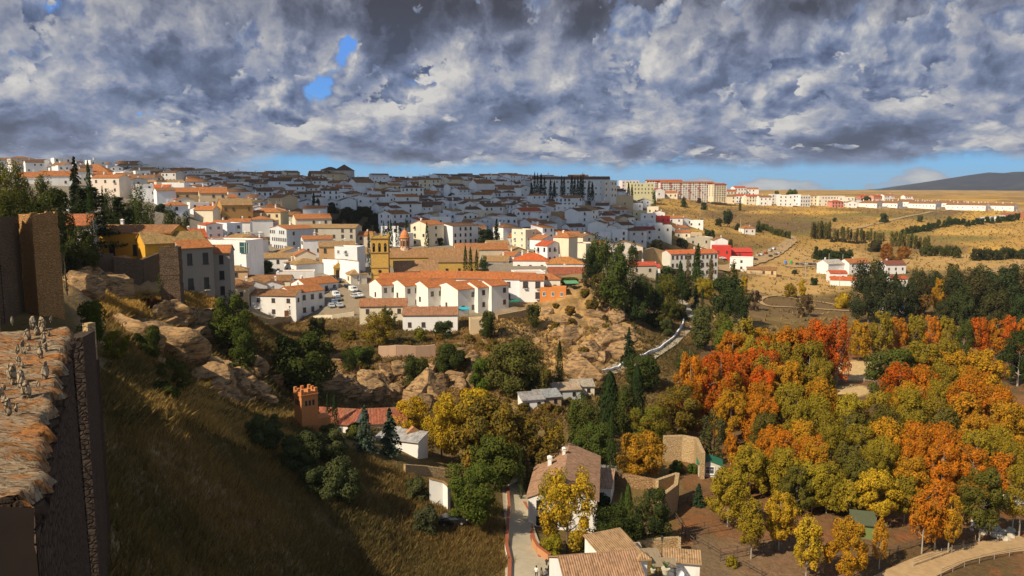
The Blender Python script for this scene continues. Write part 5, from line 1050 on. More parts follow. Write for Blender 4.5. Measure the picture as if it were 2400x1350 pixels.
def road(name, px_, wid, mat, lift=0.15, ymin=60):
    P = [ground(u, v, ymin) for u, v in px_]; pts = []
    for i in range(len(P) - 1):
        L = (P[i + 1] - P[i]).length; k = max(2, int(L / 2.5))
        p0 = P[max(0, i - 1)]; p1 = P[i]; p2 = P[i + 1]; p3 = P[min(len(P) - 1, i + 2)]
        for j in range(k + (1 if i == len(P) - 2 else 0)):
            f = j / k; pts.append(0.5 * ((2 * p1) + (p2 - p0) * f + (2 * p0 - 5 * p1 + 4 * p2 - p3) * f * f + (3 * p1 - p0 - 3 * p2 + p3) * f ** 3))
    n = len(pts); V = []; M_ = 7
    for i, p in enumerate(pts):
        d = pts[min(n - 1, i + 1)] - pts[max(0, i - 1)]; nn = Vector((d.y, -d.x, 0)).normalized(); wv = (wid[0] + (wid[1] - wid[0]) * i / (n - 1)) * (1 + .08 * math.sin(i * .7))
        zc = gz(p.x, p.y)
        for j in range(M_):
            q = p + nn * wv * (j / (M_ - 1) - .5); zt = gz(q.x, q.y); V.append((q.x, q.y, max(zt, zc * .5 + zt * .5) + lift))
    a = np.array([[i * M_ + j for j in range(M_ - 1)] for i in range(n - 1)]).ravel()
    o = mobj(name, mesh_np(name, V, np.stack([a, a + 1, a + M_ + 1, a + M_], 1), mat, smooth=True)); tag(o, kind='structure'); return pts
lane = road('lane', [(1245,1400),(1240,1345),(1228,1280),(1215,1215),(1207,1165),(1200,1135)], (6.4, 3.6), M_LANE, .12)
road('hill_path', [(1400,888),(1450,866),(1530,832),(1580,798),(1612,760),(1612,728),(1596,704),(1580,688)], (4.2, 3.4), M_LANE, .2, 150)
road('street', [(800,742),(812,715),(808,690),(795,668),(782,654)], (12, 7), M_COB, .2, 240)
road('valley_road', [(1680,632),(1740,622),(1790,606),(1822,590),(1843,574),(1856,562),(1850,553)], (12, 8), M_TRACK, .3, 380)
road('dirt_road', [(2080,1370),(2150,1338),(2230,1305),(2310,1288),(2420,1272)], (4.6, 4.6), M_TRACK, .12)
road('hill_track', [(1960,545),(2030,530),(2100,514),(2170,500),(2230,492)], (6, 5), M_TRACK, .5, 500)
road('right_track', [(2300,640),(2350,632),(2400,618)], (7, 7), M_TRACK, .4, 380)
road('meadow_path', [(1745,678),(1800,690),(1860,700),(1930,710),(1995,724)], (2.2, 2.2), M_TRACK, .3, 300)
road('meadow_loop', [(1860,690),(1800,696),(1782,706),(1800,718),(1870,722),(1990,730)], (2.2, 2.2), M_TRACK, .32, 300)
road('car_park', [(1850,626),(1900,623),(1960,622),(2010,628)], (9, 9), M_TRACK, .3, 380)
M_RED = flat('terracotta_paving', (0.30, 0.095, 0.05), .8, .1, .3, 4); 
def kerb_line(label, px_, h_, th, mat, name='low_wall', cap=None, ymin=60, part='masonry', cat='wall'):
    P = [ground(u, v, ymin) for u, v in px_]; r_ = empty(name, P[0]); tag(r_, label, cat); b = MB(); cb = MB()
    for p, q in zip(P[:-1], P[1:]):
        k = max(1, int((q - p).length / 2)); d = Vector((q.x - p.x, q.y - p.y, 0)); n = Vector((-d.y, d.x, 0)).normalized() * th / 2
        for i in range(k):
            a_ = p.lerp(q, i / k); c_ = p.lerp(q, (i + 1) / k); za, zc = gz(a_.x, a_.y), gz(c_.x, c_.y)
            B_ = [Vector((x.x, x.y, z - .8)) - P[0] for x, z in ((a_ - n, za), (c_ - n, zc), (c_ + n, zc), (a_ + n, za))]; T_ = [Vector((x.x, x.y, z + h_)) - P[0] for x, z in ((a_ - n, za), (c_ - n, zc), (c_ + n, zc), (a_ + n, za))]
            b.quad([B_[0], B_[1], T_[1], T_[0]]); b.quad([B_[2], B_[3], T_[3], T_[2]]); (cb if cap else b).quad(T_); b.quad([B_[3], B_[0], T_[0], T_[3]]); b.quad([B_[1], B_[2], T_[2], T_[1]])
    b.build(part, mat, r_)
    if cap: cb.build('coping', cap, r_)
    return r_
kerb_line('low white wall with terracotta coping winding along the left side of the lane', [(1193,1380),(1195,1320),(1187,1285),(1190,1240),(1193,1190),(1190,1150)], .6, .5, wallmat(WHITE), cap=M_RED)
kerb_line('terracotta planter kerb at the foot of the farmhouse by the lane', [(1268,1310),(1249,1270),(1240,1215),(1228,1180)], .35, .7, M_RED, cap=M_RED)
kerb_line('sloping orange garden wall between the lane and the yellow tree', [(1288,1322),(1262,1302),(1250,1282)], 1.4, .5, wallmat((0.5,0.25,0.12)), cap=M_RED)
kerb_line('long pale parapet wall curving up beside the hill path', [(1388,890),(1440,868),(1500,842),(1545,822),(1578,796),(1600,764),(1606,735)], 1.0, .4, wallmat(WHITE2), ymin=150)
kerb_line('pale parapet at the lower end of the car lined street', [(735,750),(780,748),(830,740)], 1.3, .4, wallmat(CREAM), ymin=230)
kerb_line('ochre terrace wall below the long white cliff edge house', [(610,760),(650,758),(690,752)], 2.2, .5, M_STONE2, ymin=200)
kerb_line('pink ruined wall between two dark green bushes on the cliff', [(888,838),(930,836),(975,838),(1020,834)], 3.2, .6, wallmat((0.50,0.33,0.22)), ymin=190)
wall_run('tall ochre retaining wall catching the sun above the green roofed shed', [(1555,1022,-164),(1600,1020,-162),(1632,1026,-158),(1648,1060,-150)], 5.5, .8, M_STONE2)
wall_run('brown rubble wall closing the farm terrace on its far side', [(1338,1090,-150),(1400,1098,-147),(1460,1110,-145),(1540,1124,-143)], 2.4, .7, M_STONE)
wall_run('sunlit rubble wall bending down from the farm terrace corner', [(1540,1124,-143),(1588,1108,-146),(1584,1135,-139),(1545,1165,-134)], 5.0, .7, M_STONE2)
wall_run('brown stone yard wall behind the foreground pergolas', [(1465,1268,-109),(1530,1262,-111),(1592,1258,-112),(1592,1290,-107)], 2.2, .5, M_STONE2)
wall_run('ochre retaining wall under the convent terrace', [(1165,738,250),(1220,728,256),(1262,716,262)], 5.5, .7, M_STONE2)
wall_run('sandy ruined house walls behind the pines left of the tenement', [(1486,590,-400),(1530,580,-402),(1558,588,-396)], 7, .8, M_STONE2, name='ruin_wall')
wall_run('earth coloured garden wall under the tenement', [(1560,628,-392),(1640,634,-388),(1700,640,-386)], 2.5, .5, M_STONE2)
# ================================================================ farm buildings
house('long farmhouse with a pinkish tiled roof and white gable beside the lane', 1318,1168,-128,11.5,22,5.6,-7,'gy',2.3,WHITE,(0.42,0.24,0.14),{'f':(3,2),'l':(5,2)},style='k',chimney=2,size=(.9,1.3),name='farmhouse')
house('small white courtyard house with a flat roof right of the farmhouse', 1392,1140,134,6,7,4,-12,'shed',.8,WHITE,(0.42,0.26,0.16),{'f':(1,1)},style='k',chimney=1)
house('white farm annex with a grey lean-to roof under the cypress', 1406,1120,142,5,5,2.6,-14,'shed',.6,WHITE,(0.3,0.28,0.24),None,chimney=0)
house('white barn with a red roof edge hidden behind the round green tree', 1138,1112,138,9,6,3.4,-18,'gx',1.3,WHITE,R_OR,None,chimney=0)
wall_run('white yard wall below the round green tree', [(1006,1122,-121),(1040,1130,-122),(1052,1140,-121)], 4, .5, wallmat(WHITE), cap=roofmat(R_TAN))
wall_run('tan stepped yard wall with play things behind it', [(948,1088,-130),(1000,1092,-131),(1042,1098,-131)], 1.6, .5, M_STONE2)
house('foreground house with a large weathered clay tile roof', 1430,1398,86.5,9.4,11,4.5,10,'gx',2.6,WHITE2,(0.40,0.23,0.13),{'f':(3,1)},chimney=0,name='house')
house('white wing with a short tiled roof beside the foreground roof', 1470,1313,93,5.2,6,3.4,24,'shed',1.1,WHITE,(0.42,0.26,0.13),None,chimney=0)
house('white end wall with tiled coping right of the foreground pergolas', 1598,1316,94,4.4,2.4,3.2,-10,'shed',.35,WHITE,(0.42,0.26,0.13),None,chimney=0)
def chimney_stack(label, u, v, Y, s_, h_):
    P = at(u, v, Y); r_ = empty('chimney', (P.x, P.y, P.z - h_), R(8)); tag(r_, label, 'chimney'); b = MB(); b.box(-s_, s_, -s_, s_, -1, h_ - .05); b.build('stack', wallmat(WHITE), r_); b = MB(); roof_mb(b, s_ * 2 + .1, s_ * 2 + .1, h_ - .1, 'hip', .35); b.build('tile_cap', roofmat((0.42, 0.26, 0.13)), r_)
chimney_stack('square white chimney with a tile cap amid the foreground pergolas', 1507, 1300, 92, .42, 3.4)
M_REED = flat('dry_reed', (0.27, 0.21, 0.14), .95, .05, .3, 9)
def pergola(label, u, v, Y, w_, d_, h_, yaw, mat=None):
    P = at(u, v, Y); r_ = empty('pergola', (P.x, P.y, P.z - h_), R(yaw)); tag(r_, label, 'pergola', 'pergolas around the foreground terrace'); b = MB(); rg = random.Random(int(u))
    n = int(w_ / .12)
    for i in range(n): x = -w_ / 2 + w_ * i / n; e = rg.uniform(-.06, .06); b.quad([(x, -d_ / 2 + e, h_ + rg.uniform(0, .03)), (x + .11, -d_ / 2 + e, h_ + rg.uniform(0, .03)), (x + .11, d_ / 2 + e, h_ + .25), (x, d_ / 2 + e, h_ + .25)])
    b.build('reed_mat', mat or M_REED, r_)
    for sx in (-1, 1):
        for sy in (-1, 1): b = MB(); b.tube((sx * (w_ / 2 - .1), sy * (d_ / 2 - .1), -2), (sx * (w_ / 2 - .1), sy * (d_ / 2 - .1), h_ - .02 + (.22 if sy > 0 else 0)), .05); b.build('post', M_IRON, r_)
    for sy in (-1, 1): b = MB(); b.box(-w_ / 2, w_ / 2, sy * (d_ / 2 - .1) - .04, sy * (d_ / 2 - .1) + .04, h_ - .1 + (.2 if sy > 0 else 0), h_ - .02 + (.2 if sy > 0 else 0)); b.build('beam', M_IRON, r_)
pergola('pale canvas pergola against the brown yard wall', 1478, 1284, 101, 3.0, 2.2, 2.3, 6, flat('pale_canvas', (0.42, 0.34, 0.25)))
pergola('grey reed pergola right behind the white chimney', 1524, 1297, 95, 2.3, 2.0, 2.4, 4)
pergola('larger grey reed pergola in front of the white end wall', 1556, 1320, 92, 2.9, 2.2, 2.3, -8)
def rail(label, pts, h_=1.0, mat=M_IRON, gap=.14, name='railing', cat='railing'):
    r_ = empty(name, pts[0]); tag(r_, label, cat); b = MB()
    for p, q in zip(pts[:-1], pts[1:]):
        L = (q - p).length; k = max(2, int(L / gap)); o = pts[0]
        for z in (.1, h_): b.tube(p - o + Vector((0, 0, z)), q - o + Vector((0, 0, z)), .025, n=5)
        for i in range(k + 1): c_ = p.lerp(q, i / k) - o; b.tube(c_, c_ + Vector((0, 0, h_)), .012, n=4)
    b.build('bars', mat, r_)
rail('black iron railing of the terrace steps under the larger reed pergola', [at(1562,1336,91), at(1594,1350,90.4)])
for (u, v, Y, lb) in ((1560, 1345, 90, 'big pale flower pot with a plant beside the foreground terrace'), (1530, 1342, 90.6, 'small pot plant under the reed pergola')):
    P = at(u, v, Y); r_ = empty('flower_pot', P); tag(r_, lb, 'flower pot'); k = .5 if u == 1560 else .3; b = MB(); b.lathe([(0, 0), (k * .7, 0), (k, k * 1.3), (k * 1.1, k * 1.3), (k * 1.1, k * 1.5), (k * .9, k * 1.5), (0, k * 1.4)], 14); b.build('pot', flat('pale_clay', (.55, .5, .36)), r_)
    b = MB(); rg = random.Random(3)
    for i in range(70): a_ = rg.uniform(0, 6.28); l = rg.uniform(.4, 1) * k * 2; e_ = Vector((math.cos(a_) * l * .6, math.sin(a_) * l * .6, k * 1.4 + l)); m_ = Vector((0, 0, k * 1.4)); sdv = Vector((-math.sin(a_), math.cos(a_), 0)) * .05; b.quad([m_, (m_ + e_) / 2 + sdv, e_, (m_ + e_) / 2 - sdv])
    b.build('leaves', flat('leaf_green', (.05, .10, .025)), r_)
# dish aerial
P = at(1594, 1346, 90); r_ = empty('satellite_dish', P); tag(r_, 'round white satellite dish at the foot of the end wall', 'satellite dish'); b = MB(); b.lathe([(0, 0), (.2, .03), (.38, .12), (.45, .18)], 16); o = b.build('dish', flat('dish_white', (.8, .8, .8)), r_); o.rotation_euler = (R(70), 0, R(20)); b = MB(); b.tube((0, .05, -.8), (0, .05, 0), .03); b.build('mast', M_IRON, r_)
# orange ornamental tower by the baths
def arab_tower():
    H_ = 7.4; P = at(706, 922, auto_y(706, 922, H_, 160)); r_ = empty('brick_tower', (P.x, P.y, P.z - H_), R(40)); tag(r_, 'little orange square tower with battlements and horseshoe windows', 'tower'); m = stonemat('orange_brick', (0.52, 0.20, 0.07), (0.58, 0.25, 0.09), (0.42, 0.16, 0.06), 3, .1, 3)
    b = MB(); b.box(0, 2.9, 0, 2.9, -4, H_ - .6); b.box(-.12, 3.02, -.12, 3.02, H_ - .6, H_ - .4); b.box(-.02, 2.92, -.02, 2.92, H_ - .4, H_)
    b.build('wall', m, r_); b = MB()
    for a_ in (0, 1.2, 2.45):
        for c_ in (0, 1.2, 2.45):
            if a_ in (0, 2.45) or c_ in (0, 2.45): b.box(a_, a_ + .45, c_, c_ + .45, H_ + .002, H_ + .55)
    b.build('battlement', m, r_)
    for k in range(3): b = MB(); b.box(.6 + k * .65, 1.0 + k * .65, -.03, .0, H_ - 2.3, H_ - 1.4); b.build('window', M_DARK, r_); b = MB(); b.box(-.03, 0, .6 + k * .65, 1.0 + k * .65, H_ - 2.3, H_ - 1.4); b.build('window', M_DARK, r_)
    b = MB(); b.box(2.9, 5.2, .1, 2.6, -4, 2.4); b.box(2.9, 5.3, 0, 2.7, 2.4, 2.6); b.build('annex', m, r_)
arab_tower()
house('low bath house with a speckled dark red roof behind the cypress trio', 782,990,-158,9,7,1.6,-12,'gx',2.0,WHITE,(0.34,0.11,0.06),None,chimney=0,name='bath_house')
house('second bath house roof half hidden by the blue spruces', 900,990,-156,9,7,1.4,8,'gx',2.0,WHITE,(0.34,0.11,0.06),None,chimney=0,name='bath_house')
house('low white hut with grey roof between the blue spruces', 930,1030,-146,9,4,1.8,-20,'shed',.7,WHITE,(0.42,0.40,0.38),None,chimney=0)
P = at(968, 1004, auto_y(968, 1004, 4.6, 145)); r_ = empty('bell_gable', (P.x, P.y, P.z - 4.6), R(24)); tag(r_, 'small brick bell gable with an arched niche by the yellow tree', 'bell gable'); b = MB(); mB = stonemat('old_brick', (0.46, 0.22, 0.10), (0.5, 0.27, 0.13), (0.3, 0.15, 0.08), 3, .2, 3)
b.box(-1.1, -.45, -.4, .4, -3, 4); b.box(.45, 1.1, -.4, .4, -3, 4); b.box(-.45, .45, -.4, .4, -3, .9); b.box(-.45, .45, -.4, .4, 3.4, 4); b.quad([(-1.3, -.45, 4), (1.3, -.45, 4), (0, -.45, 5)]); b.quad([(1.3, .45, 4), (-1.3, .45, 4), (0, .45, 5)]); b.quad([(1.3, -.45, 4), (1.3, .45, 4), (0, .45, 5), (0, -.45, 5)]); b.quad([(-1.3, .45, 4), (-1.3, -.45, 4), (0, -.45, 5), (0, .45, 5)]); b.build('gable', mB, r_); b = MB(); b.box(1.1, 2.6, -.3, .3, -3, .6); b.build('buttress', mB, r_)
# shacks on the ravine shoulder
for (u, v, Y, w_, d_, h_, yaw, wl, rc, lb) in [(1250,936,-183,5.5,4,2.6,14,WHITE,(0.34,0.32,0.31),'white shack with a grey sheet roof and one window'),(1288,930,-186,6,4,2.6,16,(0.5,0.36,0.22),(0.32,0.33,0.33),'brown shack with a grey sheet roof and red door'),(1330,913,-194,7,4,2.6,10,(0.5,0.5,0.48),(0.45,0.33,0.22),'patched shack with a brown sheet roof'),(1366,905,-198,6,4,2.4,4,CREAM,(0.42,0.36,0.28),'pale lean-to shack at the end of the shack row')]:
    house(lb, u, v, Y, w_, d_, h_, yaw, 'shed', .8, wl, rc, {'f': (2, 1)}, style='k', chimney=0, name='shack', cat='shack', size=(.7, .8), group='shacks on the ravine shoulder')
# green roofed garden shed and stable
house('garden shed with a dark green sheet roof and white frame', 1664,1088,-147,4.2,3.4,2.6,-12,'gy',.7,(0.55,0.53,0.46),(0.03,0.16,0.09),{'f':(1,1)},chimney=0,name='shed',cat='shed',style='w',size=(1.6,1.4),roofm=flat('green_sheet',(0.025,0.14,0.08)))
house('green plank stable with a dark roof among the orchard trees', 2026,1228,-120,3.4,3.0,2.5,-16,'shed',.8,(0.16,0.20,0.07),(0.09,0.10,0.06),None,chimney=0,name='stable',cat='stable',wallm=flat('green_planks',(0.15,0.19,0.06)),roofm=flat('felt_roof',(0.08,0.09,0.05)))
house('small blue roofed kiosk among the dark trees', 2124,718,340,5,4,2.6,0,'gx',.6,(0.7,0.7,0.72),(0.05,0.2,0.6),None,chimney=0,roofm=flat('blue_sheet',(0.04,0.16,0.55)),name='kiosk',cat='kiosk')
house('pale tent roofed pavilion left of the blue kiosk', 2092,716,342,9,6,2.8,10,'hip',1.6,(0.72,0.72,0.72),(0.6,0.6,0.6),None,chimney=0,roofm=flat('white_canvas',(0.62,0.62,0.62)),name='pavilion',cat='pavilion')
# ================================================================ cars
def rounded_profile(b, prof, w_, m=0, inset=0.0):
    n = len(prof)
    for i in range(n):
        (x0, z0), (x1, z1) = prof[i], prof[(i + 1) % n]; b.quad([(x0, -w_ / 2, z0), (x1, -w_ / 2, z1), (x1, w_ / 2, z1), (x0, w_ / 2, z0)][::-1], m)
    b.quad([(x, -w_ / 2, z) for x, z in prof][::-1], m); b.quad([(x, w_ / 2, z) for x, z in prof], m)
M_PAINT, t = newmat('car_paint'); oi = t.n('ShaderNodeObjectInfo'); princ(t, oi.outputs['Color'], .25, .6); M_TYRE = flat('tyre_rubber', (.02, .02, .02), .8); M_CHROME = flat('bright_trim', (.6, .6, .6), .25, .6, metal=.6); M_LAMP = flat('lamp_glass', (.7, .68, .6), .15, .7)
def car_meshes(kind):
    b = MB()
    if kind == 'van': prof = [(-2.2, .3), (2.15, .3), (2.2, .9), (1.75, 1.2), (1.15, 1.85), (-2.1, 1.9), (-2.2, 1.2)]
    else: prof = [(-2.05, .28), (2.05, .28), (2.1, .6), (1.95, .82), (1.05, .95), (.45, 1.40), (-1.1, 1.43), (-1.85, 1.02), (-2.1, .9)]
    rounded_profile(b, prof, 1.72); body = b.mesh('body', M_PAINT)
    b = MB(); W2 = .875
    if kind == 'van': sd = [(.5, 1.12), (1.5, 1.15), (1.1, 1.7), (.5, 1.7)]; ws = [(1.80, 1.19), (1.17, 1.86)]
    else: sd = [(-1.55, 1.0), (.95, .98), (.42, 1.34), (-1.05, 1.36)]; ws = [(1.06, .97), (.47, 1.40)]
    for s_ in (-1, 1): b.quad([(x, s_ * W2, z) for x, z in (sd if s_ < 0 else sd[::-1])], 0)
    (xa, za), (xb, zb) = ws; b.quad([(xa, -.74, za + .03), (xa, .74, za + .03), (xb, .66, zb - .03), (xb, -.66, zb - .03)]); 
    if kind != 'van': b.quad([(-1.86, .7, 1.06), (-1.86, -.7, 1.06), (-1.13, -.64, 1.43), (-1.13, .64, 1.43)])
    else: b.quad([(-2.215, .7, 1.3), (-2.215, -.7, 1.3), (-2.13, -.64, 1.75), (-2.13, .64, 1.75)])
    glass = b.mesh('glazing', M_GLASS)
    b = MB(); b.tube((0, -.11, 0), (0, .11, 0), .31, n=14); tyre = b.mesh('wheel', M_TYRE); b = MB(); b.tube((0, -.125, 0), (0, .125, 0), .18, n=10); rim = b.mesh('rim', M_CHROME)
    b = MB(); b.box(-.03, .03, -.16, .16, -.08, .08); lamp = b.mesh('headlight', M_LAMP)
    return body, glass, tyre, rim, lamp, kind
CARM = {k: car_meshes(k) for k in ('car', 'van')}
CCOL = {'white': (.75, .75, .74), 'silver': (.42, .43, .44), 'black': (.012, .012, .014), 'dark blue': (.02, .035, .08), 'red': (.35, .02, .02), 'grey': (.13, .13, .14), 'blue grey': (.12, .16, .22)}
def make_car(label, p, yaw, col, kind='car', group=None, lift=.2, detail=True):
    body, glass, tyre, rim, lamp, k = CARM[kind]; r_ = empty('parked_car' if kind == 'car' else 'parked_van', (p.x, p.y, p.z + lift), yaw); tag(r_, label, kind, group)
    o = mobj('body', body, r_); o.color = (*CCOL[col], 1); mobj('glazing', glass, r_)
    if detail:
        for x in (-1.3, 1.3):
            for y in (-.78, .78): t_ = mobj('wheel', tyre, r_, (x, y, .31)); mobj('rim', rim, t_)
        for y in (-.6, .6): mobj('headlight', lamp, r_, (2.08 if kind == 'car' else 2.19, y, .66))
    return r_
STC = [(781,655,'black','car','black car at the top of the street by the white wall'),(795,663,'black','car','shiny black car parked second down the street by the white wall'),(775,669,'dark blue','car','dark blue car nose to the grey street house'),(779,677,'grey','car','grey car in the shade of the tall street house'),(783,686,'black','car','black car behind the white van in the shaded row'),(788,697,'white','van','white van in the middle of the shaded street row'),(792,706,'grey','car','dark grey car just below the white van'),(784,713,'blue grey','car','blue grey car low in the shaded street row'),(777,722,'silver','car','silver car beside the green bin at the street foot'),(796,721,'silver','car','silver car at the corner of the street foot parapet'),
       (816,677,'black','car','black car parked across the street from the shaded row'),(828,685,'white','van','white van parked in the sun by the small pyramid roofed house'),(831,699,'silver','car','silver car below the sunlit white van'),(841,697,'white','car','white car tucked against the convent shed')]
for (u, v, c_, k_, lb) in STC: make_car(lb, ground(u, v, 250), R(-62 if u < 812 else -50) + random.Random(u).uniform(-.15, .15), c_, k_, 'cars parked in the town street', .22)
VRC = [(1777,601,'silver','car','silver car first in line by the red house'),(1786,599,'white','car','white car second in line by the valley road'),(1795,596,'red','car','red car in line by the valley road'),(1806,590,'silver','van','silver van behind the red car on the valley road'),(1814,586,'white','van','white box van on the valley road'),(1806,603,'black','car','black car on the near side of the valley road'),(1818,599,'grey','car','grey car on the near side of the valley road'),(1827,595,'silver','car','silver car farthest up the near side of the valley road'),(1694,608,'white','car','white car parked in front of the red house')]
for (u, v, c_, k_, lb) in VRC: make_car(lb, ground(u, v, 400), R(50 if u > 1700 else 0), c_, k_, 'cars along the valley road', .4)
cols = ['black', 'grey', 'silver', 'dark blue', 'grey', 'white', 'black', 'silver', 'grey']
for i, u in enumerate(range(1868, 1952, 10)): make_car('%s car, %s from the left in the meadow car park' % (cols[i], ORD[i + 1]), ground(u, 622, 400), R(80 + i * 3), cols[i], 'car', 'cars in the meadow car park', .4)
for i, u in enumerate([1703,1716,1731,1750,1772,1792,1830]): make_car('%s car, %s from the left along the plateau rim' % (cols[(i * 2) % 9], ORD[i + 1]), ground(u, 474 + i, 850), R(5), cols[(i * 2) % 9], 'car', 'cars along the plateau rim', .6, detail=False)
make_car('grey car at the right frame edge above the boulders', ground(2388, 1196, 110), R(20), 'silver', 'car', None, .15); make_car('white car half hidden by leaves above the boulders', ground(2370, 1180, 110), R(30), 'white', 'car', None, .15)
make_car('dark car under the round green tree beside the dry grass', ground(1060, 1232, 95), R(10), 'black', 'car', None, .2)
# bins
for (u, v, c_, lb, ym) in ((747, 722, (.02, .30, .06), 'green bottle bank at the foot of the street', 240), (1841, 618, (.05, .2, .6), 'blue container beside the valley car park', 400), (1854, 618, (.03, .35, .08), 'green container beside the valley car park', 400)):
    p = ground(u, v, ym); r_ = empty('recycling_bin', p); tag(r_, lb, 'bin'); b = MB(); b.lathe([(0, 0), (.8, 0), (.85, .2), (.85, 1.6), (.6, 2.0), (0, 2.15)], 12); b.build('body', flat('bin_%d' % u, c_), r_); b = MB(); b.tube((0, -.9, 1.5), (0, -.6, 1.5), .16); b.build('hatch', M_DARK, r_)
# ================================================================ fences
M_POST = flat('weathered_wood', (0.10, 0.07, 0.05), .9); M_RAILW = flat('rail_wood', (0.13, 0.09, 0.06), .9)
def fence(label, px_, ymin=90, h_=1.25, step=2.4, rails=(0.55, 1.1), r_p=.07, mat=M_POST, rmat=None, group='paddock fences under the plane trees'):
    P = [ground(u, v, ymin) for u, v in px_]; r_ = empty('fence', P[0]); tag(r_, label, 'fence', group); o = P[0]; pp = []
    for p, q in zip(P[:-1], P[1:]):
        k = max(1, int((q - p).length / step))
        for i in range(k): c_ = p.lerp(q, i / k); c_.z = gz(c_.x, c_.y); pp.append(c_)
    pp.append(P[-1])
    b = MB(); b.tube((0, 0, -.3), (0, 0, h_), r_p, r_p * .85, n=6); pm = b.mesh('post', mat)
    for c_ in pp: mobj('post', pm, r_, c_ - o)
    for z in rails:
        b = MB()
        for p, q in zip(pp[:-1], pp[1:]): b.tube(p - o + Vector((0, 0, z)), q - o + Vector((0, 0, z)), r_p * .62, n=5)
        b.build('rail', rmat or M_RAILW, r_)
for lb, pl in [('paddock fence running from the farm corner toward the yellow plane tree', [(1598,1253),(1650,1240),(1702,1229)]), ('second parallel paddock fence just below the first', [(1606,1262),(1660,1252),(1710,1243)]), ('short fence stub joining the two parallel fences', [(1582,1215),(1600,1245),(1606,1262),(1626,1278)]), ('angled paddock fence with its corner at the lower left trees', [(1633,1271),(1688,1304),(1727,1298),(1790,1283),(1850,1270)]), ('paddock fence just below the angled one', [(1688,1316),(1750,1304),(1815,1293)]), ('paddock fence leaving the lower frame edge', [(1728,1320),(1755,1335),(1785,1352)]), ('distant fence glimpsed between orchard trunks', [(1777,1150),(1805,1145),(1836,1140)]), ('fence rails under the middle orchard trees', [(1920,1185),(1950,1178)]), ('fence in front of the three red gold trees', [(2105,1296),(2160,1278),(2220,1262)]), ('green netted fence near the bare bush at the bottom', [(1955,1338),(2020,1322),(2085,1306)]), ('fence beside the green stable', [(2015,1275),(2060,1290),(2102,1297)]), ('curving fence right of the farm terrace wall', [(1572,1205),(1590,1190),(1632,1170),(1668,1160)])]:
    fence(lb, pl)
fence('thin wire fence on posts along the dirt road', [(2140,1330),(2180,1316),(2230,1298),(2285,1275)], rails=(.4, .8, 1.1), r_p=.045, h_=1.4, mat=flat('grey_post', (.35, .3, .24)), group=None)
fence('thin wire fence on the near side of the dirt road', [(2205,1352),(2260,1330),(2330,1312),(2400,1298)], rails=(.4, .8, 1.1), r_p=.045, h_=1.4, mat=flat('grey_post', (.35, .3, .24)), group=None)
fence('white railing of the sand riding ring', [(1965,893),(2000,894),(2050,897)], ymin=180, rails=(.6, 1.1), mat=flat('cream_rail', (.6, .5, .36)), rmat=flat('cream_rail', (.6, .5, .36)), group=None)
fence('brown timber fence along the top of the meadow', [(1730,633),(1770,645),(1830,652),(1900,662)], ymin=380, h_=1.6, step=6, r_p=.16, rails=(.8, 1.4), group=None)
# ================================================================ boulders and rocks
M_ROCK, t = newmat('boulder'); pos = t.n('ShaderNodeNewGeometry').outputs['Position']; mpp = t.n('ShaderNodeMapping', ins={'Scale': (.45, .45, 1.9), 'Rotation': (R(12), R(8), 0)}); t.link(pos, mpp.inputs[0]); n1 = t.noise(mpp.outputs[0], 1.0, 7, .66, .7, dim='3D'); n2 = t.noise(pos, 3.0, 5, .7, dim='3D')
c = t.ramp(n1, [(.36, (.05, .035, .022)), (.46, (.22, .14, .075)), (.58, (.40, .25, .115)), (.72, (.36, .17, .06))]); c = t.mix(t.mr(n2, .5, .7, 0, .6), c, (.12, .09, .06)); princ(t, c, .95, .05, bump=(t.m('ADD', n1, t.m('MULTIPLY', n2, .5)), .9, .3))
M_PALE = flat('pale_boulder', (.46, .40, .31), .95, .05, .3, 3)
RM = [rock_mesh('rock', 200 + i, 1, 1, 1.1, M_ROCK, 4, .10, 20, .42) for i in range(8)]; RP = [rock_mesh('boulder', 300 + i, 1, 1, 1, M_PALE, 2, .25) for i in range(4)]
rg = random.Random(8); spots = []
for (u0, v0, ru, rv, n, s0, s1, ym, where) in [(560, 895, 85, 55, 30, 1.4, 3.4, 130, 'in the ravine left of the big dark tree'), (400, 775, 110, 45, 14, 2.2, 5.0, 100, 'in the cliff band under the ochre manor'), (250, 650, 120, 45, 9, 2.5, 4.5, 100, 'under the ruined garden wall'), (950, 905, 90, 45, 20, 2.2, 5.0, 170, 'in the rock face below the pink ruined wall'), (1390, 800, 70, 90, 24, 1.8, 5.0, 200, 'in the tan face of the bluff'), (1270, 770, 60, 40, 8, 1.5, 3.0, 200, 'under the convent end of the bluff'), (1080, 870, 40, 40, 6, 2.0, 4, 190, 'right of the round cliff bush'), (800, 880, 30, 40, 6, 2, 3.4, 170, 'right of the big dark tree')]:
    for k in range(n):
        a_ = rg.uniform(0, 6.28); q = math.sqrt(rg.random()); u, v = u0 + ru * q * math.cos(a_), v0 + rv * q * math.sin(a_); p = ground(u, v, ym); s_ = rg.uniform(s0, s1)
        o = mobj('rock', rg.choice(RM), None, (p.x, p.y, p.z - s_ * .12), rg.uniform(0, 6.28), (s_ * rg.uniform(.9, 1.7), s_ * rg.uniform(.9, 1.5), s_ * rg.uniform(.8, 1.3))); spots.append((where, u, o, s_))
import collections
byw = collections.defaultdict(list)
for w_, u, o, s_ in spots: byw[w_].append((u, o, s_))
for w_, l in byw.items():
    for i, (u, o, s_) in enumerate(sorted(l, key=lambda z: z[0])): tag(o, '%s rock %s, %s from left' % ('big' if s_ > 3.2 else 'weathered', w_, ordn(i + 1)), 'rock', 'rocks of the ravine')
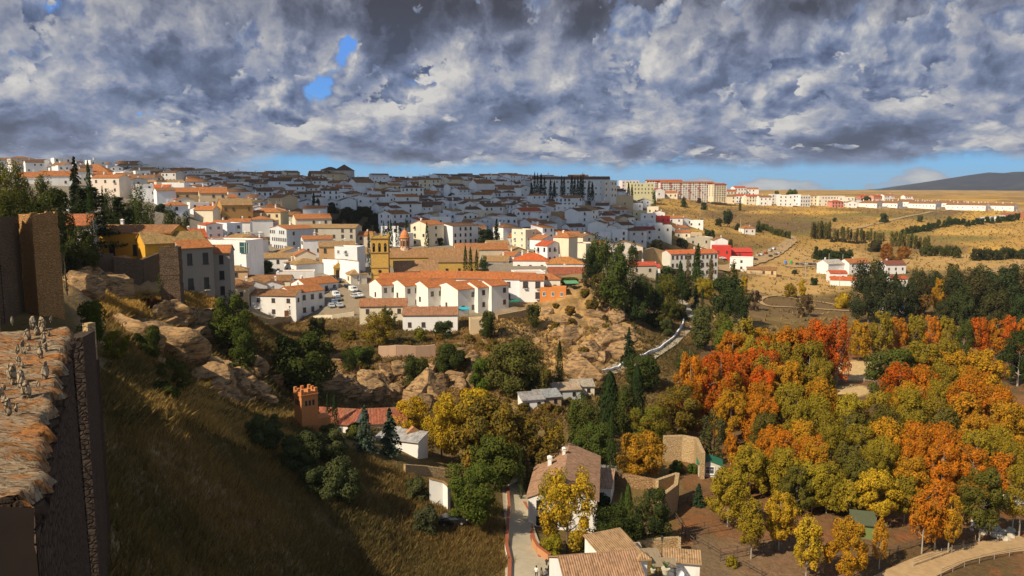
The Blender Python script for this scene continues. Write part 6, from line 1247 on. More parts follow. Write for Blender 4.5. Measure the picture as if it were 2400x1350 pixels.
p = ground(452, 815, 130); o = mobj('rock', rock_mesh('rock', 77, 1, 1, 1, M_ROCK, 4, .12), None, (p.x, p.y, p.z + 1.2), .4, (2.2, 1.8, 2.6)); tag(o, 'big squarish grey boulder alone in front of the left cliff', 'rock', 'rocks of the ravine')
for i in range(46):
    f = rg.random(); u, v = 2275 + 95 * f + rg.uniform(-10, 10), 1228 + 32 * f + rg.uniform(-14, 14); p = ground(u, v, 100); s_ = rg.uniform(.35, .7)
    o = mobj('boulder', rg.choice(RP), None, (p.x, p.y, p.z + s_ * .3), rg.uniform(0, 6), (s_ * 1.2, s_, s_ * .8)); tag(o, 'pale boulder of the rubble bank beside the dirt road', 'boulder', 'pale boulders of the rubble bank')
# ================================================================ poles and lamps
def pole(label, u, v0, v1, Ymin, r0=.14, arms=True, mat=None, name='utility_pole'):
    p = ground(u, v1, Ymin); h_ = (v1 - v0) / F * p.y * 1.01; r_ = empty(name, p); tag(r_, label, 'pole'); b = MB(); b.tube((0, 0, -.5), (0, 0, h_), r0, r0 * .6); b.build('shaft', mat or flat('pole_grey', (.38, .34, .28)), r_)
    if arms: b = MB(); b.box(-.9, .9, -.06, .06, h_ - .7, h_ - .55); [b.tube((x, 0, h_ - .55), (x, 0, h_ - .3), .06, n=6) for x in (-.8, 0, .8)]; b.build('crossarm', M_IRON, r_)
for a_ in [('tall pale pole in the field left of the car park', 1887, 598, 657, 380), ('thin pole right behind the car park', 1942, 594, 625, 400), ('second thin pole right behind the car park', 1974, 596, 632, 400), ('pole in front of the bright red roofed outbuilding', 1967, 640, 680, 360), ('pylon pole on the slope below the balcony blocks', 1640, 481, 527, 500), ('pole on the slope left of the lone farmhouse', 1735, 510, 548, 480), ('slim white pole beside the green roofed shed', 1641, 1017, 1080, 140), ('leaning post by the boulders above the dirt road', 2372, 1212, 1248, 110)]:
    pole(*a_[:5], r0=.12 if a_[4] < 200 else .22, arms=a_[4] > 200)
def lantern(label, u, v, Y, yaw, wall_side=True, tall=0):
    P = at(u, v, Y); r_ = empty('street_lamp', (P.x, P.y, P.z - tall), R(yaw)); tag(r_, label, 'street lamp')
    b = MB(); b.lathe([(.10, tall), (.2, tall + .45), (0, tall + .7)], 6); b.build('lantern', M_GLASS, r_); b = MB(); b.lathe([(.22, tall + .44), (.24, tall + .5), (0, tall + .74)], 6); b.tube((0, 0, tall - .1), (0, 0, tall), .1, n=6)
    if tall: b.tube((0, 0, -1), (0, 0, tall - .1), .05)
    else: b.tube((0, 0, -.1), (.8, 0, -.3), .03); b.tube((.8, 0, -.3), (.8, 0, .4), .03)
    b.build('bracket', M_IRON, r_)
lantern('black lantern on a bracket over the lane at the foreground house', 1281, 1322, 98, 0)
lantern('black lantern on a rusty post behind the foreground pergolas', 1552, 1266, 106, 0, False, 3.2)
lantern('street lamp in front of the long white cliff edge house', 679, 722, 254, 0, False, 4)
# ================================================================ people
def person(label, u, v, yaw, shirt, legs, hair, pose=0, long_hair=False, ymin=90):
    p = ground(u, v, ymin); r_ = empty('person', (p.x, p.y, p.z + .13), yaw); tag(r_, label, 'person')
    J = {'pel': (0, 0, .95), 'sp': (0, 0, 1.15), 'ch': (0, 0.01, 1.35), 'nk': (0, 0, 1.50), 'hd': (0, -.01, 1.58)}
    st_ = .12 + .08 * pose
    pts = [('pel', (0, 0, .95), .135), ('sp', (0, 0, 1.13), .125), ('ch', (0, .01, 1.34), .15), ('nk', (0, 0, 1.48), .055), ('hb', (0, -.01, 1.58), .085), ('ht', (0, 0, 1.70), .085),
           ('hl', (-.09, 0, .9), .095), ('kl', (-.10, -st_ * .8, .50), .065), ('al', (-.10, -st_ * .4, .09), .042), ('fl', (-.10, -st_ * .4 - .17, .03), .04),
           ('hr', (.09, 0, .9), .095), ('kr', (.10, st_ * .1, .50), .065), ('ar', (.10, st_ * 1.4, .10), .042), ('fr', (.10, st_ * 1.4 - .16, .03), .04),
           ('sl', (-.18, 0, 1.40), .06), ('el', (-.25, .05, 1.13), .043), ('wl', (-.24, -.05, .90), .03), ('sr', (.18, 0, 1.40), .06), ('er', (.25, .05, 1.13), .043), ('wr', (.24, -.08, .90), .03)]
    ix = {k: i for i, (k, _, _) in enumerate(pts)}
    E = [('pel', 'sp'), ('sp', 'ch'), ('ch', 'nk'), ('nk', 'hb'), ('hb', 'ht'), ('pel', 'hl'), ('hl', 'kl'), ('kl', 'al'), ('al', 'fl'), ('pel', 'hr'), ('hr', 'kr'), ('kr', 'ar'), ('ar', 'fr'), ('ch', 'sl'), ('sl', 'el'), ('el', 'wl'), ('ch', 'sr'), ('sr', 'er'), ('er', 'wr')]
    for sd, w0 in ((-1, 'wl'), (1, 'wr')):
        bx, by, bz = pts[ix[w0]][1]
        pts.append((w0 + 'p', (bx, by - .02, bz - .07), .032)); ix[w0 + 'p'] = len(pts) - 1; E.append((w0, w0 + 'p'))
        for f_ in range(4): k = w0 + 'f%d' % f_; pts.append((k, (bx + (f_ - 1.5) * .012, by - .045 + (f_ - 1.5) * .014, bz - .155 + abs(f_ - 1.3) * .008), .009)); ix[k] = len(pts) - 1; E.append((w0 + 'p', k))
        pts.append((w0 + 't', (bx - sd * .03, by - .06, bz - .10), .010)); ix[w0 + 't'] = len(pts) - 1; E.append((w0, w0 + 't'))
    me = bpy.data.meshes.new('person'); me.from_pydata([q for _, q, _ in pts], [(ix[a_], ix[c_]) for a_, c_ in E], [])
    skin = flat('skin', (.45, .25, .17), .6); sh_ = flat('shirt_%d' % u, shirt, .9); lg = flat('trousers_%d' % u, legs, .9); hr_ = flat('hair_%d' % u, hair, .8)
    o = mobj('body', me, r_)
    md = o.modifiers.new('skin', 'SKIN'); md.use_smooth_shade = True
    for i, (_, _, r) in enumerate(pts): me.skin_vertices[0].data[i].radius = (r, r)
    me.skin_vertices[0].data[0].use_root = True; o.modifiers.new('sub', 'SUBSURF').levels = 1; o.modifiers['sub'].render_levels = 2
    dg = bpy.context.evaluated_depsgraph_get(); m2 = bpy.data.meshes.new_from_object(o.evaluated_get(dg)); o.modifiers.clear(); o.data = m2
    m2.materials.clear(); [m2.materials.append(x) for x in (skin, sh_, lg)]
    for pl in m2.polygons:
        z = pl.center.z; x = abs(pl.center.x); pl.material_index = 0 if z > 1.47 or (x > .2 and z < .88) else (1 if z > .93 else 2); pl.use_smooth = True
    b = MB(); b.lathe([(.0, 1.80), (.06, 1.79), (.10, 1.74), (.108, 1.66), (.095, 1.58 if not long_hair else 1.40), (.05, 1.57 if not long_hair else 1.38)], 12)
    b.v = [(x, y + .03, z) for x, y, z in b.v]; b.build('hair', hr_, r_, smooth=True)
    b = MB()
    for s_ in (-1, 1): b.box(s_ * .032 - .012, s_ * .032 + .012, -.094, -.084, 1.645, 1.66)
    b.box(-.02, .02, -.096, -.084, 1.585, 1.592); b.build('face_features', flat('dark_features', (.05, .02, .02)), r_)
    b = MB(); b.quad([(-.015, -.088, 1.61), (.015, -.088, 1.61), (0, -.115, 1.615)]); b.quad([(-.015, -.088, 1.61), (0, -.115, 1.615), (0, -.088, 1.65)]); b.quad([(0, -.115, 1.615), (.015, -.088, 1.61), (0, -.088, 1.65)]); b.build('nose', skin, r_)
person('person in a white shirt with dark hair walking on the lane', 1257, 1358, R(170), (.78, .78, .76), (.03, .03, .05), (.02, .015, .01), 1)
person('person in a grey brown top, second from the left on the lane', 1269, 1362, R(150), (.22, .17, .13), (.04, .04, .05), (.05, .03, .02), 0, True)
person('person in a grey jacket close to the house wall on the lane', 1279, 1364, R(190), (.15, .16, .18), (.03, .03, .04), (.04, .03, .02), 1)
person('person in black with long dark hair behind the grey jacket', 1285, 1358, R(200), (.02, .02, .022), (.03, .03, .03), (.015, .01, .01), 0, True)
# ================================================================ trees
M_BARK = flat('bark', (0.13, 0.095, 0.065), .95, .05, .3, 3); M_BARKP = flat('pale_bark', (0.34, 0.30, 0.24), .9, .05, .25, 3)
def leafmat(name, second, amount=0.5, sc_=0.35, trans=0.25):
    """leaf colour from the tree's own colour; patches turn towards `second`"""
    m, t = newmat(name); oi = t.n('ShaderNodeObjectInfo').outputs; base = oi['Color']; g = t.n('ShaderNodeTexCoord').outputs['Object']; geo = t.n('ShaderNodeNewGeometry').outputs
    ov = t.n('ShaderNodeVectorMath', operation='ADD'); t.link(g, ov.inputs[0]); cx = t.n('ShaderNodeCombineXYZ', ins={0: t.m('MULTIPLY', oi['Random'], 40.0), 1: t.m('MULTIPLY', oi['Random'], 91.0), 2: 0.0}); t.link(cx.outputs[0], ov.inputs[1])
    n = t.noise(ov.outputs[0], 3.2, 3, .6, dim='3D')
    lr = geo['Random Per Island']
    f = t.m('MULTIPLY', t.mr(t.m('ADD', n, t.m('MULTIPLY', lr, .22)), .48, .72, 0, 1), amount)
    c = t.mix(f, base, t.mix(.75, base, second))
    c = t.mix(t.m('MULTIPLY', lr, .45), c, t.mix(1.0, c, (.45, .50, .45), 'MULTIPLY')); c = t.mix(t.mr(lr, .85, 1, 0, .5), c, t.mix(1.0, c, (1.7, 1.5, 1.2), 'MULTIPLY'))
    d = t.n('ShaderNodeBsdfDiffuse'); t.link(c, d.inputs[0]); tr = t.n('ShaderNodeBsdfTranslucent'); t.link(c, tr.inputs[0])
    mx = t.n('ShaderNodeMixShader', ins={0: trans}); t.link(d.outputs[0], mx.inputs[1]); t.link(tr.outputs[0], mx.inputs[2]); out(t, mx.outputs[0]); return m
L_AUT = leafmat('autumn_leaves', (0.15, 0.13, 0.018), 0.75); L_GRN = leafmat('green_leaves', (0.16, 0.17, 0.03), 0.5); L_DRK = leafmat('evergreen_leaves', (0.06, 0.085, 0.025), 0.5, trans=.12); L_TURN = leafmat('turning_leaves', (0.33, 0.19, 0.02), 0.8)
def crown(kind, n, size, seed):
    """leaf faces spread through the crown's volume; unit crown: radius 1, from z = 0 to z = 1"""
    r = np.random.RandomState(seed); C = []; N = []
    def sph(k):
        v = r.normal(size=(k, 3)); return v / np.linalg.norm(v, axis=1)[:, None]
    if kind in ('broad', 'bush', 'plane', 'poplar', 'pine', 'loose'):
        nl = {'broad': 46, 'bush': 26, 'plane': 72, 'poplar': 40, 'pine': 26, 'loose': 34}[kind]; lobes = []
        for i in range(nl):
            if kind == 'poplar': z = r.uniform(.04, .96); rad = .85 * (math.sin(math.pi * min(1, z * .88 + .1)) ** .6); a = r.uniform(0, 6.28); q = rad * r.uniform(.2, .8); p = (q * math.cos(a), q * math.sin(a), z); rr_ = r.uniform(.26, .42)
            elif kind == 'plane': z = r.uniform(.05, .93); rad = (1 - ((z - .38) / .62) ** 2 if z > .38 else 1 - ((.38 - z) / .46) ** 2 * .8) ** .5 * .92; a = r.uniform(0, 6.28); q = rad * r.uniform(.35, .88); p = (q * math.cos(a), q * math.sin(a), z); rr_ = r.uniform(.12, .25)
            elif kind == 'pine': z = r.uniform(.25, .92); rad = .95 * max(.1, 1 - ((z - .55) / .5) ** 2) ** .5; a = r.uniform(0, 6.28); q = rad * r.uniform(.3, .85); p = (q * math.cos(a), q * math.sin(a), z); rr_ = r.uniform(.24, .42)
            elif kind == 'bush': z = r.uniform(.05, .80); rad = .9 * max(.1, 1 - (z / 1.02) ** 2.2) ** .5; a = r.uniform(0, 6.28); q = rad * r.uniform(.2, .85); p = (q * math.cos(a), q * math.sin(a), z); rr_ = r.uniform(.22, .38)
            else:
                z = r.uniform(.08, .90); rad = .95 * max(.1, 1 - ((z - .45) / .56) ** 2) ** .5; a = r.uniform(0, 6.28); q = rad * r.uniform(.35, .88); p = (q * math.cos(a), q * math.sin(a), z); rr_ = r.uniform(.17, .32) * (.8 if kind == 'loose' else 1)
            lobes.append((np.array(p), rr_))
        per = n // nl
        for p, rr_ in lobes:
            d = sph(per); sq = np.array([1, 1, .55 if kind != 'poplar' else .38]); rad = rr_ * r.uniform(.55, 1.08, size=(per, 1)) ** .5; c = p + d * rad * sq
            C.append(c); N.append(d * .8 + (c - np.array([0, 0, .35])) * .5 + r.normal(size=(per, 3)) * .45)
    elif kind == 'cypress':
        z = r.uniform(0, 1, n) ** .9; prof = np.minimum(1, (z + .02) * 6) ** .5 * np.clip(1 - z, 0, 1) ** .62 * 1.25; a = r.uniform(0, 6.28, n); bump_ = 1 + .16 * np.sin(a * 5 + z * 14) + .12 * np.sin(a * 9 - z * 31); q = np.minimum(prof, 1) * bump_ * r.uniform(.72, 1.03, n)
        C.append(np.stack([q * np.cos(a), q * np.sin(a), z], 1)); N.append(np.stack([np.cos(a), np.sin(a), np.full(n, .25)], 1) + r.normal(size=(n, 3)) * .35)
    elif kind == 'spruce':
        nb = 110; per = n // nb
        for k in range(nb):
            z0 = (k + .5) / nb; L = (1 - z0) ** .85 * r.uniform(.78, 1.08) + .04; a = r.uniform(0, 6.28); s_ = r.uniform(0.05, 1, per); w_ = .22 * L * (1.1 - s_) * r.normal(size=per); x = s_ * L; zz = z0 * .97 - .10 * s_ * L + .03 * r.normal(size=per) * (1 - z0) + .02
            C.append(np.stack([x * math.cos(a) - w_ * math.sin(a), x * math.sin(a) + w_ * math.cos(a), np.maximum(zz, .0)], 1)); N.append(np.stack([np.full(per, math.cos(a) * .5), np.full(per, math.sin(a) * .5), np.full(per, .9)], 1) + r.normal(size=(per, 3)) * .4)
    elif kind == 'cedar':
        nb = 60; per = n // nb
        for k in range(nb):
            z0 = .08 + .9 * (k // 4) / (nb / 4); L = (1 - z0) ** .7 * r.uniform(.6, 1.05) + .08; a = r.uniform(0, 6.28); s_ = r.uniform(.1, 1, per) ** .7; w_ = .32 * L * r.normal(size=per) * s_; x = s_ * L; zz = z0 + .015 * r.normal(size=per) + .02 * s_
            C.append(np.stack([x * math.cos(a) - w_ * math.sin(a), x * math.sin(a) + w_ * math.cos(a), zz], 1)); N.append(np.stack([np.zeros(per), np.zeros(per), np.ones(per)], 1) + r.normal(size=(per, 3)) * .35)
    C = np.concatenate(C); N = np.concatenate(N); N /= np.linalg.norm(N, axis=1)[:, None] + 1e-9; return C, N
def leaf_mesh(kind, n, size, asp, seed, mat):
    """size: leaf clump in units of crown radius; asp: crown height / radius (so the leaves keep their shape)"""
    C, N = crown(kind, n, size, seed); k = len(C); r = np.random.RandomState(seed + 1)
    N = N * np.array([1, 1, 1.0]); T = np.cross(N, r.normal(size=(k, 3))); T /= np.linalg.norm(T, axis=1)[:, None] + 1e-9; B = np.cross(N, T)
    if kind == 'cypress': T = T * .5 + np.array([0, 0, 1.0]); T /= np.linalg.norm(T, axis=1)[:, None]; B = np.cross(N, T) * .55
    s_ = size * r.uniform(.6, 1.3, size=(k, 1)); sc_ = np.array([1, 1, 1 / asp]); T = T * s_ * sc_; B = B * s_ * sc_ * .75
    V = np.stack([C - T * .9, C - B * .8 + T * .1, C + T, C + B * .8 + T * .05], 1).reshape(-1, 3)
    Q = np.arange(k * 4).reshape(k, 4); return mesh_np('crown', V, Q, mat)
def trunk_mesh(kind, seed, mat):
    """unit trunk: height 1 (to the crown top), reaching into the crown with limbs"""
    rg = random.Random(seed); b = MB(); h0 = {'broad': .62, 'loose': .7, 'plane': .85, 'poplar': .8, 'pine': .8, 'cypress': .5, 'spruce': .9, 'cedar': .92, 'bare': .55, 'bush': .3}[kind]; r0 = {'plane': .016, 'poplar': .014, 'cypress': .016, 'spruce': .014}.get(kind, .024)
    p = Vector((0, 0, -.03)); rad = r0; n = 6; prev = p
    for i in range(n):
        q = Vector((rg.uniform(-.008, .008), rg.uniform(-.008, .008), h0 * (i + 1) / n)); b.tube(prev, q, rad, rad * .82, n=7, cap=i == n - 1); rad *= .82; prev = q
        if i >= 1 and kind not in ('cypress', 'bush'):
            for _ in range(3 if kind != 'bare' else 5):
                a = rg.uniform(0, 6.28); L = rg.uniform(.10, .24); up = rg.uniform(.3, .9) * L; e = q + Vector((math.cos(a) * L, math.sin(a) * L, up)); m_ = q.lerp(e, .5) + Vector((0, 0, -.012)); b.tube(q, m_, rad * .5, rad * .35, n=5, cap=False); b.tube(m_, e, rad * .35, rad * .12, n=4, cap=False)
                for _k in range(2 if kind != 'bare' else 6):
                    e2 = e + Vector((rg.uniform(-.1, .1), rg.uniform(-.1, .1), rg.uniform(.0, .13))); b.tube(m_.lerp(e, rg.uniform(.3, 1)), e2, rad * .16, rad * .05, n=3, cap=False)
    return b.mesh('trunk', mat)
_tm = {}
def tree_meshes(kind, detail, var, asp, lm):
    asp = round(asp * 2) / 2; key = (kind, detail, var, asp, lm)
    if key not in _tm:
        n = {'near': 14000, 'mid': 7000, 'far': 2200, 'tiny': 800}[detail]; size = {'near': .041, 'mid': .060, 'far': .105, 'tiny': .17}[detail]
        if kind == 'cypress': n = int(n * .8); size *= 2.1
        if kind == 'loose': n = int(n * .55)
        if kind == 'poplar': size *= 1.25
        if kind in ('spruce',): size *= 1.3
        if kind == 'cedar': n = int(n * 1.2); size *= .9
        _tm[key] = leaf_mesh(kind, n, size, max(.6, asp), sum(ord(ch_) * (q_ + 3) for q_, ch_ in enumerate(kind + detail)) % 1000 + var * 13, {'a': L_AUT, 'g': L_GRN, 'd': L_DRK, 't': L_TURN}[lm])
    return _tm[key]
_trm = {}
def trunk_of(kind, var, pale):
    key = (kind, var, pale)
    if key not in _trm: _trm[key] = trunk_mesh(kind, var * 7 + 3, M_BARKP if pale else M_BARK)
    return _trm[key]
NTREE = 0
def tree(label, u, vt, vb, wpx, kind, color, lm='g', clear=.2, group=None, ymin=None, Y=None, cat='tree', name='tree', pale=False, var=None):
    """crown and trunk fill the box from vt to vb, wpx wide, rooted where (u, vb) meets the ground"""
    global NTREE; NTREE += 1; rg = random.Random(NTREE * 3 + 1)
    if Y: p = at(u, vb, Y); gzz = gz(p.x, p.y); p = Vector((p.x, p.y, min(p.z, gzz + 99)))
    else: p = ground(u, vb, ymin or 60)
    dist = p.y / math.cos(PITCH); k = dist / F; ht = (vb - vt) * k * 1.03; rad = wpx * k / 2 * 1.04
    if Y: ht += max(0, p.z - gzz) ; p.z = min(p.z, gzz)
    ppx = wpx; detail = 'near' if ppx > 85 else ('mid' if ppx > 38 else ('far' if ppx > 14 else 'tiny'))
    var = var if var is not None else rg.randrange(3 if detail != 'tiny' else 2)
    r_ = empty(name, (p.x, p.y, p.z - .1), rg.uniform(0, 6.28)); tag(r_, label, cat, group)
    if kind != 'bare':
        ch = ht * (1 - clear) if kind not in ('bush',) else ht
        c = mobj('crown', tree_meshes(kind, detail, var, ch / rad, lm), r_, (0, 0, ht - ch), 0, (rad, rad, ch)); j = rg.uniform(.88, 1.12); c.color = (color[0] * j, color[1] * j * rg.uniform(.94, 1.06), color[2] * j, 1)
    if kind != 'bush': mobj('trunk', trunk_of(kind, var, pale), r_, (0, 0, 0), 0, (ht * (.8 if kind != 'bare' else 1), ht * (.8 if kind != 'bare' else 1), ht))
    return r_
G_DK = (.036, .050, .012); G_MD = (.070, .092, .018); G_BR = (.12, .14, .02); G_OL = (.14, .12, .026); G_OLV = (.085, .092, .036); G_PN = (.065, .082, .016); G_CY = (.026, .042, .014); G_BL = (.075, .105, .075)
A_RED = (.66, .12, .012); A_OR = (.62, .20, .015); A_YO = (.58, .28, .020); A_YL = (.58, .36, .025); A_YG = (.38, .27, .024); A_OG = (.30, .21, .022); A_BR = (.16, .085, .03)
OR_G = 'plane trees of the orchard paddocks'
# ---- front orchard, single trees with pale trunks --------------------------------------------------------
for lb, u, vt, vb, w_, c_ in [
 ('wide yellow green tree with a round crown nearest the green roofed shed', 1705,1090,1236,118,A_YG),('slim yellow green tree in the angle of the parallel fences',1760,1160,1310,78,A_YG),('full golden tree rising between the angled fences',1825,1148,1290,96,A_YL),('golden green tree leaning over the lower fence by the bare bush',1888,1200,1362,84,A_YL),
 ('broad orange gold tree standing lowest in the middle of the orchard',1980,1205,1364,118,A_YO),('narrow orange sapling right beside the green stable',2060,1208,1334,44,A_YO),('red gold tree at the left of the trio by the road fence',2160,1140,1298,76,A_OR),('tallest red gold tree in the middle of the trio by the road fence',2190,1118,1290,84,A_OR),('small red gold tree at the right of the trio by the road fence',2222,1150,1297,62,A_YO),
 ('big olive green tree with a tall bare stem above the boulders',2294,1086,1270,122,(.115,.115,.022)),('yellow green tree cut by the right frame edge above the boulders',2388,1080,1258,96,A_YG),('yellow orange tree behind the green stable',2052,1098,1232,116,A_YL),('olive tree with a white trunk behind the second fence pair',1786,1066,1162,80,A_OG),('tall rusty green tree in the centre of the front orchard',1902,1078,1200,108,A_YG),
 ('small orange tree alone behind the green roofed shed',1712,1010,1092,40,A_OR),('low gold tree left of the stable roof',1990,1120,1222,70,A_YG),('brown gold tree between stable and red gold trio',2118,1110,1226,80,A_OG)]:
    tree(lb, u, vt, vb, w_, 'plane', c_, 'a', .24, OR_G, 95, pale=True, name='plane_tree')
# ---- the dense autumn wood behind ------------------------------------------------------------------------
rg = random.Random(77); wood = []
def pick(u, v):
    n = float(vnoise(np.array([u / 110.0]), np.array([v / 60.0]), 12)[0]) + rg.uniform(-.14, .14)
    if v > 990: tbl = [(.20, G_OL, 'olive'), (.37, A_OG, 'olive gold'), (.50, A_YG, 'yellow green'), (.66, A_YO, 'orange gold'), (2, A_OR, 'orange')]
    else: tbl = [(.22, G_OL, 'olive'), (.38, A_OG, 'olive gold'), (.54, A_YO, 'orange gold'), (.68, A_OR, 'orange'), (2, A_RED, 'red orange')]
    for k, c_, nm in tbl:
        if n < k: return c_, nm
for (vb, u0, u1, st, h_, w_) in [(1204, 1850, 2010, 74, 118, 92), (1172, 1745, 2400, 76, 126, 98), (1145, 1740, 2400, 74, 128, 98), (1122, 1800, 2390, 70, 128, 96), (1082, 1790, 2400, 70, 132, 100), (1048, 1700, 2390, 68, 132, 98), (1012, 1690, 2400, 66, 126, 96), (980, 1650, 2330, 64, 122, 94), (950, 1660, 1960, 62, 116, 90), (948, 2080, 2340, 64, 112, 92), (922, 1690, 1950, 60, 110, 88), (896, 1700, 1955, 58, 104, 84), (872, 1730, 1930, 55, 98, 80)]:
    row = []; u = u0 + rg.uniform(0, 20)
    while u < u1:
        if not (1945 < u < 2072 and vb < 1045): row.append(u)
        u += st * rg.uniform(.85, 1.15)
    for i, u in enumerate(row):
        c_, nm = pick(u, vb); s_ = rg.uniform(.9, 1.12)
        wood.append((nm, u, vb + rg.uniform(-8, 8), h_ * s_, w_ * s_ * rg.uniform(.9, 1.1), c_, vb, i + 1))
RN = {1204: 'short front', 1172: 'long front', 1145: 'second front', 1122: 'lowest', 1082: 'second lowest', 1048: 'third lowest', 1012: 'fourth', 980: 'fifth', 950: 'sixth left', 948: 'sixth right', 922: 'seventh', 896: 'eighth', 872: 'topmost'}
for nm, u, vb, h_, w_, c_, row, i in wood:
    tree('%s plane tree, %s from left in the %s row of the wood' % (nm, ordn(i), RN[row]), u, vb - h_, vb, w_, 'plane', c_, 'a', .12, 'plane trees of the autumn wood', 120, pale=True, name='plane_tree')
for lb, u, vt, vb, w_, c_, k, lm in [
 ('glowing orange dome shaped tree at the left end of the wood',1615,826,1000,96,A_OR,'plane','a'),('red tipped orange tree just right of the left dome tree',1685,822,1004,100,A_RED,'plane','a'),('brightest red tree facing the sand ring',1960,742,905,74,A_RED,'plane','a'),('orange red tree towering in the top row',1905,752,905,100,A_RED,'plane','a'),('orange tree left of the towering red one',1842,764,905,84,A_OR,'plane','a'),
 ('yellow orange tree behind the sand ring, left of two',2012,752,846,62,A_YO,'plane','a'),('olive topped tree behind the sand ring, right of two',2060,728,846,66,A_OG,'plane','a'),('orange tree of the far row right of the sand ring',2098,742,840,58,A_OR,'plane','a'),('olive brown tree of the far row',2140,738,838,60,A_OG,'plane','a'),('bright orange tree of the far row below the pavilion',2176,738,838,56,A_OR,'plane','a'),('brown green tree of the far row',2214,742,838,56,A_OG,'plane','a'),('dark green tree breaking the far red row',2256,748,842,48,G_MD,'plane','g'),
 ('first of the four red trees at the far right',2290,744,838,60,A_RED,'plane','a'),('second of the four red trees at the far right',2330,748,838,56,A_OR,'plane','a'),('third of the four red trees at the far right',2366,740,838,58,A_RED,'plane','a'),('last of the four red trees, cut by the frame',2400,748,840,58,A_OR,'plane','a'),
 ('huge green crowned tree standing right of the sand ring',2085,812,950,120,(.085,.095,.02),'broad','g'),('green gold tree merging with the huge one',2155,800,945,124,A_OG,'plane','a'),('tall olive tree at the centre of the right wood',2205,790,930,96,A_OG,'plane','a'),
 ('big amber tree on the right side of the wood',2300,815,985,130,A_YO,'plane','a'),('red crowned tree below the big amber one',2262,880,1030,110,A_OR,'plane','a'),('dark green tree at the right frame edge above the path',2384,770,905,90,G_DK,'broad','d'),('dark shrub tree at the right frame edge by the stone path',2380,960,1060,90,A_BR,'broad','t'),
 ('yellow green tree at the shoulder above the wood',1735,745,880,80,A_YG,'plane','g'),('pale green poplar-like tree left of the wood top',1700,756,870,60,G_BR,'poplar','g'),('second yellow green tree lower on the shoulder',1765,790,905,90,A_YG,'plane','g'),('slim olive tree between shoulder and dome trees',1790,830,960,80,A_OG,'plane','a')]:
    tree(lb, u, vt, vb, w_, k, c_, lm, .12, None, 120, pale=True)
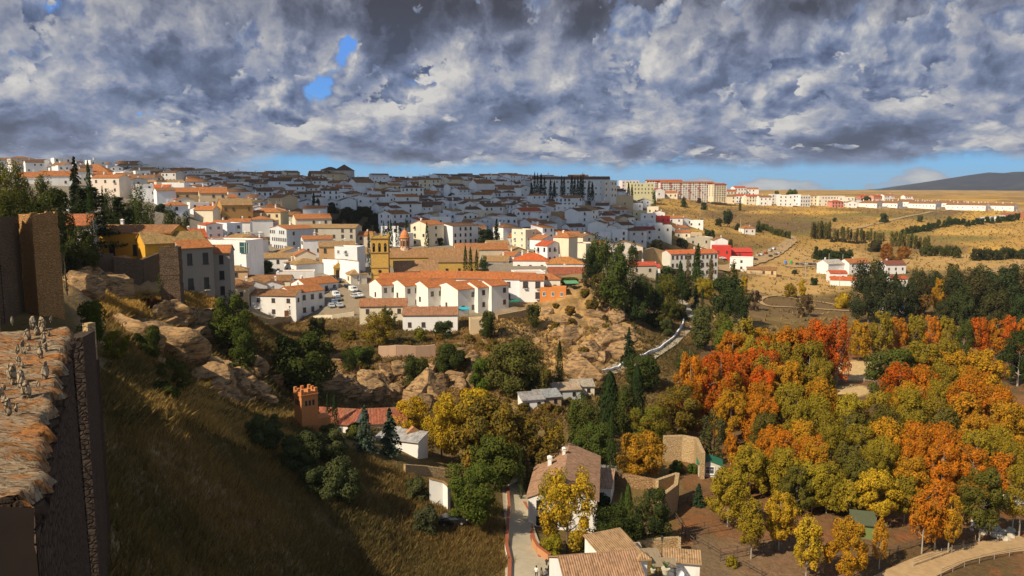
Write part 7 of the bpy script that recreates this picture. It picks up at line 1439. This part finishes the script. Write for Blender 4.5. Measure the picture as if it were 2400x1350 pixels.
# ---- gardens in the middle -------------------------------------------------------------------------------
for T_ in [
 ('bright yellow tree crown rising behind the huge green plane tree',1095,902,1080,150,'broad',A_YL,'a'),('huge green plane tree left of the farm lane',1150,925,1120,190,'broad',G_OL,'t'),('dark olive plane tree merging with the huge one on its right',1235,958,1135,170,'broad',(.078,.075,.022),'t'),('yellow crowned tree at the left edge of the plane group',1035,935,1075,95,'broad',A_YL,'a'),('orange yellow spray tree at the right edge of the plane group',1296,980,1095,64,'loose',A_YL,'a'),
 ('dark round tree beneath the plane group beside the lane',1160,1010,1140,150,'broad',G_MD,'g'),('very large dark green tree behind the orange brick tower',712,778,932,165,'broad',(.036,.055,.014),'g'),('ivy clad leafy tree on the cliff below the grey house',545,690,828,112,'broad',(.070,.095,.018),'g'),('second leafy cliff tree hanging lower right of the ivy tree',572,770,880,70,'broad',(.060,.085,.018),'g'),
 ('yellow garden tree in front of the rock face',965,930,1010,92,'broad',A_YL,'a'),('blue spruce left of two behind the olive grove',857,945,1062,66,'spruce',G_BL,'d'),('blue spruce right of two behind the olive grove',914,952,1066,66,'spruce',G_BL,'d'),
 ('slim cypress nearest the brick tower',744,918,1004,13,'cypress',G_CY,'d'),('slim cypress in the middle of the trio by the brick tower',770,914,1000,13,'cypress',G_CY,'d'),('slim cypress right of the trio by the brick tower',786,918,1010,17,'cypress',G_CY,'d'),
 ('olive tree highest on the dry slope',620,968,1058,100,'broad',G_OLV,'d'),('olive tree in the centre of the dry slope',705,1010,1105,110,'broad',G_OLV,'d'),('olive tree right of the central one',775,1005,1085,90,'broad',G_OLV,'d'),('round olive bush casting a long shadow on the dry slope',790,1064,1168,130,'bush',G_OLV,'d'),('small olive bush left of the shadow casting one',735,1075,1150,70,'bush',G_OLV,'d'),
 ('round fresh green tree beside the lane',1106,1073,1235,140,'broad',(.085,.115,.02),'g'),('grey green bush on the dry grass below the round tree',1000,1170,1245,80,'bush',(.07,.075,.035),'d'),('grass topped bush beside the white yard wall',975,1115,1165,70,'bush',(.09,.085,.035),'d'),
 ('thin dark cypress at the head of the lane',1221,1046,1172,15,'cypress',G_CY,'d'),('massive dark cypress left of two above the farm',1428,868,1022,62,'cypress',(.028,.046,.015),'d'),('tall dark cypress right of two above the farm',1490,850,1025,48,'cypress',(.026,.042,.014),'d'),('tall slim cypress in front of the farm terrace',1431,958,1142,29,'cypress',(.040,.058,.014),'d'),('lone cypress on the rock below the bluff',1311,798,905,19,'cypress',G_CY,'d'),('pale green small cypress in the farm garden',1471,1128,1232,28,'cypress',(.07,.10,.02),'d'),('pale green cypress close behind the small one',1456,1150,1228,18,'cypress',(.07,.10,.02),'d'),
 ('golden orange spray tree above the farm terrace wall',1503,1008,1124,122,'broad',(.46,.23,.02),'a'),('tall yellow tree leaning over the white farmhouse',1330,1070,1298,150,'loose',A_YL,'a'),('low yellow bush at the end of the lane wall',1295,1240,1300,70,'bush',(.28,.24,.02),'a'),('amber twiggy tree against the farm gable',1300,1085,1240,90,'loose',A_YG,'a'),
 ('glossy dark magnolia in the farm garden',1527,1135,1280,98,'broad',(.030,.046,.018),'g'),('dark evergreen mass behind the yellow farm tree',1430,1175,1300,110,'broad',(.030,.046,.014),'g'),('second dark evergreen left of the magnolia',1475,1195,1295,90,'bush',(.026,.042,.014),'g'),('clipped dark hedge tree by the farm terrace',1400,1150,1200,80,'bush',(.022,.032,.012),'d'),('dark laurel behind the foreground pergolas',1400,1235,1305,110,'bush',(.026,.04,.014),'g'),
 ('green garden tree left of the massive cypress',1365,920,1070,80,'broad',G_MD,'g'),('light green tree with a forked trunk in the farm orchard',1390,985,1095,110,'broad',(.065,.09,.02),'g'),('yellow green tree behind the golden orange one',1520,945,1062,100,'broad',G_BR,'t'),('pale green tree rising between the two big cypresses',1462,900,1030,50,'poplar',(.07,.085,.022),'g'),
 ('wide olive brown tree left of the orange dome trees',1588,900,1030,120,'broad',G_OL,'t'),('thin greyish tree above the green roofed shed',1672,958,1088,74,'loose',(.07,.065,.03),'g'),('green conifer shrub left of the orchard fence',1637,1130,1186,38,'spruce',(.03,.05,.025),'d'),('dark round tree beside the hill path',1505,828,915,104,'broad',(.036,.052,.016),'g'),('dark conifer on the slope above the dark round tree',1473,765,850,40,'spruce',(.028,.045,.02),'d'),
 ('orange yellow sapling beside the paddock corner',1714,1298,1330,30,'bush',A_YG,'a'),('green shrubs below the ochre retaining wall',1585,1075,1110,44,'bush',(.06,.10,.02),'g'),('leafy shrub left of the green roofed shed',1622,1082,1108,34,'bush',(.06,.10,.02),'g')]:
    lb, u, vt, vb, w_, k, c_, lm = T_; tree(lb, u, vt, vb, w_, k, c_, lm, .05 if k in ('cypress', 'spruce') else .14, None, 80)
# ---- cliff shrubs and garden bushes ----------------------------------------------------------------------
for T_ in [
 ('round dark green bush clinging to the rock face',975,815,905,66,'bush',(.045,.06,.018)),('big round leafy bush below the outbuilding',1052,790,872,88,'bush',(.045,.068,.018)),('wide olive brown scrub tree under the bluff',1205,795,918,150,'broad',(.10,.092,.025)),('fresh green bush at the left of the olive brown scrub tree',1128,828,912,64,'bush',(.085,.125,.018)),('scrub tree with rusty top right of the wide one',1270,850,925,70,'bush',(.12,.085,.022)),
 ('dark round tree at the convent retaining wall',1142,720,792,48,'bush',(.035,.05,.015)),('tree growing from the wall below the balcony flats',1250,700,765,38,'bush',(.055,.062,.018)),('autumn yellow tree in front of the brown outbuilding',885,728,812,88,'loose',(.32,.20,.025)),('green tree left of the pink ruined wall',850,800,858,62,'bush',(.05,.085,.018)),('dark green tree tucked left of the pink wall',820,805,868,44,'bush',(.035,.055,.015)),
 ('dark fir shrub before the white outbuilding',1040,745,792,50,'bush',(.025,.040,.018)),('dark bush on the slope below the street parapet',742,738,785,52,'bush',(.06,.05,.02)),('small green tree beside the convent shed',912,715,772,44,'loose',(.09,.10,.02)),('yellow shrub under the white outbuilding',985,760,800,36,'bush',(.20,.17,.025)),
 ('ivy covered tree at the end of the fortress wall',218,692,800,78,'bush',(.062,.090,.016)),('tangled green shrub on the left cliff',345,752,835,88,'bush',(.045,.06,.018)),('yellow flecked shrub right of the ivy tree',275,775,850,70,'loose',(.16,.14,.02)),('feathery dark shrub above the dry grass ridge',400,840,925,100,'loose',(.07,.075,.022)),('golden green shrub hiding the bath house wall',840,985,1030,70,'bush',(.10,.10,.025)),('second shrub before the bath houses',770,990,1025,50,'bush',(.07,.08,.025)),('low palm-like bush under the left cliff',385,885,935,80,'bush',(.035,.055,.016)),
 ('dark ivy mass on the brick buttress ruin',400,612,720,60,'bush',(.04,.05,.018)),('vine screen before the ochre manor, left part',300,548,612,60,'loose',(.20,.15,.02)),('vine screen before the ochre manor, right part',366,555,615,58,'loose',(.17,.14,.02)),('creeper on the ruined wall with red leaves',352,690,730,40,'bush',(.14,.03,.02)),('reddish creeper beside the grey cliff house',412,650,700,36,'bush',(.16,.06,.03)),
 ('small tree in the courtyard behind the modern house',620,606,640,44,'bush',(.04,.06,.018)),('little garden tree right beside the courtyard one',600,606,636,28,'bush',(.05,.075,.018)),('round garden bush on the street roof terrace',641,664,690,22,'bush',(.06,.09,.02)),('dark yew beside the apricot tower house',528,634,680,24,'bush',(.03,.045,.015)),('green bush by the red roofed villa',1262,576,592,22,'bush',(.05,.07,.018)),('small tree behind the sandy gable',1279,578,592,18,'bush',(.05,.07,.018)),
 ('bare brownish shrub beside the low red annex',1380,640,672,40,'loose',(.10,.07,.04)),('garden hedge on the rim of the bluff',1330,648,664,60,'bush',(.04,.06,.018)),('grey green shrub beside the hill path bend',1560,742,786,40,'bush',(.06,.07,.03)),('light green tree beside the hill path wall',1610,815,865,60,'bush',(.07,.08,.03))]:
    lb, u, vt, vb, w_, k, c_ = T_; tree(lb, u, vt, vb, w_, k, c_, 'g', .05, None, 80, cat='shrub' if k == 'bush' else 'tree', name='shrub' if k == 'bush' else 'tree')
for i in range(110):                                          # smaller bushes dotted over the rocky slopes
    zz = rg.choice([(420, 800, 120, 60, 110), (330, 700, 130, 50, 110), (980, 880, 110, 60, 170), (980, 830, 170, 50, 170), (1380, 770, 110, 90, 200), (1160, 860, 90, 60, 160), (560, 880, 90, 60, 120), (820, 830, 60, 40, 160), (1250, 960, 90, 25, 150)])
    u, v = zz[0] + rg.uniform(-1, 1) * zz[2], zz[1] + rg.uniform(-1, 1) * zz[3]; s_ = rg.uniform(16, 40)
    tree('low %s bush on the dry slopes below the convent' % 'dusty', u, v - s_ * .6, v, s_, 'bush', rg.choice([(.12, .095, .03), (.08, .08, .025), (.14, .085, .03), (.06, .07, .02)]), 't', .05, 'low dusty bushes on the dry slopes', zz[4], cat='shrub', name='shrub')
# ---- pine wood right of the bluff ------------------------------------------------------------------------
PN = 'pines on the shoulder of the bluff'
for lb, u, vt, vb, w_, k, c_ in [
 ('tallest light green pine at the head of the wood',1408,562,680,66,'pine',(.075,.095,.018)),('dark pine at the left edge of the wood',1385,585,670,46,'pine',(.028,.042,.014)),('big green pine below the tallest one',1440,604,745,80,'pine',G_PN),('rounded pine before the pale hall, left of two',1452,570,640,28,'pine',(.06,.08,.016)),('rounded pine before the pale hall, right of two',1482,574,650,30,'pine',(.045,.062,.015)),
 ('brownish bare pine at the cliff rim',1408,640,728,60,'loose',(.075,.062,.028)),('full green pine in the middle of the wood',1497,652,752,62,'pine',(.055,.075,.016)),('dark pine at the foot of the wood',1490,700,762,56,'pine',(.03,.045,.014)),('olive pine right of the middle one',1530,668,762,52,'pine',(.058,.070,.018)),('slender cypress in the pine wood',1456,668,745,10,'cypress',G_CY),('slender cypress before the pale cottage',1539,632,680,9,'cypress',G_CY),
 ('short pine below the orange tenement',1565,625,660,34,'pine',(.035,.055,.02)),('yellowing oak in the pine wood',1562,645,725,58,'broad',(.12,.11,.02)),('dark pine beside the hill path head',1600,640,722,56,'pine',(.040,.055,.016)),('cypress standing before the tenement',1594,612,650,12,'cypress',G_CY),('pointed poplar before the tenement balconies',1634,572,660,42,'spruce',(.055,.085,.016)),('bare pale poplar left of the pointed one',1612,598,665,14,'poplar',(.20,.15,.08)),('bare pale poplar right of the pointed one',1666,610,665,20,'poplar',(.20,.15,.07)),
 ('dark columnar poplar at the meadow corner',1717,614,705,27,'poplar',(.055,.065,.016)),('massive dark pine above the hill path',1705,650,765,84,'pine',(.032,.048,.013)),('second massive pine lower right of the first',1735,690,778,50,'pine',(.034,.050,.014)),('yellow tree behind the massive pines',1744,645,690,20,'broad',A_YL),('yellow shrub tree before the white kiosk',1650,652,700,54,'broad',(.34,.24,.025)),('bluish cypress beside the hill path',1630,668,730,26,'spruce',(.06,.075,.05)),('slim green cypress right of the bluish one',1646,672,722,8,'cypress',G_CY),
 ('silvery green poplar at the path bend',1645,720,820,66,'poplar',(.075,.090,.040)),('tall mixed green tree right of the silvery one',1690,738,830,56,'poplar',(.11,.12,.025)),('dark shrub at the path head',1595,708,748,36,'bush',(.05,.05,.02)),('dark thicket in the lower pine wood',1535,725,766,54,'bush',(.032,.045,.014)),('thicket between pines and path',1568,700,745,50,'bush',(.036,.05,.015))]:
    tree(lb, u, vt, vb, w_, k, c_, 'd' if k in ('pine', 'cypress', 'spruce') else 'a', .10 if k == 'pine' else .05, PN if k == 'pine' else None, 200, name='pine_tree' if k == 'pine' else 'tree')
# ---- cypresses of the town -------------------------------------------------------------------------------
for lb, u, vt, vb, w_, Y in [('cypress close left of the bell tower',865,540,606,10,312),('cypress spire peeking over the bell tower left corner',875,528,566,7,345),('first cypress of the group behind the bell tower',900,520,578,10,350),('second cypress of the group behind the bell tower',911,524,580,11,352),('tallest cypress behind the bell tower',917,518,590,13,348),('cypress left of the bell turret',930,524,588,9,350),('slim cypress touching the bell turret',936,528,590,8,352),('cypress behind the bell turret dome',952,514,560,9,365),('lone cypress right of the bell turret',1001,524,582,13,350),
    ('first of the three cypresses beside the nave',1091,577,626,12,318),('second of the three cypresses beside the nave',1103,580,626,11,318),('third of the three cypresses beside the nave',1117,586,624,11,318)]:
    tree(lb, u, vt, vb, w_, 'cypress', (.036, .056, .014), 'd', .03, 'cypresses around the church', Y=Y, name='cypress')
tree('bushy evergreen right of the nave cypresses', 1134, 596, 626, 24, 'bush', (.045, .07, .016), 'd', .05, None, Y=318, name='shrub', cat='shrub')
xs = [1246,1253,1260,1268,1276,1290,1299,1316,1322,1340,1347,1354,1361,1366,1380,1388]; hs = [22,46,44,42,36,30,26,38,36,38,34,36,40,36,28,24]
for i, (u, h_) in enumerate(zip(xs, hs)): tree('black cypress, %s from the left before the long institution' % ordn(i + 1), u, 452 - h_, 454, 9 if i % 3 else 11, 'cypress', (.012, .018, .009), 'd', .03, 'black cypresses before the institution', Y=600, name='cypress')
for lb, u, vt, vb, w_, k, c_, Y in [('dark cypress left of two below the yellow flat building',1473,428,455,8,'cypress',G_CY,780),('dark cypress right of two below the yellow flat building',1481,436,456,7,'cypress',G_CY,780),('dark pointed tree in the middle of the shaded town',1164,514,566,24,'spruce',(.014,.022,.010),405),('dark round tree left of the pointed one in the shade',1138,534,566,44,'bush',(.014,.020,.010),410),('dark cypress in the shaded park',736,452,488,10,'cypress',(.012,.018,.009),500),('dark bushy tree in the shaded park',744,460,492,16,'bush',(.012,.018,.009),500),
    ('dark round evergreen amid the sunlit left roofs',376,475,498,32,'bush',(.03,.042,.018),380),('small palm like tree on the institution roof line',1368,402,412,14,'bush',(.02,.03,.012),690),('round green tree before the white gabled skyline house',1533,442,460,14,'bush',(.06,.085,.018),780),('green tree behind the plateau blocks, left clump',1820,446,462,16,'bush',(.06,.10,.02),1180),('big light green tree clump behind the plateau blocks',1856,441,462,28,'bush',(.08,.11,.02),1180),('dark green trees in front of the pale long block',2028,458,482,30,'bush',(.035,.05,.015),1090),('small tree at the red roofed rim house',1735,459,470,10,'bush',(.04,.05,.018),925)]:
    tree(lb, u, vt, vb, w_, k, c_, 'd', .03, None, Y=Y)
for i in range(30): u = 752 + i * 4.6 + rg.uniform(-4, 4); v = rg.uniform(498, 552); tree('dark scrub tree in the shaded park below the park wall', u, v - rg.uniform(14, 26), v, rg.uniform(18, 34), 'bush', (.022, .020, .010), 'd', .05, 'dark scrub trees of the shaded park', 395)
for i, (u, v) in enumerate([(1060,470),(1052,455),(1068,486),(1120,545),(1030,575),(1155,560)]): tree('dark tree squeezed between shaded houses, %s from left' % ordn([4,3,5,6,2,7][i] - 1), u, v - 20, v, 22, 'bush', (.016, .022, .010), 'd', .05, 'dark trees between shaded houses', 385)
# ---- left hill trees -------------------------------------------------------------------------------------
for lb, u, vt, vb, w_, k, c_, Y in [
 ('big yellow green tree at the left frame edge',18,380,520,100,'broad',(.13,.12,.02),150),('second yellow green tree right of the frame edge one',92,412,520,86,'broad',(.10,.10,.02),165),('tall layered cedar standing above the left roofs',182,372,520,60,'spruce',(.028,.042,.018),205),('huge spreading cedar with flat dark layers',215,440,600,150,'cedar',(.030,.045,.014),185),('very tall slim cypress left of the ochre manor',219,386,592,24,'cypress',(.034,.052,.012),160),('shorter slim cypress right of the tallest one',244,440,520,14,'cypress',(.034,.052,.014),190),
 ('bushy green tree on the bare left slope, upper',262,446,506,44,'broad',(.045,.06,.016),260),('bushy green tree on the bare left slope, lower',300,470,540,60,'broad',(.04,.052,.015),235),('olive green tree beside the left hill houses',398,478,520,34,'broad',(.06,.07,.02),300),('dark tree between manor roof and left houses',430,500,560,44,'broad',(.035,.045,.015),250),
 ('dark slim cypress behind the stone tower',148,490,560,12,'cypress',(.014,.022,.009),125),('dark broad tree mass behind the stone tower',130,440,560,110,'broad',(.030,.042,.013),160),('dark broad tree mass below the cedar',190,530,620,90,'broad',(.030,.040,.012),150),('round bright green tree right of the cedar',325,438,520,52,'broad',(.050,.075,.016),215),('dark conifer thicket between cedar and manor',285,462,560,80,'cedar',(.028,.042,.014),205),('leafy dark trees left of the stone tower top',40,450,530,90,'broad',(.045,.05,.015),140),('grey leafed tree before the manor roof',345,500,545,50,'loose',(.07,.075,.03),195),('small round tree right of the bright green one',350,462,505,26,'broad',(.055,.075,.016),230)]:
    tree(lb, u, vt, vb, w_, k, c_, 'g' if k == 'broad' else 'd', .06, None, Y=Y)
# ---- eucalyptus and dark wood on the right ---------------------------------------------------------------
for lb, u, vt, vb, w_, k, c_ in [
 ('great dark eucalyptus before the white farm',2035,612,756,92,'broad',(.040,.046,.022)),('second dark eucalyptus right of the great one',2075,640,762,70,'broad',(.042,.046,.022)),('slim black cypress left of the red roofed little house',2096,640,720,14,'cypress',(.016,.024,.01)),('orange tree amid the dark eucalyptus wood',2199,653,736,44,'plane',A_YO),('brown bare tree before the blue kiosk',2160,688,745,38,'loose',(.28,.12,.04)),('yellow orange bush at the end of the meadow loop',1975,682,722,46,'bush',A_YL),('yellow bushy tree in the middle of the meadow',1852,660,698,32,'bush',(.36,.24,.03)),('tall yellow tree right of the yellow bush',1879,654,694,20,'poplar',A_YL),('dark violet bare tree by the meadow loop',1768,680,728,34,'loose',(.07,.035,.03)),('brown bare tree on the lower meadow',1885,690,742,44,'loose',(.12,.07,.04)),
 ('bright orange tree on the valley floor',2078,572,612,32,'plane',(.42,.13,.03)),('rusty orange tree right of the bright orange one',2118,578,606,34,'plane',(.34,.12,.03)),('rust tree behind the white farmhouse',2095,600,636,40,'broad',(.22,.08,.03))]:
    tree(lb, u, vt, vb, w_, k, c_, 'a' if c_[0] > .1 else 'd', .08, None, 290)
eu = [(2120,655,748,60),(2150,650,742,56),(2235,640,752,70),(2275,632,756,76),(2310,650,760,70),(2345,636,758,76),(2385,628,756,84),(2250,670,764,64),(2330,676,770,66),(2390,690,775,60),(2210,700,760,44),(2180,636,700,50),(2150,628,690,40),(2300,622,700,60),(2360,622,700,56),(2230,622,700,50)]
for i, (u, vt, vb, w_) in enumerate(sorted(eu)): tree('dark green eucalyptus of the right wood, %s from the left' % ordn(i + 1), u, vt, vb, w_, 'broad', (.040 + .012 * (i % 3), .048 + .008 * (i % 2), .020), 'd', .08, 'eucalyptus wood on the right', 290, name='eucalyptus')
# ---- valley rows: poplars, hedges, small pines -----------------------------------------------------------
def rowof(what, n, u0, v0, u1, v1, h_, w_, kind, cols_, grp, ymin=400, lm='a', name='tree'):
    for i in range(n):
        f = (i + .5) / n; u = u0 + (u1 - u0) * f + rg.uniform(-2, 2); v = v0 + (v1 - v0) * f + rg.uniform(-2, 2); s_ = rg.uniform(.8, 1.2)
        tree('%s, %s from the left' % (what, ordn(i + 1)), u, v - h_ * s_, v, w_ * rg.uniform(.85, 1.15), kind, rg.choice(cols_), lm, .08, grp, ymin, name=name)
PT = [(.17, .15, .045), (.14, .13, .04), (.20, .17, .05)]
rowof('pale poplar of the thick left clump', 14, 1903, 558, 1946, 560, 34, 11, 'poplar', PT, 'poplar clump in the valley', name='poplar')
rowof('poplar of the thin middle row', 16, 1952, 562, 2075, 566, 24, 10, 'poplar', PT, 'poplar row in the valley', name='poplar')
rowof('poplar of the right valley row', 10, 2085, 576, 2180, 588, 30, 13, 'poplar', PT + [(.10, .11, .03)], 'right poplar row in the valley', name='poplar')
rowof('round stone pine beside the poplars', 9, 1908, 606, 1995, 612, 26, 22, 'bush', [(.030, .045, .014), (.036, .052, .016)], 'stone pines in the valley', lm='d', name='pine_tree')
rowof('dark green tree of the long valley hedge', 16, 2112, 552, 2262, 524, 18, 16, 'bush', [(.034, .048, .014), (.045, .058, .016)], 'long hedge of trees in the valley', lm='d')
rowof('round pine above the long hedge', 11, 2262, 530, 2388, 516, 17, 15, 'bush', [(.032, .048, .016)], 'pines below the vaulted sheds', lm='d', name='pine_tree')
rowof('green tree on the valley bank', 8, 2158, 600, 2250, 604, 26, 20, 'broad', [(.06, .07, .02), (.07, .075, .025)], 'trees on the valley bank', lm='g')
rowof('dark tree of the right grove', 9, 2278, 612, 2400, 606, 30, 26, 'bush', [(.034, .045, .016), (.05, .05, .02)], 'right valley grove', lm='d')
rowof('green bush along the valley road', 12, 1775, 535, 1850, 560, 17, 14, 'bush', [(.055, .07, .02), (.10, .10, .025)], 'bushes along the valley road', lm='g', name='shrub')
rowof('dark hedge bush under the poplars', 10, 1945, 566, 2030, 572, 8, 12, 'bush', [(.05, .035, .02)], 'dark hedge under the poplars', lm='d', name='shrub')
for lb, u, vt, vb, w_, k, c_ in [('big dark evergreen on the golden slope',1705,495,532,28,'pine',(.030,.045,.018)),('dark bush left of the big slope evergreen',1685,508,530,20,'bush',(.04,.045,.018)),('dark tree under the balcony blocks, left',1602,462,486,18,'bush',(.045,.06,.02)),('dark tree under the balcony blocks, right',1650,474,492,18,'bush',(.035,.05,.018)),('brown bush under the balcony blocks',1638,464,476,14,'bush',(.07,.04,.025)),('round tree left of the lone slope farmhouse',1728,522,540,16,'bush',(.04,.045,.02)),('round bush right of the lone slope farmhouse',1778,525,545,18,'bush',(.04,.055,.018)),('lone round tree on the right golden hill',2072,497,522,24,'bush',(.06,.07,.02)),('small round bush on the golden hill',1955,510,520,12,'bush',(.04,.055,.02)),('pale green tree near the hill track',2157,502,520,16,'bush',(.08,.09,.03)),('small green tree beyond the hill track',2225,505,521,14,'bush',(.09,.09,.03)),
    ('dark mass of tree above the right poplars',2050,560,590,40,'bush',(.06,.045,.022)),('olive tree by the tan barn field',1909,648,668,22,'bush',(.03,.045,.015)),('dark bush between barn and pole',1862,632,642,18,'bush',(.05,.045,.02)),('green tree beside the tall narrow white house',1662,536,568,30,'bush',(.04,.055,.016)),('dark tree behind the red houses',1712,560,582,14,'bush',(.04,.05,.016)),('bush on the dry gully of the right shoulder',1540,560,590,34,'bush',(.05,.045,.02)),('dark green tree row above the tenement',1598,556,580,30,'bush',(.035,.045,.016)),('small tree at the end of the shoulder huts',1643,512,522,14,'bush',(.07,.04,.03))]:
    tree(lb, u, vt, vb, w_, k, c_, 'd', .05, None, 380, cat='tree')
tree('bare thorny bush at the bottom of the orchard', 1932, 1290, 1350, 60, 'bare', A_BR, ymin=95, name='bare_bush', cat='shrub')
tree('thin bare tree in the ravine orchard', 1860, 690, 740, 30, 'bare', A_BR, ymin=300)
# ================================================================ grass and scrub (nobody could count it)
def scatter(name, n, region, h0, h1, wd_, cols_, kind='grass', ymin=20, blades=3, seed=5, lean=.35):
    r = np.random.RandomState(seed); (u0, u1, v0, v1) = region['box']; U = []; 
    # sample the ground uniformly in plan, keep what shows inside the picture region
    P = []
    tries = 0
    while len(P) < n and tries < 60:
        tries += 1; c_ = r.uniform(region['c'][0], region['c'][1], 40000); y = np.sqrt(r.uniform(region['y'][0] ** 2, region['y'][1] ** 2, 40000)); x = c_ * y; z = hgt(x, y); uu, vv = to_px(x, y, z); k = (uu > u0) & (uu < u1) & (vv > v0) & (vv < v1)
        if 'ok' in region: k &= region['ok'](x, y, uu, vv)
        P += list(zip(x[k], y[k], z[k]))
    P = np.array(P[:n]); m = len(P); V = []; col = []
    cl = fbm(P[:, 0] / 3.0, P[:, 1] / 3.0, 3, seed); big = fbm(P[:, 0] / 16, P[:, 1] / 16, 3, seed + 4)
    H_ = (h0 + (h1 - h0) * r.rand(m)) * (.5 + cl)
    cA, cB = np.array(cols_[0]), np.array(cols_[1]); mixf = np.clip((big - .35) * 3, 0, 1)[:, None]; base = cA * (1 - mixf) + cB * mixf
    for b_ in range(blades):
        a = r.uniform(0, 6.28, m); off = r.normal(size=(m, 2)) * h1 * .35; ln = r.normal(size=(m, 2)) * lean + np.array([.18, .10]); w_ = wd_ * r.uniform(.6, 1.4, m)
        p0 = P.copy(); p0[:, 0] += off[:, 0]; p0[:, 1] += off[:, 1]; p0[:, 2] -= .12
        dx_, dy_ = np.cos(a) * w_, np.sin(a) * w_; tip = p0 + np.stack([ln[:, 0] * H_, ln[:, 1] * H_, H_ + .12], 1); mid = p0 + np.stack([ln[:, 0] * H_ * .3, ln[:, 1] * H_ * .3, H_ * .55], 1)
        A = p0 + np.stack([dx_, dy_, 0 * dx_], 1); B = p0 - np.stack([dx_, dy_, 0 * dx_], 1); M1 = mid + np.stack([dx_, dy_, 0 * dx_], 1) * .8
        V.append(np.stack([A, B, tip, M1], 1)); cc_ = base * r.uniform(.65, 1.35, (m, 1)); col.append(np.repeat(np.concatenate([cc_, np.ones((m, 1))], 1)[:, None], 4, 1))
    V = np.concatenate(V).reshape(-1, 3); col = np.concatenate(col).reshape(-1, 4); Q = np.arange(len(V)).reshape(-1, 4)
    o = mobj(name, mesh_np(name, V, Q, M_BLADE, col=col)); return o
M_BLADE, t = newmat('dry_blades'); vc = t.n('ShaderNodeVertexColor', layer_name='tint').outputs[0]; d = t.n('ShaderNodeBsdfDiffuse'); t.link(vc, d.inputs[0]); tr = t.n('ShaderNodeBsdfTranslucent'); t.link(vc, tr.inputs[0]); mx = t.n('ShaderNodeMixShader', ins={0: .5}); t.link(d.outputs[0], mx.inputs[1]); t.link(tr.outputs[0], mx.inputs[2]); out(t, mx.outputs[0])
lane_pts = np.array([(p.x, p.y) for p in lane])
def offlane(x, y, u, v):
    d = np.full(x.shape, 1e9)
    for px_, py_ in lane_pts[::2]: d = np.minimum(d, np.hypot(x - px_, y - py_))
    return d > 3.6
o = scatter('dry_grass', 46000, {'box': (180, 1195, 880, 1400), 'c': (-.62, .0), 'y': (30, 125), 'ok': offlane}, .35, .85, .045, [(.25, .165, .055), (.145, .115, .042)], blades=3, seed=5); tag(o, 'long dry golden grass on the near slope', kind='stuff')
o = scatter('ridge_grass', 14000, {'box': (262, 700, 872, 1075), 'c': (-.52, -.26), 'y': (66, 125), 'ok': lambda x, y, u, v: np.abs(v - np.interp(u, [262, 380, 470, 600, 700], [925, 935, 965, 1030, 1070])) < 40}, .5, 1.0, .05, [(.52, .33, .10), (.40, .26, .08)], blades=3, seed=41); tag(o, 'bright golden grass along the crest of the near slope', kind='stuff')
o = scatter('ledge_grass', 9000, {'box': (230, 520, 690, 740), 'c': (-.55, -.3), 'y': (95, 215)}, .6, 1.1, .08, [(.50, .31, .08), (.42, .26, .07)], blades=3, seed=9); tag(o, 'golden grass on the ledge above the left cliff', kind='stuff')
o = scatter('hillside_scrub', 26000, {'box': (640, 1640, 745, 1010), 'c': (-.3, .26), 'y': (120, 320), 'ok': lambda x, y, u, v: (((u - 1370) / 110) ** 2 + ((v - 780) / 100) ** 2 > 1) | (fbm(x / 5, y / 5, 3, 66) > .56)}, .35, .95, .16, [(.30, .19, .07), (.15, .115, .045)], blades=3, seed=14, lean=.7); tag(o, 'dry scrub and weeds on the slopes below the convent', kind='stuff')
o = scatter('ravine_scrub', 16000, {'box': (250, 700, 740, 1000), 'c': (-.52, -.25), 'y': (60, 240)}, .4, 1.1, .13, [(.30, .19, .06), (.12, .10, .035)], blades=3, seed=19, lean=.6); tag(o, 'dry scrub among the ravine rocks', kind='stuff')
o = scatter('valley_scrub', 8000, {'box': (1480, 2400, 462, 780), 'c': (.12, .66), 'y': (280, 1080)}, .5, 1.6, .5, [(.36, .24, .09), (.24, .165, .065)], blades=2, seed=23, lean=.8); tag(o, 'low dry scrub scattered over the valley fields', kind='stuff')
o = scatter('fallen_leaves', 26000, {'box': (1570, 2400, 1000, 1345), 'c': (.18, .66), 'y': (100, 200)}, .04, .10, .10, [(.34, .12, .03), (.26, .14, .05)], blades=2, seed=29, lean=3.5); tag(o, 'fallen orange leaves and weeds under the orchard', kind='stuff')
print('trees', NTREE)
# ================================================================ the air
def haze_box():
    b = MB(); b.box(-7500, 7500, -150, 9800, 20, 262); m = bpy.data.materials.new('air'); m.use_nodes = True; t_ = NT(m.node_tree)
    v = t_.n('ShaderNodeVolumePrincipled', ins={'Color': (0.80, 0.86, 0.95, 1), 'Density': 0.00005, 'Anisotropy': 0.2}); o = t_.n('ShaderNodeOutputMaterial'); t_.link(v.outputs[0], o.inputs['Volume'])
    h = b.build('haze', m); tag(h, 'thin blue air over the valley', kind='stuff')
haze_box()
